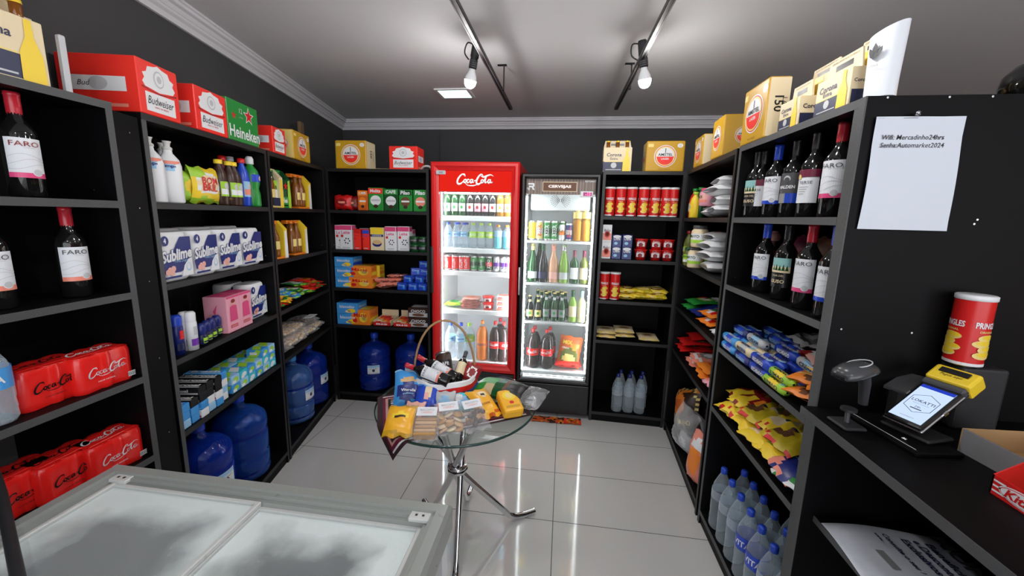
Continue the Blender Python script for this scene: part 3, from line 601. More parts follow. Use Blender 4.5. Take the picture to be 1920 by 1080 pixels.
def cantext(t, c='white', stripe=None):
    def a(b, mp, r_, h):
        if stripe: b.rect(-r_*1.1, r_*1.1, h*.35, h*.62, stripe, mp, 1, 8)
        b.text(t, 0, h*.5, h*.6, c, mp, 2, rot=R(90), bold=.02) if t != 'coke' else b.coke(0, h*.5, h*.66, c, mp, 2, rot=R(90))
    return a
def crisp_tube(h=.212, r_=.037):
    b = MB().lathe([(0, .001), (r_, 0), (r_, .004), (r_, .006), (r_, h-.012)], ['silver', 'silver', 'red', 'red'], 22)
    lid = MB().lathe([(r_, h-.014), (r_*1.05, h-.013), (r_*1.05, h-.002), (r_*.98, h), (0, h-.001)], 'white', 22)
    mp = cyl(r_); b.rect(-r_*1.5, r_*1.5, h*.0+.004, .012, 'white', mp, 1, 12)
    for a in (-1.1, .9):
        m2 = cyl(r_, a0=a+.1)
        b.text('PRINGLES', 0, h*.60, r_*1.5, 'white', m2, 2, h=h*.085, bold=.03); b.text('ORIGINAL', 0, h*.51, r_*1.0, 'lgold', m2, 2, bold=.02)
        for i, (x, z) in enumerate([(0.004, .42), (-.006, .34), (.006, .26), (-.002, .18)]):
            b.ell(x, h*z, r_*.62, h*.055, 'lgold', m2, 2+i, 8); b.ell(x+.003, h*z+.003, r_*.48, h*.035, 'yellow', m2, 2.5+i, 8)
    return [('tube', b), ('lid', lid)]
def pillow(w, h, t, fn, seed=1, nx=10, nz=14, texts=(), crimp=.06, wr=.12):
    """soft sealed bag; fn(u,v) names the print at each place of its face, u,v in 0..1"""
    W = wob(seed, 4)
    def T(x, z):
        u, v = abs(2*x/w), abs(2*z/h-1); u = min(u, 1); v = min(v/(1-crimp), 1)
        k = (max(0, 1-u**2.6)*max(0, 1-v**3.2))**.5; n_ = sum(a*math.sin(fx*x/w*2.2+fz*z/h*3+p) for fx, fz, p, a in W)/4
        return t/2*k*(1+wr*n_*1.6)+.0008
    def edge(i, j):
        u = i/nx*2-1; v = j/nz; pin = 1-.07*math.sin(math.pi*v)*(1 if t > .02 else .4)
        return u*w/2*pin, v*h+.006*math.sin(u*7+seed)*(1 if j in (0, nz) else .3)*min(1, h/.15)
    b = MB()
    for sgn in (-1, 1):
        v = []
        for j in range(nz+1):
            for i in range(nx+1): x, z = edge(i, j); v.append((x, sgn*T(x, z), z))
        fs = {}
        for j in range(nz):
            for i in range(nx):
                q = (j*(nx+1)+i, j*(nx+1)+i+1, (j+1)*(nx+1)+i+1, (j+1)*(nx+1)+i)
                fs.setdefault(fn((i+.5)/nx, (j+.5)/nz), []).append(q if sgn < 0 else q[::-1])
        for m, f in fs.items(): b.add(v, f, m, True)
    mp = lambda x, z, k=1: (x, -T(x, z)-k*.0007, z)
    for tx in texts:
        if callable(tx): tx(b, mp); continue
        s, u, v_, ww, m = tx[:5]; kw = tx[5] if len(tx) > 5 else {}
        b.text(s, (u-.5)*w, v_*h, ww*w, m, mp, 3, bold=.02, **kw)
    return b
def blob(seed, base, spots, bands=()):
    """print with a ground colour, soft-edged bands (v0,v1,mat) and round patches (u,v,ru,rv,mat)"""
    def fn(u, v):
        m = base
        for v0, v1, mm in bands:
            if v0 <= v+.05*math.sin(u*6+seed) < v1: m = mm
        for a, c, ru, rv, mm in spots:
            if ((u-a)/ru)**2+((v-c)/rv)**2 < 1: m = mm
        return m
    return fn
def bagspec(key, *a, **k): return spec(key, lambda: [('bag', pillow(*a, **k))])
def lay(ang=0): return (R(-90), 0, ang)
def cup(m='red', h=.075, r_=.05):
    b = MB().lathe([(0, 0), (r_*.8, 0), (r_, h*.9), (r_, h*.93)], m, 18); b.rect(-r_*.7, r_*.7, h*.3, h*.7, 'white', cyl(r_*.97), 1, 8); b.ell(0, h*.45, r_*.35, h*.2, 'dred', cyl(r_*.98), 3); b.text('Extra', 0, h*.78, r_, 'white', cyl(r_*.98), 3)
    return [('tub', b), ('lid', MB().lathe([(r_, h*.9), (r_*1.1, h*.9), (r_*1.1, h), (0, h)], m, 18))]
def jar(lid='dgrey', body='cream', h=.15, r_=.045, lab='white', txt='MAYO', lab2='lime'):
    l = MB().rect(-r_*1.3, r_*1.3, h*.2, h*.62, lab, cyl(r_*1.01), 1, 10); l.rect(-r_*1.3, r_*1.3, h*.2, h*.34, lab2, cyl(r_*1.01), 2, 10); l.text(txt, 0, h*.5, r_*1.3, 'dgreen', cyl(r_*1.01), 3, bold=.02)
    return [('jar_body', MB().lathe([(0, 0), (r_*.9, 0), (r_, h*.06), (r_, h*.72), (r_*.78, h*.84), (r_*.76, h*.86)], body, 18)), ('lid', MB().lathe([(r_*.82, h*.84), (r_*.84, h*.85), (r_*.84, h*.99), (r_*.8, h), (0, h)], lid, 18)), ('label', l)]
def roll_pack():
    # four-roll toilet paper pack, film over two by two rolls
    w, d, h = .205, .105, .2; r_ = w/4; b = MB(); k = 28; v = []
    def ol(s):
        pts = []
        for cx, cy, a0, a1 in [(-r_, r_, 180, 280), (r_, r_, 260, 360), (r_, d-r_, 0, 100), (-r_, d-r_, 80, 180)]: pts += [(cx+r_*s*math.cos(R(a0+(a1-a0)*i/6)), cy+r_*s*math.sin(R(a0+(a1-a0)*i/6))) for i in range(7)]
        return pts
    L_ = [(0, .8), (.008, .96), (.02, 1), (h-.02, 1), (h-.008, .97), (h, .85)]
    for z, s in L_: v += [(x, y, z) for x, y in ol(s)]
    b.add(v, [(j*k+i, j*k+(i+1) % k, (j+1)*k+(i+1) % k, (j+1)*k+i) for j in range(5) for i in range(k)], 'white', True); b.add(v, [tuple(range(k))[::-1], tuple(range(5*k, 6*k))], 'white')
    f = front(-.0012)
    b.poly([(-w*.42, .035), (w*.08, .035), (w*.3, .05), (w*.44, .08), (w*.46, .12), (w*.46, h-.02), (w*.14, h-.02), (0, h*.74), (-w*.1, h*.6), (-w*.3, h*.46), (-w*.46, h*.36)], 'dblue', f, 1)
    b.poly([(w*.1, .015), (w*.46, .015), (w*.46, .09), (w*.34, .085), (w*.2, .06)], 'white', f, 2); b.ell(w*.33, h*.26, w*.08, h*.09, 'lblue', f, 3); b.ell(w*.32, h*.27, w*.06, h*.07, 'white', f, 4)
    b.ell(-w*.3, h*.83, w*.11, h*.1, 'dblue', f, 2); b.text('4', -w*.3, h*.835, w*.07, 'white', f, 3, bold=.05)
    b.text('Sublime', w*.0, h*.54, w*.93, 'dblue', f, 3, h=h*.26, shear=.2, bold=.08, rot=.08); b.text('Sublime', w*.0, h*.54, w*.91, 'white', f, 4, h=h*.24, shear=.2, bold=.04, rot=.08); b.text('Folha Dupla', w*.12, h*.40, w*.4, 'lblue', f, 3)
    for x, z in ((-.24, .24), (-.14, .26), (-.3, .2), (-.18, .18)): b.ell(x*w, z*h, w*.07, h*.06, 'skin', f, 3)
    b.rect(-w*.42, w*.08, h*.07, h*.11, 'dblue', f, 2)
    b.ell(-r_, r_, r_*.35, r_*.35, 'lgrey', top(h), 1); b.ell(r_, r_, r_*.35, r_*.35, 'lgrey', top(h), 1)
    return [('pack', b)]
def milk(w=.075, d=.07, h=.17, base='white', c='hotpink', txt='Leite', glyph=True):
    b = MB().box(-w/2, w/2, 0, d, 0, h, base, .002); f = front(0); b.rect(-w*.48, w*.48, h*.8, h*.98, c, f, 1); b.text(txt, 0, h*.7, w*.7, c, f, 2, bold=.02)
    if glyph:
        for a in range(6): b.ell(w*.1+w*.2*math.cos(a), h*.35+w*.2*math.sin(a), w*.06, w*.06, 'navy', f, 2, 5)
    b.rect(-w*.4, -w*.2, h*.5, h*.6, 'red', f, 2); b.rect(-w*.3, w*.3, h*.06, h*.1, 'lgrey', f, 2)
    g = sideR(w/2); b.rect(.004, d-.004, h*.8, h*.98, c, g, 1); g = sideL(-w/2); b.rect(-d+.004, -.004, h*.8, h*.98, c, g, 1)
    return [('carton', b)]
def simplebox(w, d, h, m, m2, txt=None, tc='white', spots=(), m3=None):
    b = MB().box(-w/2, w/2, 0, d, 0, h, m, .0015); f = front(0)
    if m2: b.rect(-w*.46, w*.46, h*.1, h*.5, m2, f, 1)
    for x, z, a, c, mm in spots: b.ell(x*w, z*h, a*w, c*h, mm, f, 2, 8)
    if txt: b.text(txt, 0, h*.68, w*.7, tc, f, 3, bold=.02, h=min(h*.28, w*.7*.5))
    for sg, g in ((-1, sideL(-w/2)), (1, sideR(w/2))):
        x0, x1 = sorted((sg*.005, sg*(d-.005)))
        if m3 or m2: b.rect(x0, x1, h*.15, h*.45, m3 or m2, g, 1)
        if txt: b.text(txt, (x0+x1)/2, h*.68, d*.7, tc, g, 2, h=min(h*.25, d*.3))
    b.rect(-w*.4, w*.4, d*.2, d*.8, m3 or m2 or m, top(h), 1)
    return [('box', b)]
# ================================================================ red cooler
RX0, RX1, RY, RH, RD = -1.03, -.345, 2.93, 2.0, .66
rw = RX1-RX0
def shell(w, d, h, z0, m, liner, dz0, x_in=.05, dtop=.06):
    """cabinet open to the front with a pale liner"""
    o = MB().box(0, .02, .07, d, z0, h, m, .004).box(w-.02, w, .07, d, z0, h, m, .004).box(.02, w-.02, .07, d, h-.02, h, m).box(.02, w-.02, d-.02, d, z0, h-.02, m).box(.02, w-.02, .07, d, z0, z0+.02, m)
    i = MB().box(.0205, x_in, .072, d-.021, dz0-.03, h-dtop, liner).box(w-x_in, w-.0205, .072, d-.021, dz0-.03, h-dtop, liner).box(x_in, w-x_in, d-.06, d-.021, dz0-.03, h-dtop, liner)
    i.box(x_in, w-x_in, .072, d-.061, h-dtop, h-.021, liner).box(x_in, w-x_in, .072, d-.061, dz0-.03, dz0, liner)
    return o, i
o, li = shell(rw, RD, RH, .12, 'red', 'fridgewhite', .40)
door = []
fw_ = .062
fr = MB()
prof = [(0, .07), (0, .012), (.012, 0), (.030, 0), (.044, .012), (fw_, .02), (fw_, .07)]
def frame(b, w, z0, z1, prof, m):
    n = len(prof); cs = [(0, z0, 1, 1), (w, z0, -1, 1), (w, z1, -1, -1), (0, z1, 1, -1)]; v = []
    for x, z, sx, sz in cs: v += [(x+sx*a, y, z+sz*a) for a, y in prof]
    b.add(v, [(k*n+i, ((k+1) % 4)*n+i, ((k+1) % 4)*n+(i+1) % n, k*n+(i+1) % n) for k in range(4) for i in range(n)], m)
frame(fr, rw, .345, RH, prof, 'red')
hd = MB().box(fw_, rw-fw_, .04, .068, 1.783, RH-fw_-.002, 'glow_cokesign'); f_ = front(.04)
hd.coke(rw*.5, 1.862, .30, 'lgrey', front(.04), .5); hd.coke(rw*.5-.002, 1.865, .295, 'glow_cokewhite', front(.04), 1.5)
hnd = MB().box(-.014, .02, -.006, .03, .98, 1.36, 'black', .012)
plate = MB().box(.045, .12, -.003, .01, 1.905, 1.935, 'lgrey', .004); plate.text('WB', .085, 1.92, .03, 'black', front(-.003), 1)
glass = MB().box(fw_+.001, rw-fw_-.001, .05, .054, .345+fw_, 1.782, 'glass')
gk = MB(); frame(gk, rw, .345, 1.783+fw_-.0, [(fw_-.001, .066), (fw_-.001, .046), (fw_+.006, .046), (fw_+.006, .066)], 'lgrey')
led = MB().box(fw_-.003, fw_+.004, .075, .085, .42, 1.77, 'glow_led'); led2 = MB().box(rw-fw_-.004, rw-fw_+.003, .075, .085, .42, 1.77, 'glow_led'); led3 = MB().box(.09, rw-.09, .075, .09, 1.768, 1.776, 'glow_led')
RZ = [1.60, 1.345, 1.16, .84, .40]
sh = []
for z in RZ[:4]:
    s = MB().box(.052, rw-.052, .09, .10, z-.038, z-.002, 'fridgewhite', .002)
    for i in range(12): s.box(.06+i*(rw-.12)/11-.002, .06+i*(rw-.12)/11+.002, .10, RD-.07, z-.012, z-.006, 'white')
    s.box(.052, rw-.052, .1, RD-.065, z-.005, z-.002, 'white'); sh.append(('wire_shelf', s, None, []))
gr = MB().box(.01, rw-.01, .03, .07, .02, .33, 'black', .006)
for i in range(8): gr.box(.05, rw-.05, .026, .03, .05+i*.032, .065+i*.032, 'dgrey')
put(spec('redfridge', lambda: [('cabinet', o, None, []), ('liner', li, 'white inner walls', []), ('door', fr, 'red framed glass door', [('door_glass', glass, None, []), ('gasket', gk, None, []), ('handle', hnd, 'black recessed handle', []), ('badge', plate, None, [])]),
    ('header_sign', hd, 'lit red sign with white script lettering', []), ('light_strip', led, None, []), ('light_strip', led2, None, []), ('light_strip', led3, None, []), ('grille', gr, None, []), ('leveling_base', MB().box(.03, rw-.03, .08, RD-.02, 0, .12, 'black'), None, [])]+sh),
    'drinks_cooler', 'tall red drinks cooler with a glass door and white script sign', 'refrigerator', (RX0, RY, 0))
# ================================================================ black cooler
KX0, KX1, KY, KH = -.332, .252, 2.95, 1.925
kw = KX1-KX0
o, li = shell(kw, .64, KH, .10, 'black', 'fridgewhite', .36, .04, .05)
fr = MB(); frame(fr, kw, .285, KH, [(0, .07), (0, .01), (.01, 0), (.024, .0), (.034, .012), (.036, .07)], 'black')
fwk = .036
hd = MB().box(fwk, kw-fwk, .04, .068, 1.775, KH-fwk-.001, 'woodpanel'); f_ = front(.04)
for i in range(14): hd.rect(fwk+.01+i*.038, fwk+.012+i*.038, 1.777, KH-fwk-.003, 'dbrown', f_, 1)
for q_, mm, k_ in ((0, 'cream', 2), (.004, 'brown', 3)): hd.rect(kw*.5-.135+q_, kw*.5+.12-q_, 1.795+q_, 1.865-q_, mm, f_, k_)
hd.text('CERVEJAS', kw*.5-.0075, 1.83, .17, 'glow_sign', f_, 5, bold=.05, h=.026); hd.text('REFRIMATE', kw*.88, 1.872, .09, 'white', f_, 5, bold=.02)
def rlogo(b, x, z, s, m, f, k=1):
    b.poly([(x-s*.4, z+s*.5), (x+s*.45, z+s*.5), (x+s*.55, z+s*.4), (x+s*.55, z+s*.02), (x+s*.4, z-s*.1), (x+s*.6, z-s*.5), (x+s*.32, z-s*.5), (x+s*.12, z-s*.12), (x-s*.3, z-s*.12), (x-s*.3, z+s*.1), (x+s*.3, z+s*.1), (x+s*.3, z+s*.26), (x-s*.4, z+s*.26)], m, f, k)
    b.rect(x-s*.55, x-s*.1, z-s*.32, z-s*.2, m, f, k); b.rect(x-s*.42, x-s*.15, z-s*.52, z-s*.40, m, f, k)
rlogo(hd, fwk+.032, 1.83, .05, 'white', f_, 4)
disp = MB().box(kw-.145, kw-.052, .03, .04, 1.755, 1.8, 'white', .004); disp.rect(kw-.125, kw-.062, 1.765, 1.792, 'magenta', front(.03), 1); disp.text('-15', kw-.09, 1.779, .04, 'glow_pink', front(.03), 2, bold=.03)
glass = MB().box(fwk+.001, kw-fwk-.001, .05, .054, .325, 1.774, 'glass')
led = MB().box(fwk+.001, fwk+.007, .073, .083, .34, 1.76, 'glow_led'); led2 = MB().box(kw-fwk-.007, kw-fwk-.001, .073, .083, .34, 1.76, 'glow_led'); led3 = MB().box(fwk+.01, kw-fwk-.01, .073, .083, .328, .334, 'glow_led')
ev = MB().box(.06, kw-.06, .16, .56, 1.655, 1.84, 'fridgewhite', .015)
fan = MB(); ff = front(.16)
for s_ in (-1, 1):
    for k_ in range(1, 7):
        for a in range(-4, 5):
            an = a*14; r_ = .012*k_; x = kw*.5+s_*r_*math.cos(R(an)); z = 1.735+r_*.8*math.sin(R(an)); fan.ell(x, z, .0036, .0028, 'black', ff, 1, 4)
for a in range(24): fan.rect(kw*.5+.078*math.cos(R(a*15))-.002, kw*.5+.078*math.cos(R(a*15))+.002, 1.735+.055*math.sin(R(a*15))-.001, 1.735+.055*math.sin(R(a*15))+.001, 'grey', ff, 1)
KZ = [1.425, 1.09, .775, .36]
sh = []
for z in KZ[:3]:
    s = MB().box(.045, kw-.045, .085, .092, z-.02, z-.002, 'white', .002)
    for i in range(14): s.box(.05+i*(kw-.1)/13-.0015, .05+i*(kw-.1)/13+.0015, .092, .57, z-.008, z-.003, 'white')
    sh.append(('wire_shelf', s, None, []))
for s_ in (0, 1):
    t_ = MB()
    for i in range(22): t_.box(*((.04, .05) if s_ == 0 else (kw-.05, kw-.04)), .10, .13, .42+i*.052, .428+i*.052, 'grey')
    sh.append(('shelf_rack', t_, None, []))
lp = MB().box(.0, kw, .01, .07, .03, .28, 'black', .008)
for i in range(26): lp.box(.02+i*(kw-.04)/25-.0035, .02+i*(kw-.04)/25+.0035, .004, .01, .05, .265, 'black')
lg = MB(); rlogo(lg, kw*.19, .115, .1, 'lgrey', front(.003), 1)
lp.v, lp.f = lp.v, lp.f
hn = MB().box(-.004, .012, -.012, 0.0, 1.0, 1.22, 'silver', .003)
put(spec('blackfridge', lambda: [('cabinet', o, None, []), ('liner', li, 'white inner walls', []), ('door', fr, 'black framed glass door', [('door_glass', glass, None, []), ('handle', hn, 'slim silver handle', []), ('display', disp, 'small red temperature display', [])]),
    ('header_sign', hd, 'wood-look sign with pale lettering', []), ('light_strip', led, None, []), ('light_strip', led2, None, []), ('light_strip', led3, None, []), ('evaporator_cover', ev, 'white fan cover', [('fan_grille', fan, None, [])]),
    ('lower_panel', lp, None, [('emblem', lg, 'pale grey emblem', [])]), ('leveling_base', MB().box(.03, kw-.03, .08, .6, 0, .10, 'black'), None, [])]+sh),
    'beer_cooler', 'tall black cooler with a glass door, wood-look sign and ribbed lower panel', 'refrigerator', (KX0, KY, 0))
# ================================================================ chest freezer
FX0, FX1, FY0, FY1, FZ = -1.275, -.272, -.10, .875, .85
w, d = FX1-FX0, FY1-FY0
body = MB().box(.0, .03, 0, d, .08, FZ-.06, 'white').box(w-.03, w, 0, d, .08, FZ-.06, 'white').box(.03, w-.03, 0, .03, .08, FZ-.06, 'white').box(.03, w-.03, d-.03, d, .08, FZ-.06, 'white').box(.03, w-.03, .03, d-.03, .08, .12, 'white')
prof = [(-.012, -.075), (-.012, -.012), (-.004, 0), (.022, 0), (.024, -.008), (.034, -.008), (.036, -.018), (.046, -.018), (.048, -.03), (.048, -.075)]
rim = MB(); n = len(prof); v = []
for x, y, sx, sy in [(0, 0, 1, 1), (w, 0, -1, 1), (w, d, -1, -1), (0, d, 1, -1)]: v += [(x+sx*a, y+sy*a, FZ+z) for a, z in prof]
rim.add(v, [(k*n+i, ((k+1) % 4)*n+i, ((k+1) % 4)*n+(i+1) % n, k*n+(i+1) % n) for k in range(4) for i in range(n)], 'frz')
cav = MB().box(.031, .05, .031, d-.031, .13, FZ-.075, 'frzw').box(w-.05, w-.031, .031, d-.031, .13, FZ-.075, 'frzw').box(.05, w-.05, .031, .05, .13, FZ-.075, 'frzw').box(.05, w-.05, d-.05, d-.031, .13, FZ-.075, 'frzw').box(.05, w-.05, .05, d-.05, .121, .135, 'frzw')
mid = .503
def lid(x0, x1, z, key):
    g = MB().box(x0+.012, x1-.012, .05, d-.05, z, z+.004, 'glass')
    fs = MB(); N_ = 1; fs.add([(x0+.012, .05, z-.001), (x1-.012, .05, z-.001), (x1-.012, d-.05, z-.001), (x0+.012, d-.05, z-.001)], [(0, 1, 2, 3)], 'frostglass')
    e = MB().box(x0, x0+.012, .048, d-.048, z-.004, z+.009, 'alu', .002).box(x1-.012, x1, .048, d-.048, z-.004, z+.009, 'alu', .002).box(x0+.012, x1-.012, d-.056, d-.048, z-.002, z+.007, 'alu')
    return ('sliding_lid', e, None, [('lid_glass', g, None, []), ('frost', fs, 'white frost on the glass', [])])
stick = MB().rect(.12, .42, .18, .62, 'lblue', sideR(w), 1); stick.rect(.12, .42, .14, .18, 'dblue', sideR(w), 1); stick.rect(.55, .80, .25, FZ-.1, 'lblue', sideR(w), 1); stick.rect(.82, .93, .3, .74, 'lgrey', sideR(w), 1); stick.ell(.875, .64, .03, .05, 'salmon', sideR(w), 2)
clip = lambda x, y: MB().box(x-.028, x+.028, y-.014, y+.014, FZ-.018, FZ-.006, 'alu', .003).box(x-.012, x-.006, y-.003, y+.003, FZ-.006, FZ-.0052, 'black').box(x+.006, x+.012, y-.003, y+.003, FZ-.006, FZ-.0052, 'black')
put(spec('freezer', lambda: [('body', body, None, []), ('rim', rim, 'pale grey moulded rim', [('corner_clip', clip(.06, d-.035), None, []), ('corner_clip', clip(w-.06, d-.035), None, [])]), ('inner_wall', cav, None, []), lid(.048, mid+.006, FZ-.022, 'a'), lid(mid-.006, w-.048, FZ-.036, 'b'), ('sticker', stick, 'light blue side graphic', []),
    ('base', MB().box(.02, w-.02, .02, d-.02, 0, .08, 'black'), None, [])]), 'chest_freezer', 'white chest freezer with two frosted sliding glass lids in the foreground', 'freezer', (FX0, FY0, 0))
def frozen(x, y, w_, d_, h_, m, lab, seed):
    b = pillow(w_, d_, h_, blob(seed, m, [(.5, .5, .3, .2, 'lgrey')]), seed)
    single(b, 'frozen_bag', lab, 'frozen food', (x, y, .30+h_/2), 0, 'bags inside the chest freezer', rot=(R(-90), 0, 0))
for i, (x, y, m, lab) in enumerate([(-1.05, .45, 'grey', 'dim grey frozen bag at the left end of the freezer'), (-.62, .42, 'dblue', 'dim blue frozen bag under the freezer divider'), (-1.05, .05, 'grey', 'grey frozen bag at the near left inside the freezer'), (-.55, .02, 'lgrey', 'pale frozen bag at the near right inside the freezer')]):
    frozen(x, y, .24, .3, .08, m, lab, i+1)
b = MB().box(0, 1, 0, 1, 0, 1, 'black')
cbl = MB().tube(catmull([tuple(onz(x, y, .878)) for x, y in ((-16, 872), (2, 925), (13, 980), (23, 1030), (34, 1085), (50, 1180))], 7), .0105, 'rubber', 10)
single(cbl, 'power_hose', 'thick black hose lying over the near left corner of the chest freezer', 'hose')
# ================================================================ counter
CT = 1.05
ct = put([], 'checkout_counter', 'black checkout counter with a lower shelf in front of the tall panel', 'counter', (.745, -.4, 0))
kid(ct, 'countertop', MB().box(.002, 1.2, 0, 1.622, CT-.025, CT, 'laminate').box(0, .002, 0, 1.622, CT-.025, CT, 'edge'))
kid(ct, 'side_panel', MB().box(.034, 1.2, 1.598, 1.62, 0, CT-.026, 'laminate').box(.032, .034, 1.598, 1.62, 0, CT-.026, 'edge'))
kid(ct, 'lower_shelf', MB().box(.072, 1.19, .02, 1.597, .68, .70, 'laminate').box(.07, .072, .02, 1.597, .68, .70, 'edge'))
kid(ct, 'end_panel', MB().box(.034, 1.2, 0, .018, 0, CT-.026, 'laminate'))
kid(ct, 'back_panel', MB().box(1.191, 1.2, .02, 1.597, 0, CT-.026, 'laminate'))
# paper pinned to the panel
n = 12; v = []
for j in range(n+1):
    for i in range(9):
        u, w_ = i/8, j/n; v.append((.816+u*.212+.002*math.sin(w_*3), 1.219-.004*abs(math.sin(u*3+w_*4))-.012*(1-w_)**2*u, 1.590+w_*.298))
b = MB().add(v, [(j*9+i, j*9+i+1, (j+1)*9+i+1, (j+1)*9+i) for j in range(n) for i in range(8)], 'leaflet', True); f_ = front(1.2144)
p1_, p2_ = ony(1713, 257, 1.2125), ony(1711, 272, 1.2125); b.text('Wifi: Mercadinho24hrs', p1_.x, p1_.z, .148, 'black', f_, 0, shear=.12, bold=.012, h=.0125); b.text('Senha:Automarket2024', p2_.x, p2_.z, .152, 'black', f_, 0, shear=.12, bold=.012, h=.0125)
b.rect(.88, .915, 1.8835, 1.8845, 'black', f_, 0); b.rect(.82, .835, 1.8835, 1.884, 'grey', f_, 0)
p_ = put(spec('paper', lambda: [('sheet', b, None, []), ('pin', MB().lathe([(0, 0), (.004, 0), (.004, .012), (.006, .014), (.006, .018), (0, .02)], 'silver', 10, T=Matrix.Translation((.905, 1.2135, 1.893)) @ Matrix.Rotation(R(90), 4, 'X') @ Matrix.Translation((0, 0, -.006))), None, [])]), 'paper_notice', 'white sheet with two printed lines pinned to the tall black panel', 'notice', (0, 0, 0))
# ================================================================ round glass table
TX, TY, TZ, TR = -.455, 1.635, .755, .365
disc = MB().lathe([(0, 0), (TR-.003, 0), (TR-.003, .01), (0, .01)], 'tableglass', 64, smooth=False); rm = MB().lathe([(TR-.004, -.0005), (TR, .001), (TR, .009), (TR-.004, .0105)], 'glassrim', 64)
ring = MB().lathe([(.03, .395), (.044, .395), (.046, .40), (.046, .425), (.044, .43), (.03, .43)], 'chrome', 24)
for a in (0, 120, 240): ring.lathe([(.046, .408), (.05, .41), (.05, .416), (.046, .418)], 'black', 8)
tp = [('tabletop', disc.__class__().add([(x, y, z+TZ-.01) for x, y, z in disc.v], disc.f, 'tableglass'), 'clear round glass', [('rim', MB().add([(x, y, z+TZ-.01) for x, y, z in rm.v], rm.f, 'glassrim', True), 'dark polished edge', [])]), ('ring', ring, None, [])]
for k, (x, y) in enumerate([(-.082, 1.875), (-.70, 1.88), (-.42, 1.38), (-.46, 2.02)]):
    a = math.atan2(y-TY, x-TX); L_ = math.hypot(x-TX, y-TY); c_, s_ = math.cos(a), math.sin(a)
    path = [(-.20, .74), (-.16, .69), (-.05, .50), (.0, .42), (.03, .36), (L_*.55, .10), (L_*.68, .035), (L_*.82, .016), (L_*1.0, .016)]
    tp.append(('leg', MB().tube(catmull([(r_*c_+(.018*-s_), r_*s_+.018*c_, z) for r_, z in path], 5), .0155, 'chrome', 14), None, []))
    tp.append(('suction_pad', MB().lathe([(0, .732), (.018, .732), (.022, .745), (0, .745)], 'rubber', 12, -.20*c_, -.20*s_), None, []))
put(spec('table', lambda: tp), 'round_table', 'small round glass table on bent chrome legs in the middle of the shop', 'table', (TX, TY, 0))
# ================================================================ goods: placing helpers
def hplane(U, x, y, d):
    """height at which the sight line through (x, y) meets the plane d behind the unit's front"""
    r_ = ray(x, y); a = U.p0+U.n*d; t = (a.x*U.n.x+a.y*U.n.y)/(r_.x*U.n.x+r_.y*U.n.y); return CH+r_.z*t
def fit(U, L, x0, x1, xt, yt, d=.01):
    """(middle along the unit, width, height) of a box whose front spans x0..x1 and whose top shows at (xt, yt)"""
    z = U.lv[L]; a, b = U.t(x0, d, z), U.t(x1, d, z); return (a+b)/2, abs(b-a), hplane(U, xt, yt, d)-z
def verts_of(o):
    out = []
    def rec(q):
        if q.data is not None: out.extend(v.co for v in q.data.vertices)
        for c in q.children: rec(c)
    rec(o); m = o.matrix_basis; return [m @ v for v in out]
_HF, _BX2 = {}, {}
def drop(key, base, vs, dz, room=.06):
    """how far up (or down) a soft thing must move to rest on what already lies there"""
    h = _HF.setdefault(key, {}); C_ = .013; need = -9
    for v in vs:
        t_ = h.get((int(v.x//C_), int(v.y//C_)))
        need = max(need, (base+.001 if t_ is None else t_-.004)-v.z)
    return min(need, .014)
def mark(key, vs):
    h = _HF.setdefault(key, {}); C_ = .013
    for v in vs:
        k = (int(v.x//C_), int(v.y//C_)); h[k] = max(h.get(k, -9), v.z)
def settle(U, L, o, lying, dz, pile, flat=False):
    """keep a thing on its board: inside the side panels and the back, on the board or on the pile, beside its neighbours"""
    vs = verts_of(o)
    if not vs: return
    loc = [((v.xy-U.p0).dot(U.e), (v.xy-U.p0).dot(U.n), v.z) for v in vs]
    lo = [min(q[i] for q in loc) for i in range(3)]; hi = [max(q[i] for q in loc) for i in range(3)]
    ins = getattr(U, 'inset', .0225); sh = [0.0, 0.0, 0.0]; key = (id(U), L)
    if not lying:
        for _ in range(6):
            moved = False
            for blo, bhi in _BX2.get(key, []):
                ov = [min(hi[i]+sh[i], bhi[i])-max(lo[i]+sh[i], blo[i]) for i in range(3)]
                if min(ov) > .0003:
                    ax = 0 if ov[0] <= ov[1] else 1
                    if ov[ax] < .022: sh[ax] += (ov[ax]+.0004)*(1 if (lo[ax]+hi[ax])/2+sh[ax] > (blo[ax]+bhi[ax])/2 else -1); moved = True
            if not moved: break
    if L > 0:
        sh[0] += max(0, ins-(lo[0]+sh[0]))-max(0, hi[0]+sh[0]-(U.w-ins)); sh[1] -= max(0, hi[1]+sh[1]-(getattr(U, 'inner', U.depth)-.002))
        if hasattr(U, 'inset'): sh[1] += max(0, .105-(lo[1]+sh[1]))
    v2 = U.e*sh[0]+U.n*sh[1]; o.location.x += v2.x; o.location.y += v2.y
    base = U.lv[L]
    if flat == 'mark': mark(key, vs)
    elif pile:
        vs = [v+Vector((v2.x, v2.y, 0)) for v in vs]; up = drop(key, base, vs, dz); o.location.z += up; mark(key, [v+Vector((0, 0, up)) for v in vs])
    elif lo[2] < base: o.location.z += base-lo[2]+.0004
    if not lying: _BX2.setdefault(key, []).append(([lo[i]+sh[i] for i in range(3)], [hi[i]+sh[i] for i in range(3)]))
def put_t(U, L, sp, name, label, cat, t, d=.02, group=None, turn=0, dz=0, rot=None, scale=None, flat=False):
    p = U.at(t, d, U.lv[L]+dz+.0008)
    lying = rot is not None
    if rot: rot = (rot[0], rot[1], rot[2]+U.rz)
    o = put(sp, name, label, cat, p, U.rz+turn, group, rot, scale)
    settle(U, L, o, lying, dz, lying, flat)
    return o
def put_x(U, L, sp, name, label, cat, x, d=.05, **k): return put_t(U, L, sp, name, label, cat, U.t(x, d, U.lv[L]), d, **k)
LOG = []
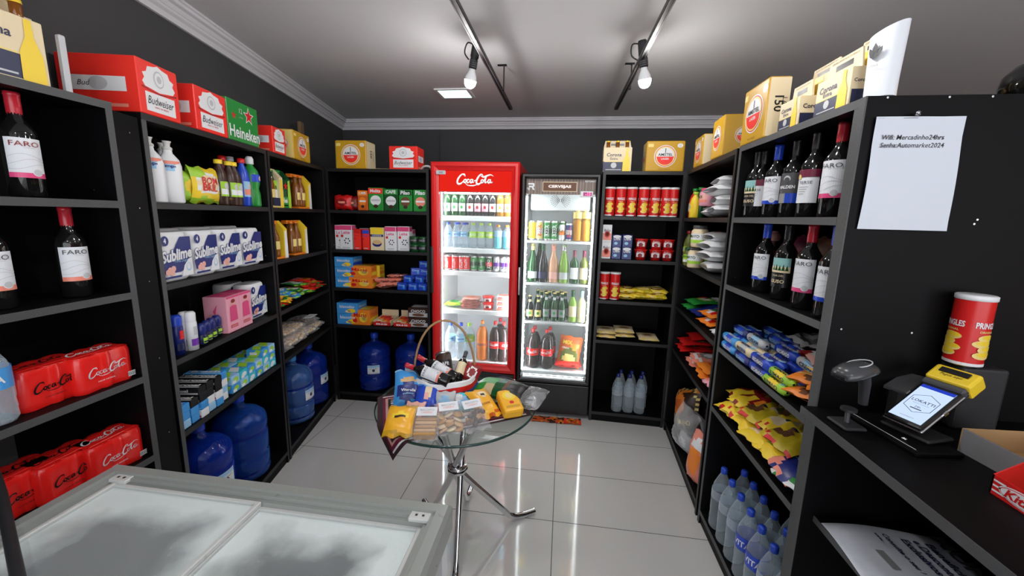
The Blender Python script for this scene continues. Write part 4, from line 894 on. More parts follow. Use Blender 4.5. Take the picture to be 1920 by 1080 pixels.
def boxed(U, L, fn, name, label, cat, x0, x1, xt, yt, dep, d=.01, group=None, h=None, turn=0, dz=0):
    t, w, h_ = fit(U, L, x0, x1, xt, yt, d); h = h or h_; LOG.append((name, label[:30], round(w, 3), round(h_, 3)))
    return put_t(U, L, spec((name, label), lambda: fn(w-.002, dep, h)), name, label, cat, t, d, group, turn, dz)
# ---------------------------------------------------------------- left unit nearest the camera
put_x(UA, 0, spec('coronaL', lambda: corona(False, .2, .12, .17)), 'beer_carrier', 'cream and navy beer carrier with a yellow bottle, just left of the white stick', 'beer pack', 8, .01, group='beer packs on top of the shelf units')
put_x(UA, 0, spec('coronaM', lambda: corona(False, .19, .10, .22)), 'beer_carrier', 'taller cream beer carrier standing behind the one beside the white stick', 'beer pack', 5, .145, group='beer packs on top of the shelf units')
b = MB().box(-.0085, .0085, -.0085, .0085, 0, .165, 'lgrey', .003).box(-.012, .03, -.012, .012, 0, .003, 'white')
single(b, 'white_stick', 'thin upright white stick left of the large red beer box on the shelf top', 'stick', UA.at(UA.t(128, .03, 1.95), .03, 1.944), UA.rz)
wf = lambda: wine('winecap', art=faro, band='hotpink'); wk = lambda: wine('winecap', art=faro_k, band='salmon'); wb = lambda: wine('blue', art=faro_k, band='blue')
G = 'red wine bottles on the left shelves'
put_x(UA, 1, spec('wf', wf), 'wine_bottle', 'red-capped wine bottle alone on the upper shelf nearest left', 'wine bottle', 55, .06, group=G, turn=R(-20))
put_x(UA, 2, spec('wk', wk), 'wine_bottle', 'red-capped wine bottle in the middle of the second shelf nearest left', 'wine bottle', 147, .09, group=G, turn=R(-20))
put_x(UA, 2, spec('wk', wk), 'wine_bottle', 'wine bottle cut off by the left edge on the second shelf', 'wine bottle', 0, .09, group=G, turn=R(-20))
G = 'red six-can packs on the nearest left shelves'
cp, cpd = (lambda: coke_pack(.172, .118)), (lambda: coke_pack(.172, .118, dark=True))
for L, x, d, sp, nm, lab in [(3, 115, .045, cpd, 'cpd', 'red six-can pack with dark script, between the water bottle and another pack'), (3, 208, .02, cp, 'cp', 'red six-can pack with white script at the right end of the third shelf'),
        (4, 150, .045, cpd, 'cpd', 'red six-can pack with dark script on the lower shelf, close to the freezer rim'), (4, 236, .02, cp, 'cp', 'red six-can pack with white script on the lower shelf, right end'),
        (4, 66, .08, cpd, 'cpd', 'red six-can pack at the far left of the lower shelf, in shade')]:
    put_x(UA, L, spec(nm, sp), 'can_pack', lab, 'can pack', x, d, group=G)
pw = lambda: pet(.30, .042, 'pet', 'blue', 'blue', 'VITA', lz=(.45, .66))
put_x(UA, 3, spec('petA', lambda: pet(.25, .044, 'petwater', 'blue', 'sky', 'VITA', 'petwater', .8, lz=(.42, .66))), 'water_bottle', 'water bottle with a blue label cut off by the left edge beside the red packs', 'water bottle', -6, .06, turn=R(-35))
# ---------------------------------------------------------------- second left unit: top
G = 'beer packs on top of the shelf units'
boxed(UB, 0, bud, 'beer_box', 'largest red beer box on the left shelf top, nearest the camera', 'beer pack', 265, 341, 266, 110, .27, .0, G)
boxed(UB, 0, bud, 'beer_box', 'red beer box beside the green one, right of the largest red box', 'beer pack', 370, 429, 369, 160, .15, .0, G)
boxed(UB, 0, hein, 'beer_box', 'green beer box with a red star and white lettering', 'beer pack', 430, 487, 440, 188, .14, .0, G)
# cleaning goods
def bleach():
    b = MB().lathe([(0, 0), (.036, 0), (.04, .006), (.04, .15), (.034, .175), (.016, .2), (.014, .215)], 'white', 18, sq=1.2)
    return [('bottle_body', b), ('cap', MB().lathe([(.013, .212), (.017, .214), (.017, .222), (.01, .228), (.012, .24), (.016, .248), (0, .25)], 'offwhite', 12)),
        ('label', MB().rect(-.036, .036, .128, .168, 'lblue', cyl(.041), 1, 10).rect(-.036, .036, .155, .168, 'salmon', cyl(.041), 2, 10).text('Limpol', 0, .146, .06, 'dblue', cyl(.041), 3, bold=.04, h=.016))]
G = 'cleaning bottles on the left upper shelf'
for x, d, lab in [(291, .05, 'white bleach bottle at the left end of the cleaning shelf'), (316, .11, 'white bleach bottle standing behind between two others'), (322, .05, 'white bleach bottle next to the yellow steel wool bags')]:
    put_x(UB, 1, spec('bleach', bleach), 'bleach_bottle', lab, 'bottle', x, d, group='white bleach bottles', turn=R(-48))
yb = lambda: [('bag', pillow(.17, .16, .07, blob(3, 'yellow', [(.5, .55, .42, .3, 'white'), (.1, .9, .3, .2, 'lime'), (.5, .56, .36, .24, 'cream')], [(0, .14, 'lime')]), 3, texts=[('BOM', .5, .64, .5, 'red'), ('BRIL', .5, .45, .5, 'red')]))]
put_x(UB, 1, spec('bombril', yb), 'steel_wool_bag', 'yellow steel wool bag with red lettering beside the white bleach bottles', 'cleaning pads', 378, .05, group='yellow steel wool bags', turn=R(-4))
put_x(UB, 1, spec('bombril2', lambda: [('bag', pillow(.15, .14, .07, blob(4, 'lime', [(.5, .5, .3, .25, 'yellow')]), 4))]), 'steel_wool_bag', 'yellow green bag half hidden left of the lettered steel wool bag', 'cleaning pads', 346, .08, group='yellow steel wool bags')
lb = spec('limebag', lambda: [('bag', pillow(.12, .15, .028, blob(6, 'yellow', [(.5, .5, .3, .3, 'cream'), (.2, .2, .15, .15, 'olive')], [(.4, .5, 'lime')]), 6))])
for i, (x, d, dz) in enumerate([(398, .09, .014), (417, .05, .014), (436, .05, .016), (408, .07, .042)]):
    put_x(UB, 1, lb, 'sponge_pack', ['flat yellow green pack lying right of the lettered bag', 'flat yellow green pack lying under the dark bottles, middle', 'flat yellow green pack at the foot of the green bottle', 'topmost flat yellow green pack of the small pile'][i], 'sponge pack', x, d, group='flat sponge packs', dz=dz, rot=lay(i*.3))
def oil(cap, body, lab, lab2, h=.24):
    return lambda: [('bottle_body', MB().lathe([(0, 0), (.03, 0), (.033, .006), (.033, h*.6), (.026, h*.74), (.013, h*.86), (.013, h*.92)], body, 16)), ('cap', MB().lathe([(.017, h*.9), (.018, h*.91), (.018, h*.99), (0, h)], cap, 14)),
        ('label', MB().rect(-.031, .031, h*.2, h*.52, lab, cyl(.0333), 1, 8).rect(-.028, .01, h*.24, h*.36, lab2, cyl(.0333), 2, 8).ell(0, h*.42, .015, .016, 'lgrey', cyl(.0333), 3))]
for i, (x, d, k, c, bd, l1, l2, h) in enumerate([(416, .05, 'o1', 'yellow', 'dbrown', 'lime', 'white', .22), (430, .045, 'o1', 'yellow', 'dbrown', 'lime', 'white', .22), (443, .04, 'o1', 'yellow', 'dbrown', 'lime', 'white', .22), (424, .14, 'o2', 'red', 'burg', 'lime', 'orange', .26), (438, .14, 'o3', 'lgrey', 'dbrown', 'green', 'white', .265), (459, .05, 'o4', 'red', 'blue', 'lblue', 'salmon', .25)]):
    put_x(UB, 1, spec(k, oil(c, bd, l1, l2, h)), 'cleaner_bottle', ['dark cleaner bottle with yellow cap, left one of three', 'dark cleaner bottle with yellow cap, middle one of three', 'dark cleaner bottle with yellow cap, right one of three', 'red-capped dark bottle standing behind the yellow-capped ones', 'pale-capped dark bottle standing behind the yellow-capped ones', 'bright blue cleaner bottle with a red cap'][i], 'bottle', x, d, group=G)
def disinf(): return [('bottle_body', MB().lathe([(0, 0), (.04, 0), (.043, .008), (.042, .07), (.036, .1), (.043, .13), (.043, .17), (.034, .2), (.015, .225), (.014, .235)], 'green', 18)), ('cap', MB().lathe([(.018, .23), (.02, .232), (.02, .26), (.014, .272), (0, .272)], 'white', 14)), ('label', MB().rect(-.042, .042, .135, .175, 'blue', cyl(.0435), 1, 10).ell(.014, .155, .016, .014, 'white', cyl(.0435), 2).ell(.014, .155, .01, .009, 'salmon', cyl(.0435), 3))]
put_x(UB, 1, spec('disinf', disinf), 'disinfectant_bottle', 'large green disinfectant bottle with a white cap at the shelf end', 'bottle', 482, .06)
# toilet paper
G = 'toilet paper packs'
for i, (x0, x1) in enumerate([(293, 358), (361, 410), (412, 455), (457, 496)]):
    t, w, h = fit(UB, 2, x0, x1, x0+20, 440, .015); LOG.append(('roll', '', w, h))
    put_t(UB, 2, spec('roll', roll_pack), 'toilet_paper_pack', ['toilet paper pack at the left end of its row, nearest the camera', 'second toilet paper pack from the left in the row', 'third toilet paper pack from the left in the row', 'toilet paper pack at the right end of its row'][i], 'toilet paper', t, .02, G, scale=(w/.207, 1, 1.0))
for i, t in enumerate((.25, .46, .67)): put_t(UB, 2, spec('roll', roll_pack), 'toilet_paper_pack', ['white pack in the back row, behind the first two', 'white pack in the back row, behind the middle', 'white pack in the back row, behind the right end'][i], 'toilet paper', t, .145, G, scale=(.92, 1, 1.04))
put_x(UB, 3, spec('roll', roll_pack), 'toilet_paper_pack', 'single toilet paper pack beside the pink boxes', 'toilet paper', 489, .05, group=G, scale=(.8, 1, 1))
put_x(UB, 3, spec('roll', roll_pack), 'toilet_paper_pack', 'toilet paper pack hidden behind the pink boxes', 'toilet paper', 476, .16, group=G, scale=(.8, 1, 1))
def aero(m, cap, l1, l2, h=.17, r_=.023):
    return lambda: [('can_body', MB().lathe([(0, 0), (r_, 0), (r_, h*.72), (r_*.8, h*.76)], m, 16).rect(-r_, r_, h*.12, h*.3, l2, cyl(r_), 1, 8).rect(-r_*.5, r_*.5, h*.4, h*.62, l1, cyl(r_), 1, 6)), ('cap', MB().lathe([(r_*.95, h*.74), (r_*.95, h*.95), (r_*.7, h), (0, h)], cap, 16))]
G = 'deodorants on the left middle shelf'
for i, (x, d, k, a) in enumerate([(324, .06, 'a1', ('dblue', 'blue', 'red', 'navy')), (336, .04, 'a1', ('dblue', 'blue', 'red', 'navy')), (352, .05, 'a2', ('white', 'white', 'lgrey', 'purple')), (362, .03, 'a2', ('white', 'white', 'lgrey', 'purple'))]):
    put_x(UB, 3, spec(k, aero(*a)), 'spray_can', ['dark blue spray can at the shelf end, left one', 'dark blue spray can beside the white ones', 'white spray can with a purple band, left one', 'white spray can with a purple band, right one'][i], 'deodorant', x, d, group=G)
def rollon(): return [('bottle_body', MB().lathe([(0, 0), (.014, 0), (.021, .01), (.021, .04), (.017, .052)], 'navy', 14).rect(-.015, .015, .012, .036, 'lime', cyl(.0212), 1, 6).rect(-.014, .014, .015, .022, 'navy', cyl(.0212), 2, 6)), ('cap', MB().lathe([(.018, .05), (.021, .055), (.021, .085), (.012, .1), (0, .102)], 'dblue', 14))]
for i, x in enumerate((380, 389, 398, 408)): put_x(UB, 3, spec('rollon', rollon), 'roll_on_deodorant', ['roll-on bottle beside the white spray cans', 'roll-on bottle, second of four dark ones', 'roll-on bottle, third of four dark ones', 'roll-on bottle touching the pink box'][i], 'deodorant', x, .03+.01*i, group=G)
def pinkbox(w, d, h):
    b = MB().box(-w/2, w/2, 0, d, 0, h, 'pink', .002); f = front(0); b.rect(-w/2+.001, w/2-.001, h*.94, h-.001, 'hotpink', f, 1)
    b.ell(0, h*.8, w*.14, w*.14, 'skin', f, 2); b.ell(0, h*.85, w*.16, w*.1, 'dred', f, 3); b.poly([(-w*.3, h*.3), (w*.3, h*.3), (w*.26, h*.7), (0, h*.75), (-w*.26, h*.7)], 'hotpink', f, 2); b.rect(-w*.28, w*.28, h*.12, h*.2, 'red', f, 2); b.text('SABONETE', 0, h*.16, w*.5, 'white', f, 3)
    b.poly([(-d*.3, h*.3), (-d*.5, h*.5), (-d*.4, h*.8), (-d*.6, h*.6)], 'hotpink', sideL(-w/2), 1); b.rect(-w/2+.004, w/2-.004, .01, d-.01, 'hotpink', top(h), 1); return [('box', b)]
boxed(UB, 3, pinkbox, 'soap_box', 'pink box with a printed figure, left one of two', 'box', 427, 451, 427, 540, .11, .02, 'pink boxes', h=.185)
boxed(UB, 3, pinkbox, 'soap_box', 'pink box with a printed figure, right one of two', 'box', 452, 474, 452, 535, .11, .02, 'pink boxes', h=.185)
# toothpaste and soap
def tpbox(m, m2, txt, tc='white'): return lambda: [('box', MB().box(-.085, .085, 0, .045, 0, .035, m, .0015).rect(-.08, .08, .004, .012, m2, front(0), 1).text(txt, -.01, .021, .1, tc, front(0), 2, bold=.04, h=.014).rect(-.08, .08, .006, .016, m2, top(.035), 1).text(txt, 0, .030, .14, tc, top(.035), 2, bold=.04, h=.02).rect(-.045, 0, .0, .035, m2, sideL(-.085), .6))]
kinds = [('tk', 'black', 'lgrey', 'charcoal'), ('tb', 'sky', 'lblue', 'fresh'), ('tg', 'lblue', 'lime', 'mint'), ('tr', 'white', 'red', 'fresh')]
rnd = random.Random(4); names_ = {'tk': 'black toothpaste box with white lettering', 'tb': 'blue toothpaste box', 'tg': 'pale blue and green toothpaste box', 'tr': 'white and red toothpaste box'}
stackdef = [  # (t, d, kinds from the bottom up, where)
 (.03, .095, ['tg', 'tb', 'tb'], 'stack nearest the post'), (.082, .092, ['tb', 'tb', 'tk'], 'second stack'), (.134, .09, ['tr', 'tb', 'tk', 'tk'], 'third stack'), (.186, .094, ['tg', 'tr', 'tk', 'tk'], 'fourth stack'),
 (.238, .09, ['tb', 'tr', 'tk', 'tk'], 'fifth stack'), (.29, .10, ['tr', 'tg', 'tr', 'tb'], 'stack next to the soap boxes')]
lvn = ['lowest', 'second', 'third', 'topmost']
for t, d, ks, where in stackdef:
    for i, k in enumerate(ks):
        kk = next(q for q in kinds if q[0] == k)
        put_t(UB, 4, spec(k, tpbox(*kk[1:])), 'toothpaste_box', '%s, %s in the %s' % (names_[k], lvn[i], where), 'toothpaste', t, d+rnd.uniform(0, .006), 'toothpaste boxes', turn=R(-90)+R(rnd.uniform(-1.5, 1.5)), dz=.0357*i)
def soap(m, m2): return lambda: [('box', MB().box(-.032, .032, 0, .09, 0, .045, m, .002).ell(0, .022, .02, .013, m2, front(0), 1).rect(-.026, .0, .004, .02, 'white', front(0), 2).poly([(-.09, .0), (-.03, .0), (-.005, .04), (-.03, .045), (-.06, .02)], m2, sideL(-.032), 1).rect(-.07, -.03, .014, .03, 'white', sideL(-.032), 2).poly([(-.03, .01), (.03, .04), (.03, .085), (-.03, .06)], m2, top(.045), 1))]
sk = [('s1', soap('sky', 'lime')), ('s2', soap('lblue', 'lime')), ('s3', soap('cyan', 'white'))]
i = 0
for col, (t, n) in enumerate([(.40, 2), (.47, 2), (.54, 2), (.61, 2), (.68, 3), (.745, 3)]):
    for row, d in ((0, .02), (1, .115)):
        nn = n if not (row and n == 3) else 2
        for k in range(nn):
            s_ = sk[(col+k+row) % 3]; i += 1
            put_t(UB, 4, spec(*s_), 'soap_box', 'small blue and green soap box, %s layer, %s row, %s column of the pile' % (['bottom', 'middle', 'top'][k], ['front', 'back'][row], ['first', 'second', 'third', 'fourth', 'fifth', 'last'][col]), 'soap', t, d, 'blue and green soap boxes', dz=.0457*k, turn=R(rnd.uniform(-3, 3)))
# water jugs
G = 'blue water jugs on the bottom shelves'
for U, x, d, m, k, lab, tn in [(UB, 388, .145, 'jug', 'jg', 'blue water jug partly hidden behind the freezer corner', 0), (UB, 459, .14, 'jugclear', 'jg0', 'glossy blue water jug beside the front post of the left shelves', 0),
        (UL, 554, .14, 'juglight', 'jl', 'pale blue water jug with a label, nearest on the back left floor', 0), (UL, 597, .14, 'jug', 'jl2', 'dark blue water jug behind the pale blue one', 0)]:
    put_x(U, 5, spec((k, m), lambda m=m, k=k: jug(m, k != 'jg0')), 'water_jug', lab, 'water jug', x, d, group=G, turn=R(-25))
for x, d, lab in [(705, .14, 'blue water jug on the back floor, left of the basket handle'), (772, .16, 'blue water jug right beside the red cooler, behind the basket handle')]:
    put_x(UC, 5, spec(('jg', 'jug'), lambda: jug('jug')), 'water_jug', lab, 'water jug', x, d, group=G, turn=R(5))
# ---------------------------------------------------------------- back end of the left wall
G = 'beer packs on top of the shelf units'
boxed(UL, 0, bud, 'beer_box', 'small red beer box on the left shelf top beside the gold one', 'beer pack', 513, 537, 513, 237, .14, .0, G)
boxed(UL, 0, amstel, 'beer_box', 'gold beer box in front of the wooden stick, on the left shelf top', 'beer pack', 552, 583, 553, 244, .14, .0, G)
single(MB().box(-.03, .03, -.012, .012, 0, .36, 'wood', .002), 'wood_stick', 'rough upright piece of wood behind the gold beer box on the left', 'wood', UL.at(UL.t(571, .2, 1.95), .21, 1.944), UL.rz)
G = 'beer bottle carriers on the left shelves'
for L, x, k, lab in [(1, 508, 'corona', 'pale yellow beer carrier beside the green one, upper shelf'), (1, 532, 'green', 'green beer carrier with a red star, upper shelf'), (1, 573, 'amber', 'orange and yellow beer carrier at the far end of the upper shelf'),
        (2, 526, 'amber', 'orange and yellow beer carrier, left of two on the second shelf'), (2, 566, 'amber', 'orange and yellow beer carrier, right of two on the second shelf')]:
    put_x(UL, L, spec(('bc', k), lambda k=k: beer_carrier(k)), 'beer_carrier', lab, 'beer pack', x, .03, group=G, turn=R(-6))
rnd = random.Random(9)
cols = ['red', 'yellow', 'green', 'sky', 'orange', 'white', 'lime', 'cokered', 'cream', 'dgreen']
def snackspecs(tag, pals, w, h, t, n=5, words=('CHIPS', 'SNACK', 'MAX', 'CROC', 'TOP')):
    out = []
    for i in range(n):
        a, b_, c = pals[i % len(pals)]
        out.append(bagspec((tag, i), w, h, t, blob(i+3, a, [(.5, .35, .34, .2, b_), (.5, .35, .2, .1, c), (.8, .85, .2, .1, c)], [(.0, .07, c), (.62, .82, b_ if i % 2 else a)]), seed=i+11, texts=[(words[i % len(words)], .5, .68, .66, 'white' if a not in ('white', 'cream', 'yellow') else 'red')]))
    return out
sn = snackspecs('sn', [('red', 'yellow', 'green'), ('yellow', 'green', 'orange'), ('sky', 'white', 'lime'), ('green', 'white', 'lime'), ('brightred', 'orange', 'dred')], .14, .18, .03)
G = 'mixed snack bags on the left shelf'
k = 0
for j, (d, dz, n) in enumerate([(.02, .018, 6), (.11, .026, 5), (.04, .046, 5), (.12, .06, 4)]):
    for i in range(n):
        t = .07+i*(.68/(n-1)) if n > 1 else .4
        a = k % 5; cn = ['red and yellow', 'yellow and green', 'sky blue and white', 'green and white', 'bright red and orange'][a]
        put_t(UL, 3, sn[a], 'snack_bag', '%s snack bag lying %s, %s from the near end' % (cn, ['in front', 'at the back', 'on the front pile', 'on the back pile'][j], ['first', 'second', 'third', 'fourth', 'fifth', 'sixth'][i]), 'snack bag', t, d, G, dz=dz, rot=(R(-90), R(rnd.uniform(-5, 5)), R(rnd.uniform(-25, 25)))); k += 1
def cookiebag(m, m2, seed, film='film'):
    """clear bag filled with rolls or biscuits"""
    rd = random.Random(seed); out = [('film', pillow(.15, .19, .055, lambda u, v: film, seed, wr=.25))]
    for j in range(5):
        for i in range(4):
            T = Matrix.Translation((-.045+i*.03+rd.uniform(-.004, .004), rd.uniform(-.004, .004), .035+j*.027)) @ Matrix.Rotation(rd.uniform(-.6, .6), 4, 'Y') @ Matrix.Rotation(rd.uniform(-.3, .3), 4, 'X')
            b = MB().lathe([(0, -.013), (.011, -.011), (.0165, -.004), (.0165, .004), (.011, .011), (0, .013)], m if (i+j) % 3 else m2, 8, T=T @ Matrix.Rotation(R(90), 4, 'X') @ Matrix.Scale(.8, 4)); out.append(('biscuit', b))
    return out
G = 'clear bags of biscuits on the left shelf'
for i, (t, d, dz, s) in enumerate([(.10, .03, .028, 1), (.25, .02, .028, 0), (.40, .02, .028, 0), (.55, .03, .028, 0), (.70, .03, .028, 0), (.18, .12, .03, 1), (.36, .12, .03, 0), (.54, .12, .03, 0), (.72, .11, .03, 1), (.62, .06, .08, 1), (.30, .07, .08, 0), (.46, .07, .08, 0)]):
    put_t(UL, 4, spec(('ck', s), lambda s=s: cookiebag(*[('cookie2', 'cream'), ('dbrown', 'brown')][s], s+2)), 'biscuit_bag', 'clear bag of %s biscuits, %s, %s' % (['pale', 'dark brown'][s], ['front row' if d < .05 else 'back row', 'on top of the others'][dz > .05], ['nearest the camera', 'second along', 'third along', 'fourth along', 'at the far end', 'near end behind', 'middle left behind', 'middle right behind', 'far corner', 'far end', 'near end', 'middle'][i]), 'biscuit bag', t, d, G, dz=dz, rot=lay(R(rnd.uniform(-15, 15))))
single(MB().box(-.06, .06, -.03, .03, 0, .002, 'paper').text('PROMO', 0, 0, .06, 'grey', top(.002), 1), 'price_slip', 'white paper slip lying on the bags of dark biscuits', 'paper', UL.at(.66, .10, .675+.118), UL.rz)
# ================================================================ goods on the back wall, left of the coolers
rnd = random.Random(21)
G = 'beer packs on top of the shelf units'
boxed(UC, 0, amstel, 'beer_box', 'gold beer box at the left corner of the back wall', 'beer pack', 630, 688, 640, 263, .16, .03, G)
boxed(UC, 0, bud, 'beer_box', 'red beer box on the back shelf top beside the red cooler', 'beer pack', 730, 783, 735, 274, .16, .03, G)
single(MB().box(-.14, .14, -.05, .05, 0, .022, 'beige', .002), 'wood_plank', 'short pale wooden plank lying between the gold and the red beer box', 'wood', UC.at(UC.t(712, .2, 1.95), .22, 1.944), UC.rz)
single(MB().tube(catmull([(.0, 0, .012), (.03, -.02, .03), (.07, -.03, .03), (.10, -.02, .012), (.12, .05, .012)], 5), .008, 'offwhite', 8), 'cable_loop', 'white cable loop lying right of the red beer box by the cooler', 'cable', UC.at(UC.t(790, .1, 1.95), .1, 1.944), 0)
def rice(m, m2): return lambda: [('bag', pillow(.15, .115, .08, blob(5, m, [(.5, .5, .3, .28, m2), (.5, .5, .18, .1, 'salmon')]), 5))]
put_x(UC, 1, spec('redbag1', rice('red', 'dred')), 'coffee_bag', 'plump red bag at the left end of the coffee shelf', 'food bag', 636, .08, dz=.0)
put_x(UC, 1, spec('redbag2', rice('dred', 'brown')), 'coffee_bag', 'darker red bag between the plump red bag and the orange box', 'food bag', 663, .1, scale=(.75, .9, .95))
def cof(base, band, c1, txt, tc='white'):
    def fn(w, d, h):
        b = MB().box(-w/2, w/2, 0, d, 0, h, base, .004); f = front(0); b.rect(-w*.48, w*.48, h*.74, h*.97, band, f, 1); b.ell(0, h*.45, w*.36, h*.22, c1, f, 1); b.text(txt, 0, h*.86, w*.7, tc, f, 3, bold=.03); b.ell(0, h*.2, w*.16, h*.08, 'dbrown', f, 2); b.rect(-w*.3, w*.3, h*.42, h*.5, 'lgrey' if c1 == 'white' else 'white', f, 2); return [('box', b)]
    return fn
G = 'coffee packs on the back shelf'
for x0, x1, y, fn, lab in [(671, 690, 357, cof('dorange', 'orange', 'orange', 'CAFE'), 'orange coffee box, narrow, right of the red bags'), (691, 719, 352, cof('green', 'brightred', 'white', 'Melita'), 'green coffee pack with a red top band'),
        (720, 747, 354, cof('dgreen', 'green', 'white', 'CAFE'), 'green coffee pack with a large white centre'), (748, 773, 356, cof('green', 'dgreen', 'brown', 'Pilao'), 'green coffee pack, second from the right'), (775, 802, 356, cof('green', 'green', 'salmon', 'Pilao'), 'green coffee pack at the right end, beside the red cooler')]:
    boxed(UC, 1, fn, 'coffee_pack', lab, 'coffee', x0, x1, (x0+x1)/2, y, .07, .04, G)
G = 'cartons on the second back shelf'
mk = lambda base, c, txt, g=True: (lambda w, d, h: milk(w, d, h, base, c, txt, g))
def cereal(w, d, h):
    b = MB().box(-w/2, w/2, 0, d, 0, h, 'cream', .002); f = front(0); b.rect(-w/2+.001, w/2-.001, h*.72, h-.001, 'yellow', f, 1); b.rect(-w/2+.001, w/2-.001, h*.6, h*.7, 'dblue', f, 1); b.ell(0, h*.3, w*.35, h*.14, 'dblue', f, 1); b.ell(0, h*.36, w*.33, h*.1, 'cookie2', f, 2); b.text('FARINHA', 0, h*.65, w*.7, 'white', f, 2); return [('box', b)]
for x0, x1, y, fn, lab, d in [(614, 636, 422, mk('white', 'hotpink', 'Leite'), 'white and pink carton at the left end of its shelf', .05), (638, 661, 422, mk('white', 'hotpink', 'Leite'), 'white and pink carton, second from the left', .045),
        (664, 677, 430, mk('brightred', 'red', 'Molho', False), 'slim red carton between the white carton and the blue one', .04), (680, 693, 431, mk('brightred', 'blue', 'Molho', False), 'slim red and blue carton left of the cereal packet', .04),
        (695, 720, 427, cereal, 'yellow-topped cereal packet with a printed bowl', .035), (722, 743, 425, mk('white', 'hotpink', 'Leite'), 'white and pink carton right of the cereal packet', .04), (746, 768, 425, mk('white', 'hotpink', 'Leite'), 'white and pink carton behind the dark round packs', .06)]:
    boxed(UC, 2, fn, 'food_carton', lab, 'carton', x0, x1, (x0+x1)/2, y, .07, d, G)
for x, d in ((632, .15), (655, .15), (683, .15), (740, .15), (766, .16)): put_x(UC, 2, spec('mlk', lambda: milk()), 'food_carton', 'white and pink carton in the back row, %s' % {632: 'leftmost', 655: 'second', 683: 'middle', 740: 'fourth', 766: 'rightmost'}[x], 'carton', x, d, group=G)
def tin(m, m2, r_=.043, h=.06): return lambda: [('tin', MB().lathe([(0, 0), (r_, 0), (r_, h), (0, h)], m, 18).rect(-r_, r_, h*.3, h*.75, m2, cyl(r_), 1, 8).text('COCO', 0, h*.52, r_*1.2, 'lgrey', cyl(r_), 3).disc(r_*.9, h+.001, m2, 18))]
for x, d, dz, lab in [(778, .05, 0, 'lower left'), (797, .05, 0, 'lower right'), (778, .05, .061, 'upper left'), (797, .05, .061, 'upper right')]:
    put_x(UC, 2, spec('tind', tin('dgreen', 'black')), 'round_tin', 'dark green round tin by the red cooler, %s of four' % lab, 'tin', x, d, group='dark green round tins', dz=dz)
G = 'biscuit boxes on the back shelves'
bb = lambda w, d, h: simplebox(w, d, h, 'sky', None, 'biscoito', 'white', [(.2, .3, .2, .2, 'yellow'), (.05, .22, .15, .12, 'cream')], 'blue')
yb = lambda w, d, h: simplebox(w, d, h, 'orange', None, 'Maria', 'red', [(.15, .5, .22, .32, 'yellow'), (.2, .5, .13, .2, 'cream'), (-.3, .3, .12, .15, 'red')], 'yellow')
yb2 = lambda w, d, h: simplebox(w, d, h, 'yellow', None, 'Maria', 'red', [(.15, .5, .22, .32, 'orange'), (.2, .5, .13, .2, 'cream')], 'orange')
def stack(U, L, fn, x0, x1, y0, y1, n, dep, d, lab, G):
    t, w, h = fit(U, L, x0, x1, x0, y0, d); h = h/n; LOG.append(('stack', lab, w, h))
    for i in range(n): put_t(U, L, spec((lab, 's'), lambda: fn(w, dep, h-.001)), 'biscuit_box', '%s, %s' % (lab, (['bottom of two', 'top of two'] if n == 2 else ['bottom of three', 'middle of three', 'top of three'])[i]), 'biscuit box', t+.004*math.sin(i*5), d, G, dz=i*h, turn=R(2*math.sin(i*3+d*9)))
stack(UC, 3, bb, 618, 652, 481, 0, 3, .16, .02, 'blue biscuit box at the left end of the third back shelf', G)
stack(UC, 3, yb, 655, 698, 498, 0, 2, .10, .02, 'yellow biscuit box in front, third back shelf', G)
stack(UC, 3, yb2, 668, 714, 496, 0, 2, .09, .13, 'yellow biscuit box in the rear, third back shelf', G)
cn = spec('candy', lambda: [('bag', pillow(.10, .12, .035, blob(8, 'salmon', [(.5, .5, .3, .3, 'burg'), (.3, .7, .2, .1, 'white')], [(.3, .4, 'white')]), 8))])
for i, (x, d, dz) in enumerate([(708, .03, .02), (722, .03, .02), (737, .04, .02), (715, .1, .022), (730, .1, .022), (742, .13, .022), (716, .05, .05), (728, .06, .05), (740, .08, .05), (731, .1, .08), (742, .12, .08)]):
    put_x(UC, 3, cn, 'candy_bag', 'pink and white candy bag, %s' % ['front left', 'front middle', 'front right', 'rear left', 'rear middle', 'rear right', 'second layer left', 'second layer middle', 'second layer right', 'top left', 'top right'][i], 'candy', x, d, group='pink and white candy bags', dz=dz, rot=lay(R(rnd.uniform(-60, 60))))
tb = spec('tinb', lambda: simplebox(.075, .07, .058, 'blue', None, 'Doce', 'lblue', [(.25, .4, .12, .25, 'sky')], 'dblue'))
for i, (x, d, dz) in enumerate([(753, .02, 0), (774, .02, 0), (795, .02, 0), (761, .09, 0), (784, .09, 0), (765, .04, .059), (786, .04, .059), (780, .08, .118), (797, .06, .118), (794, .08, .059), (795, .08, .177)]):
    put_x(UC, 3, tb, 'sweet_pack', 'small bright blue pack in the pile by the cooler, %s' % ['front left', 'front middle', 'front right', 'rear left', 'rear right', 'second layer left', 'second layer right', 'third layer left', 'third layer right', 'second layer rear', 'topmost'][i], 'sweets', x, d, group='blue sweet packs', dz=dz, turn=R(rnd.uniform(-12, 12)))
stack(UC, 4, bb, 622, 661, 567, 0, 2, .16, .02, 'blue biscuit box at the left end of the fourth back shelf', G)
stack(UC, 4, yb, 659, 694, 582, 0, 1, .16, .02, 'yellow biscuit box on the fourth back shelf', G) if False else boxed(UC, 4, yb, 'biscuit_box', 'single yellow biscuit box right of the blue ones, fourth back shelf', 'biscuit box', 659, 694, 662, 581, .16, .02, G)
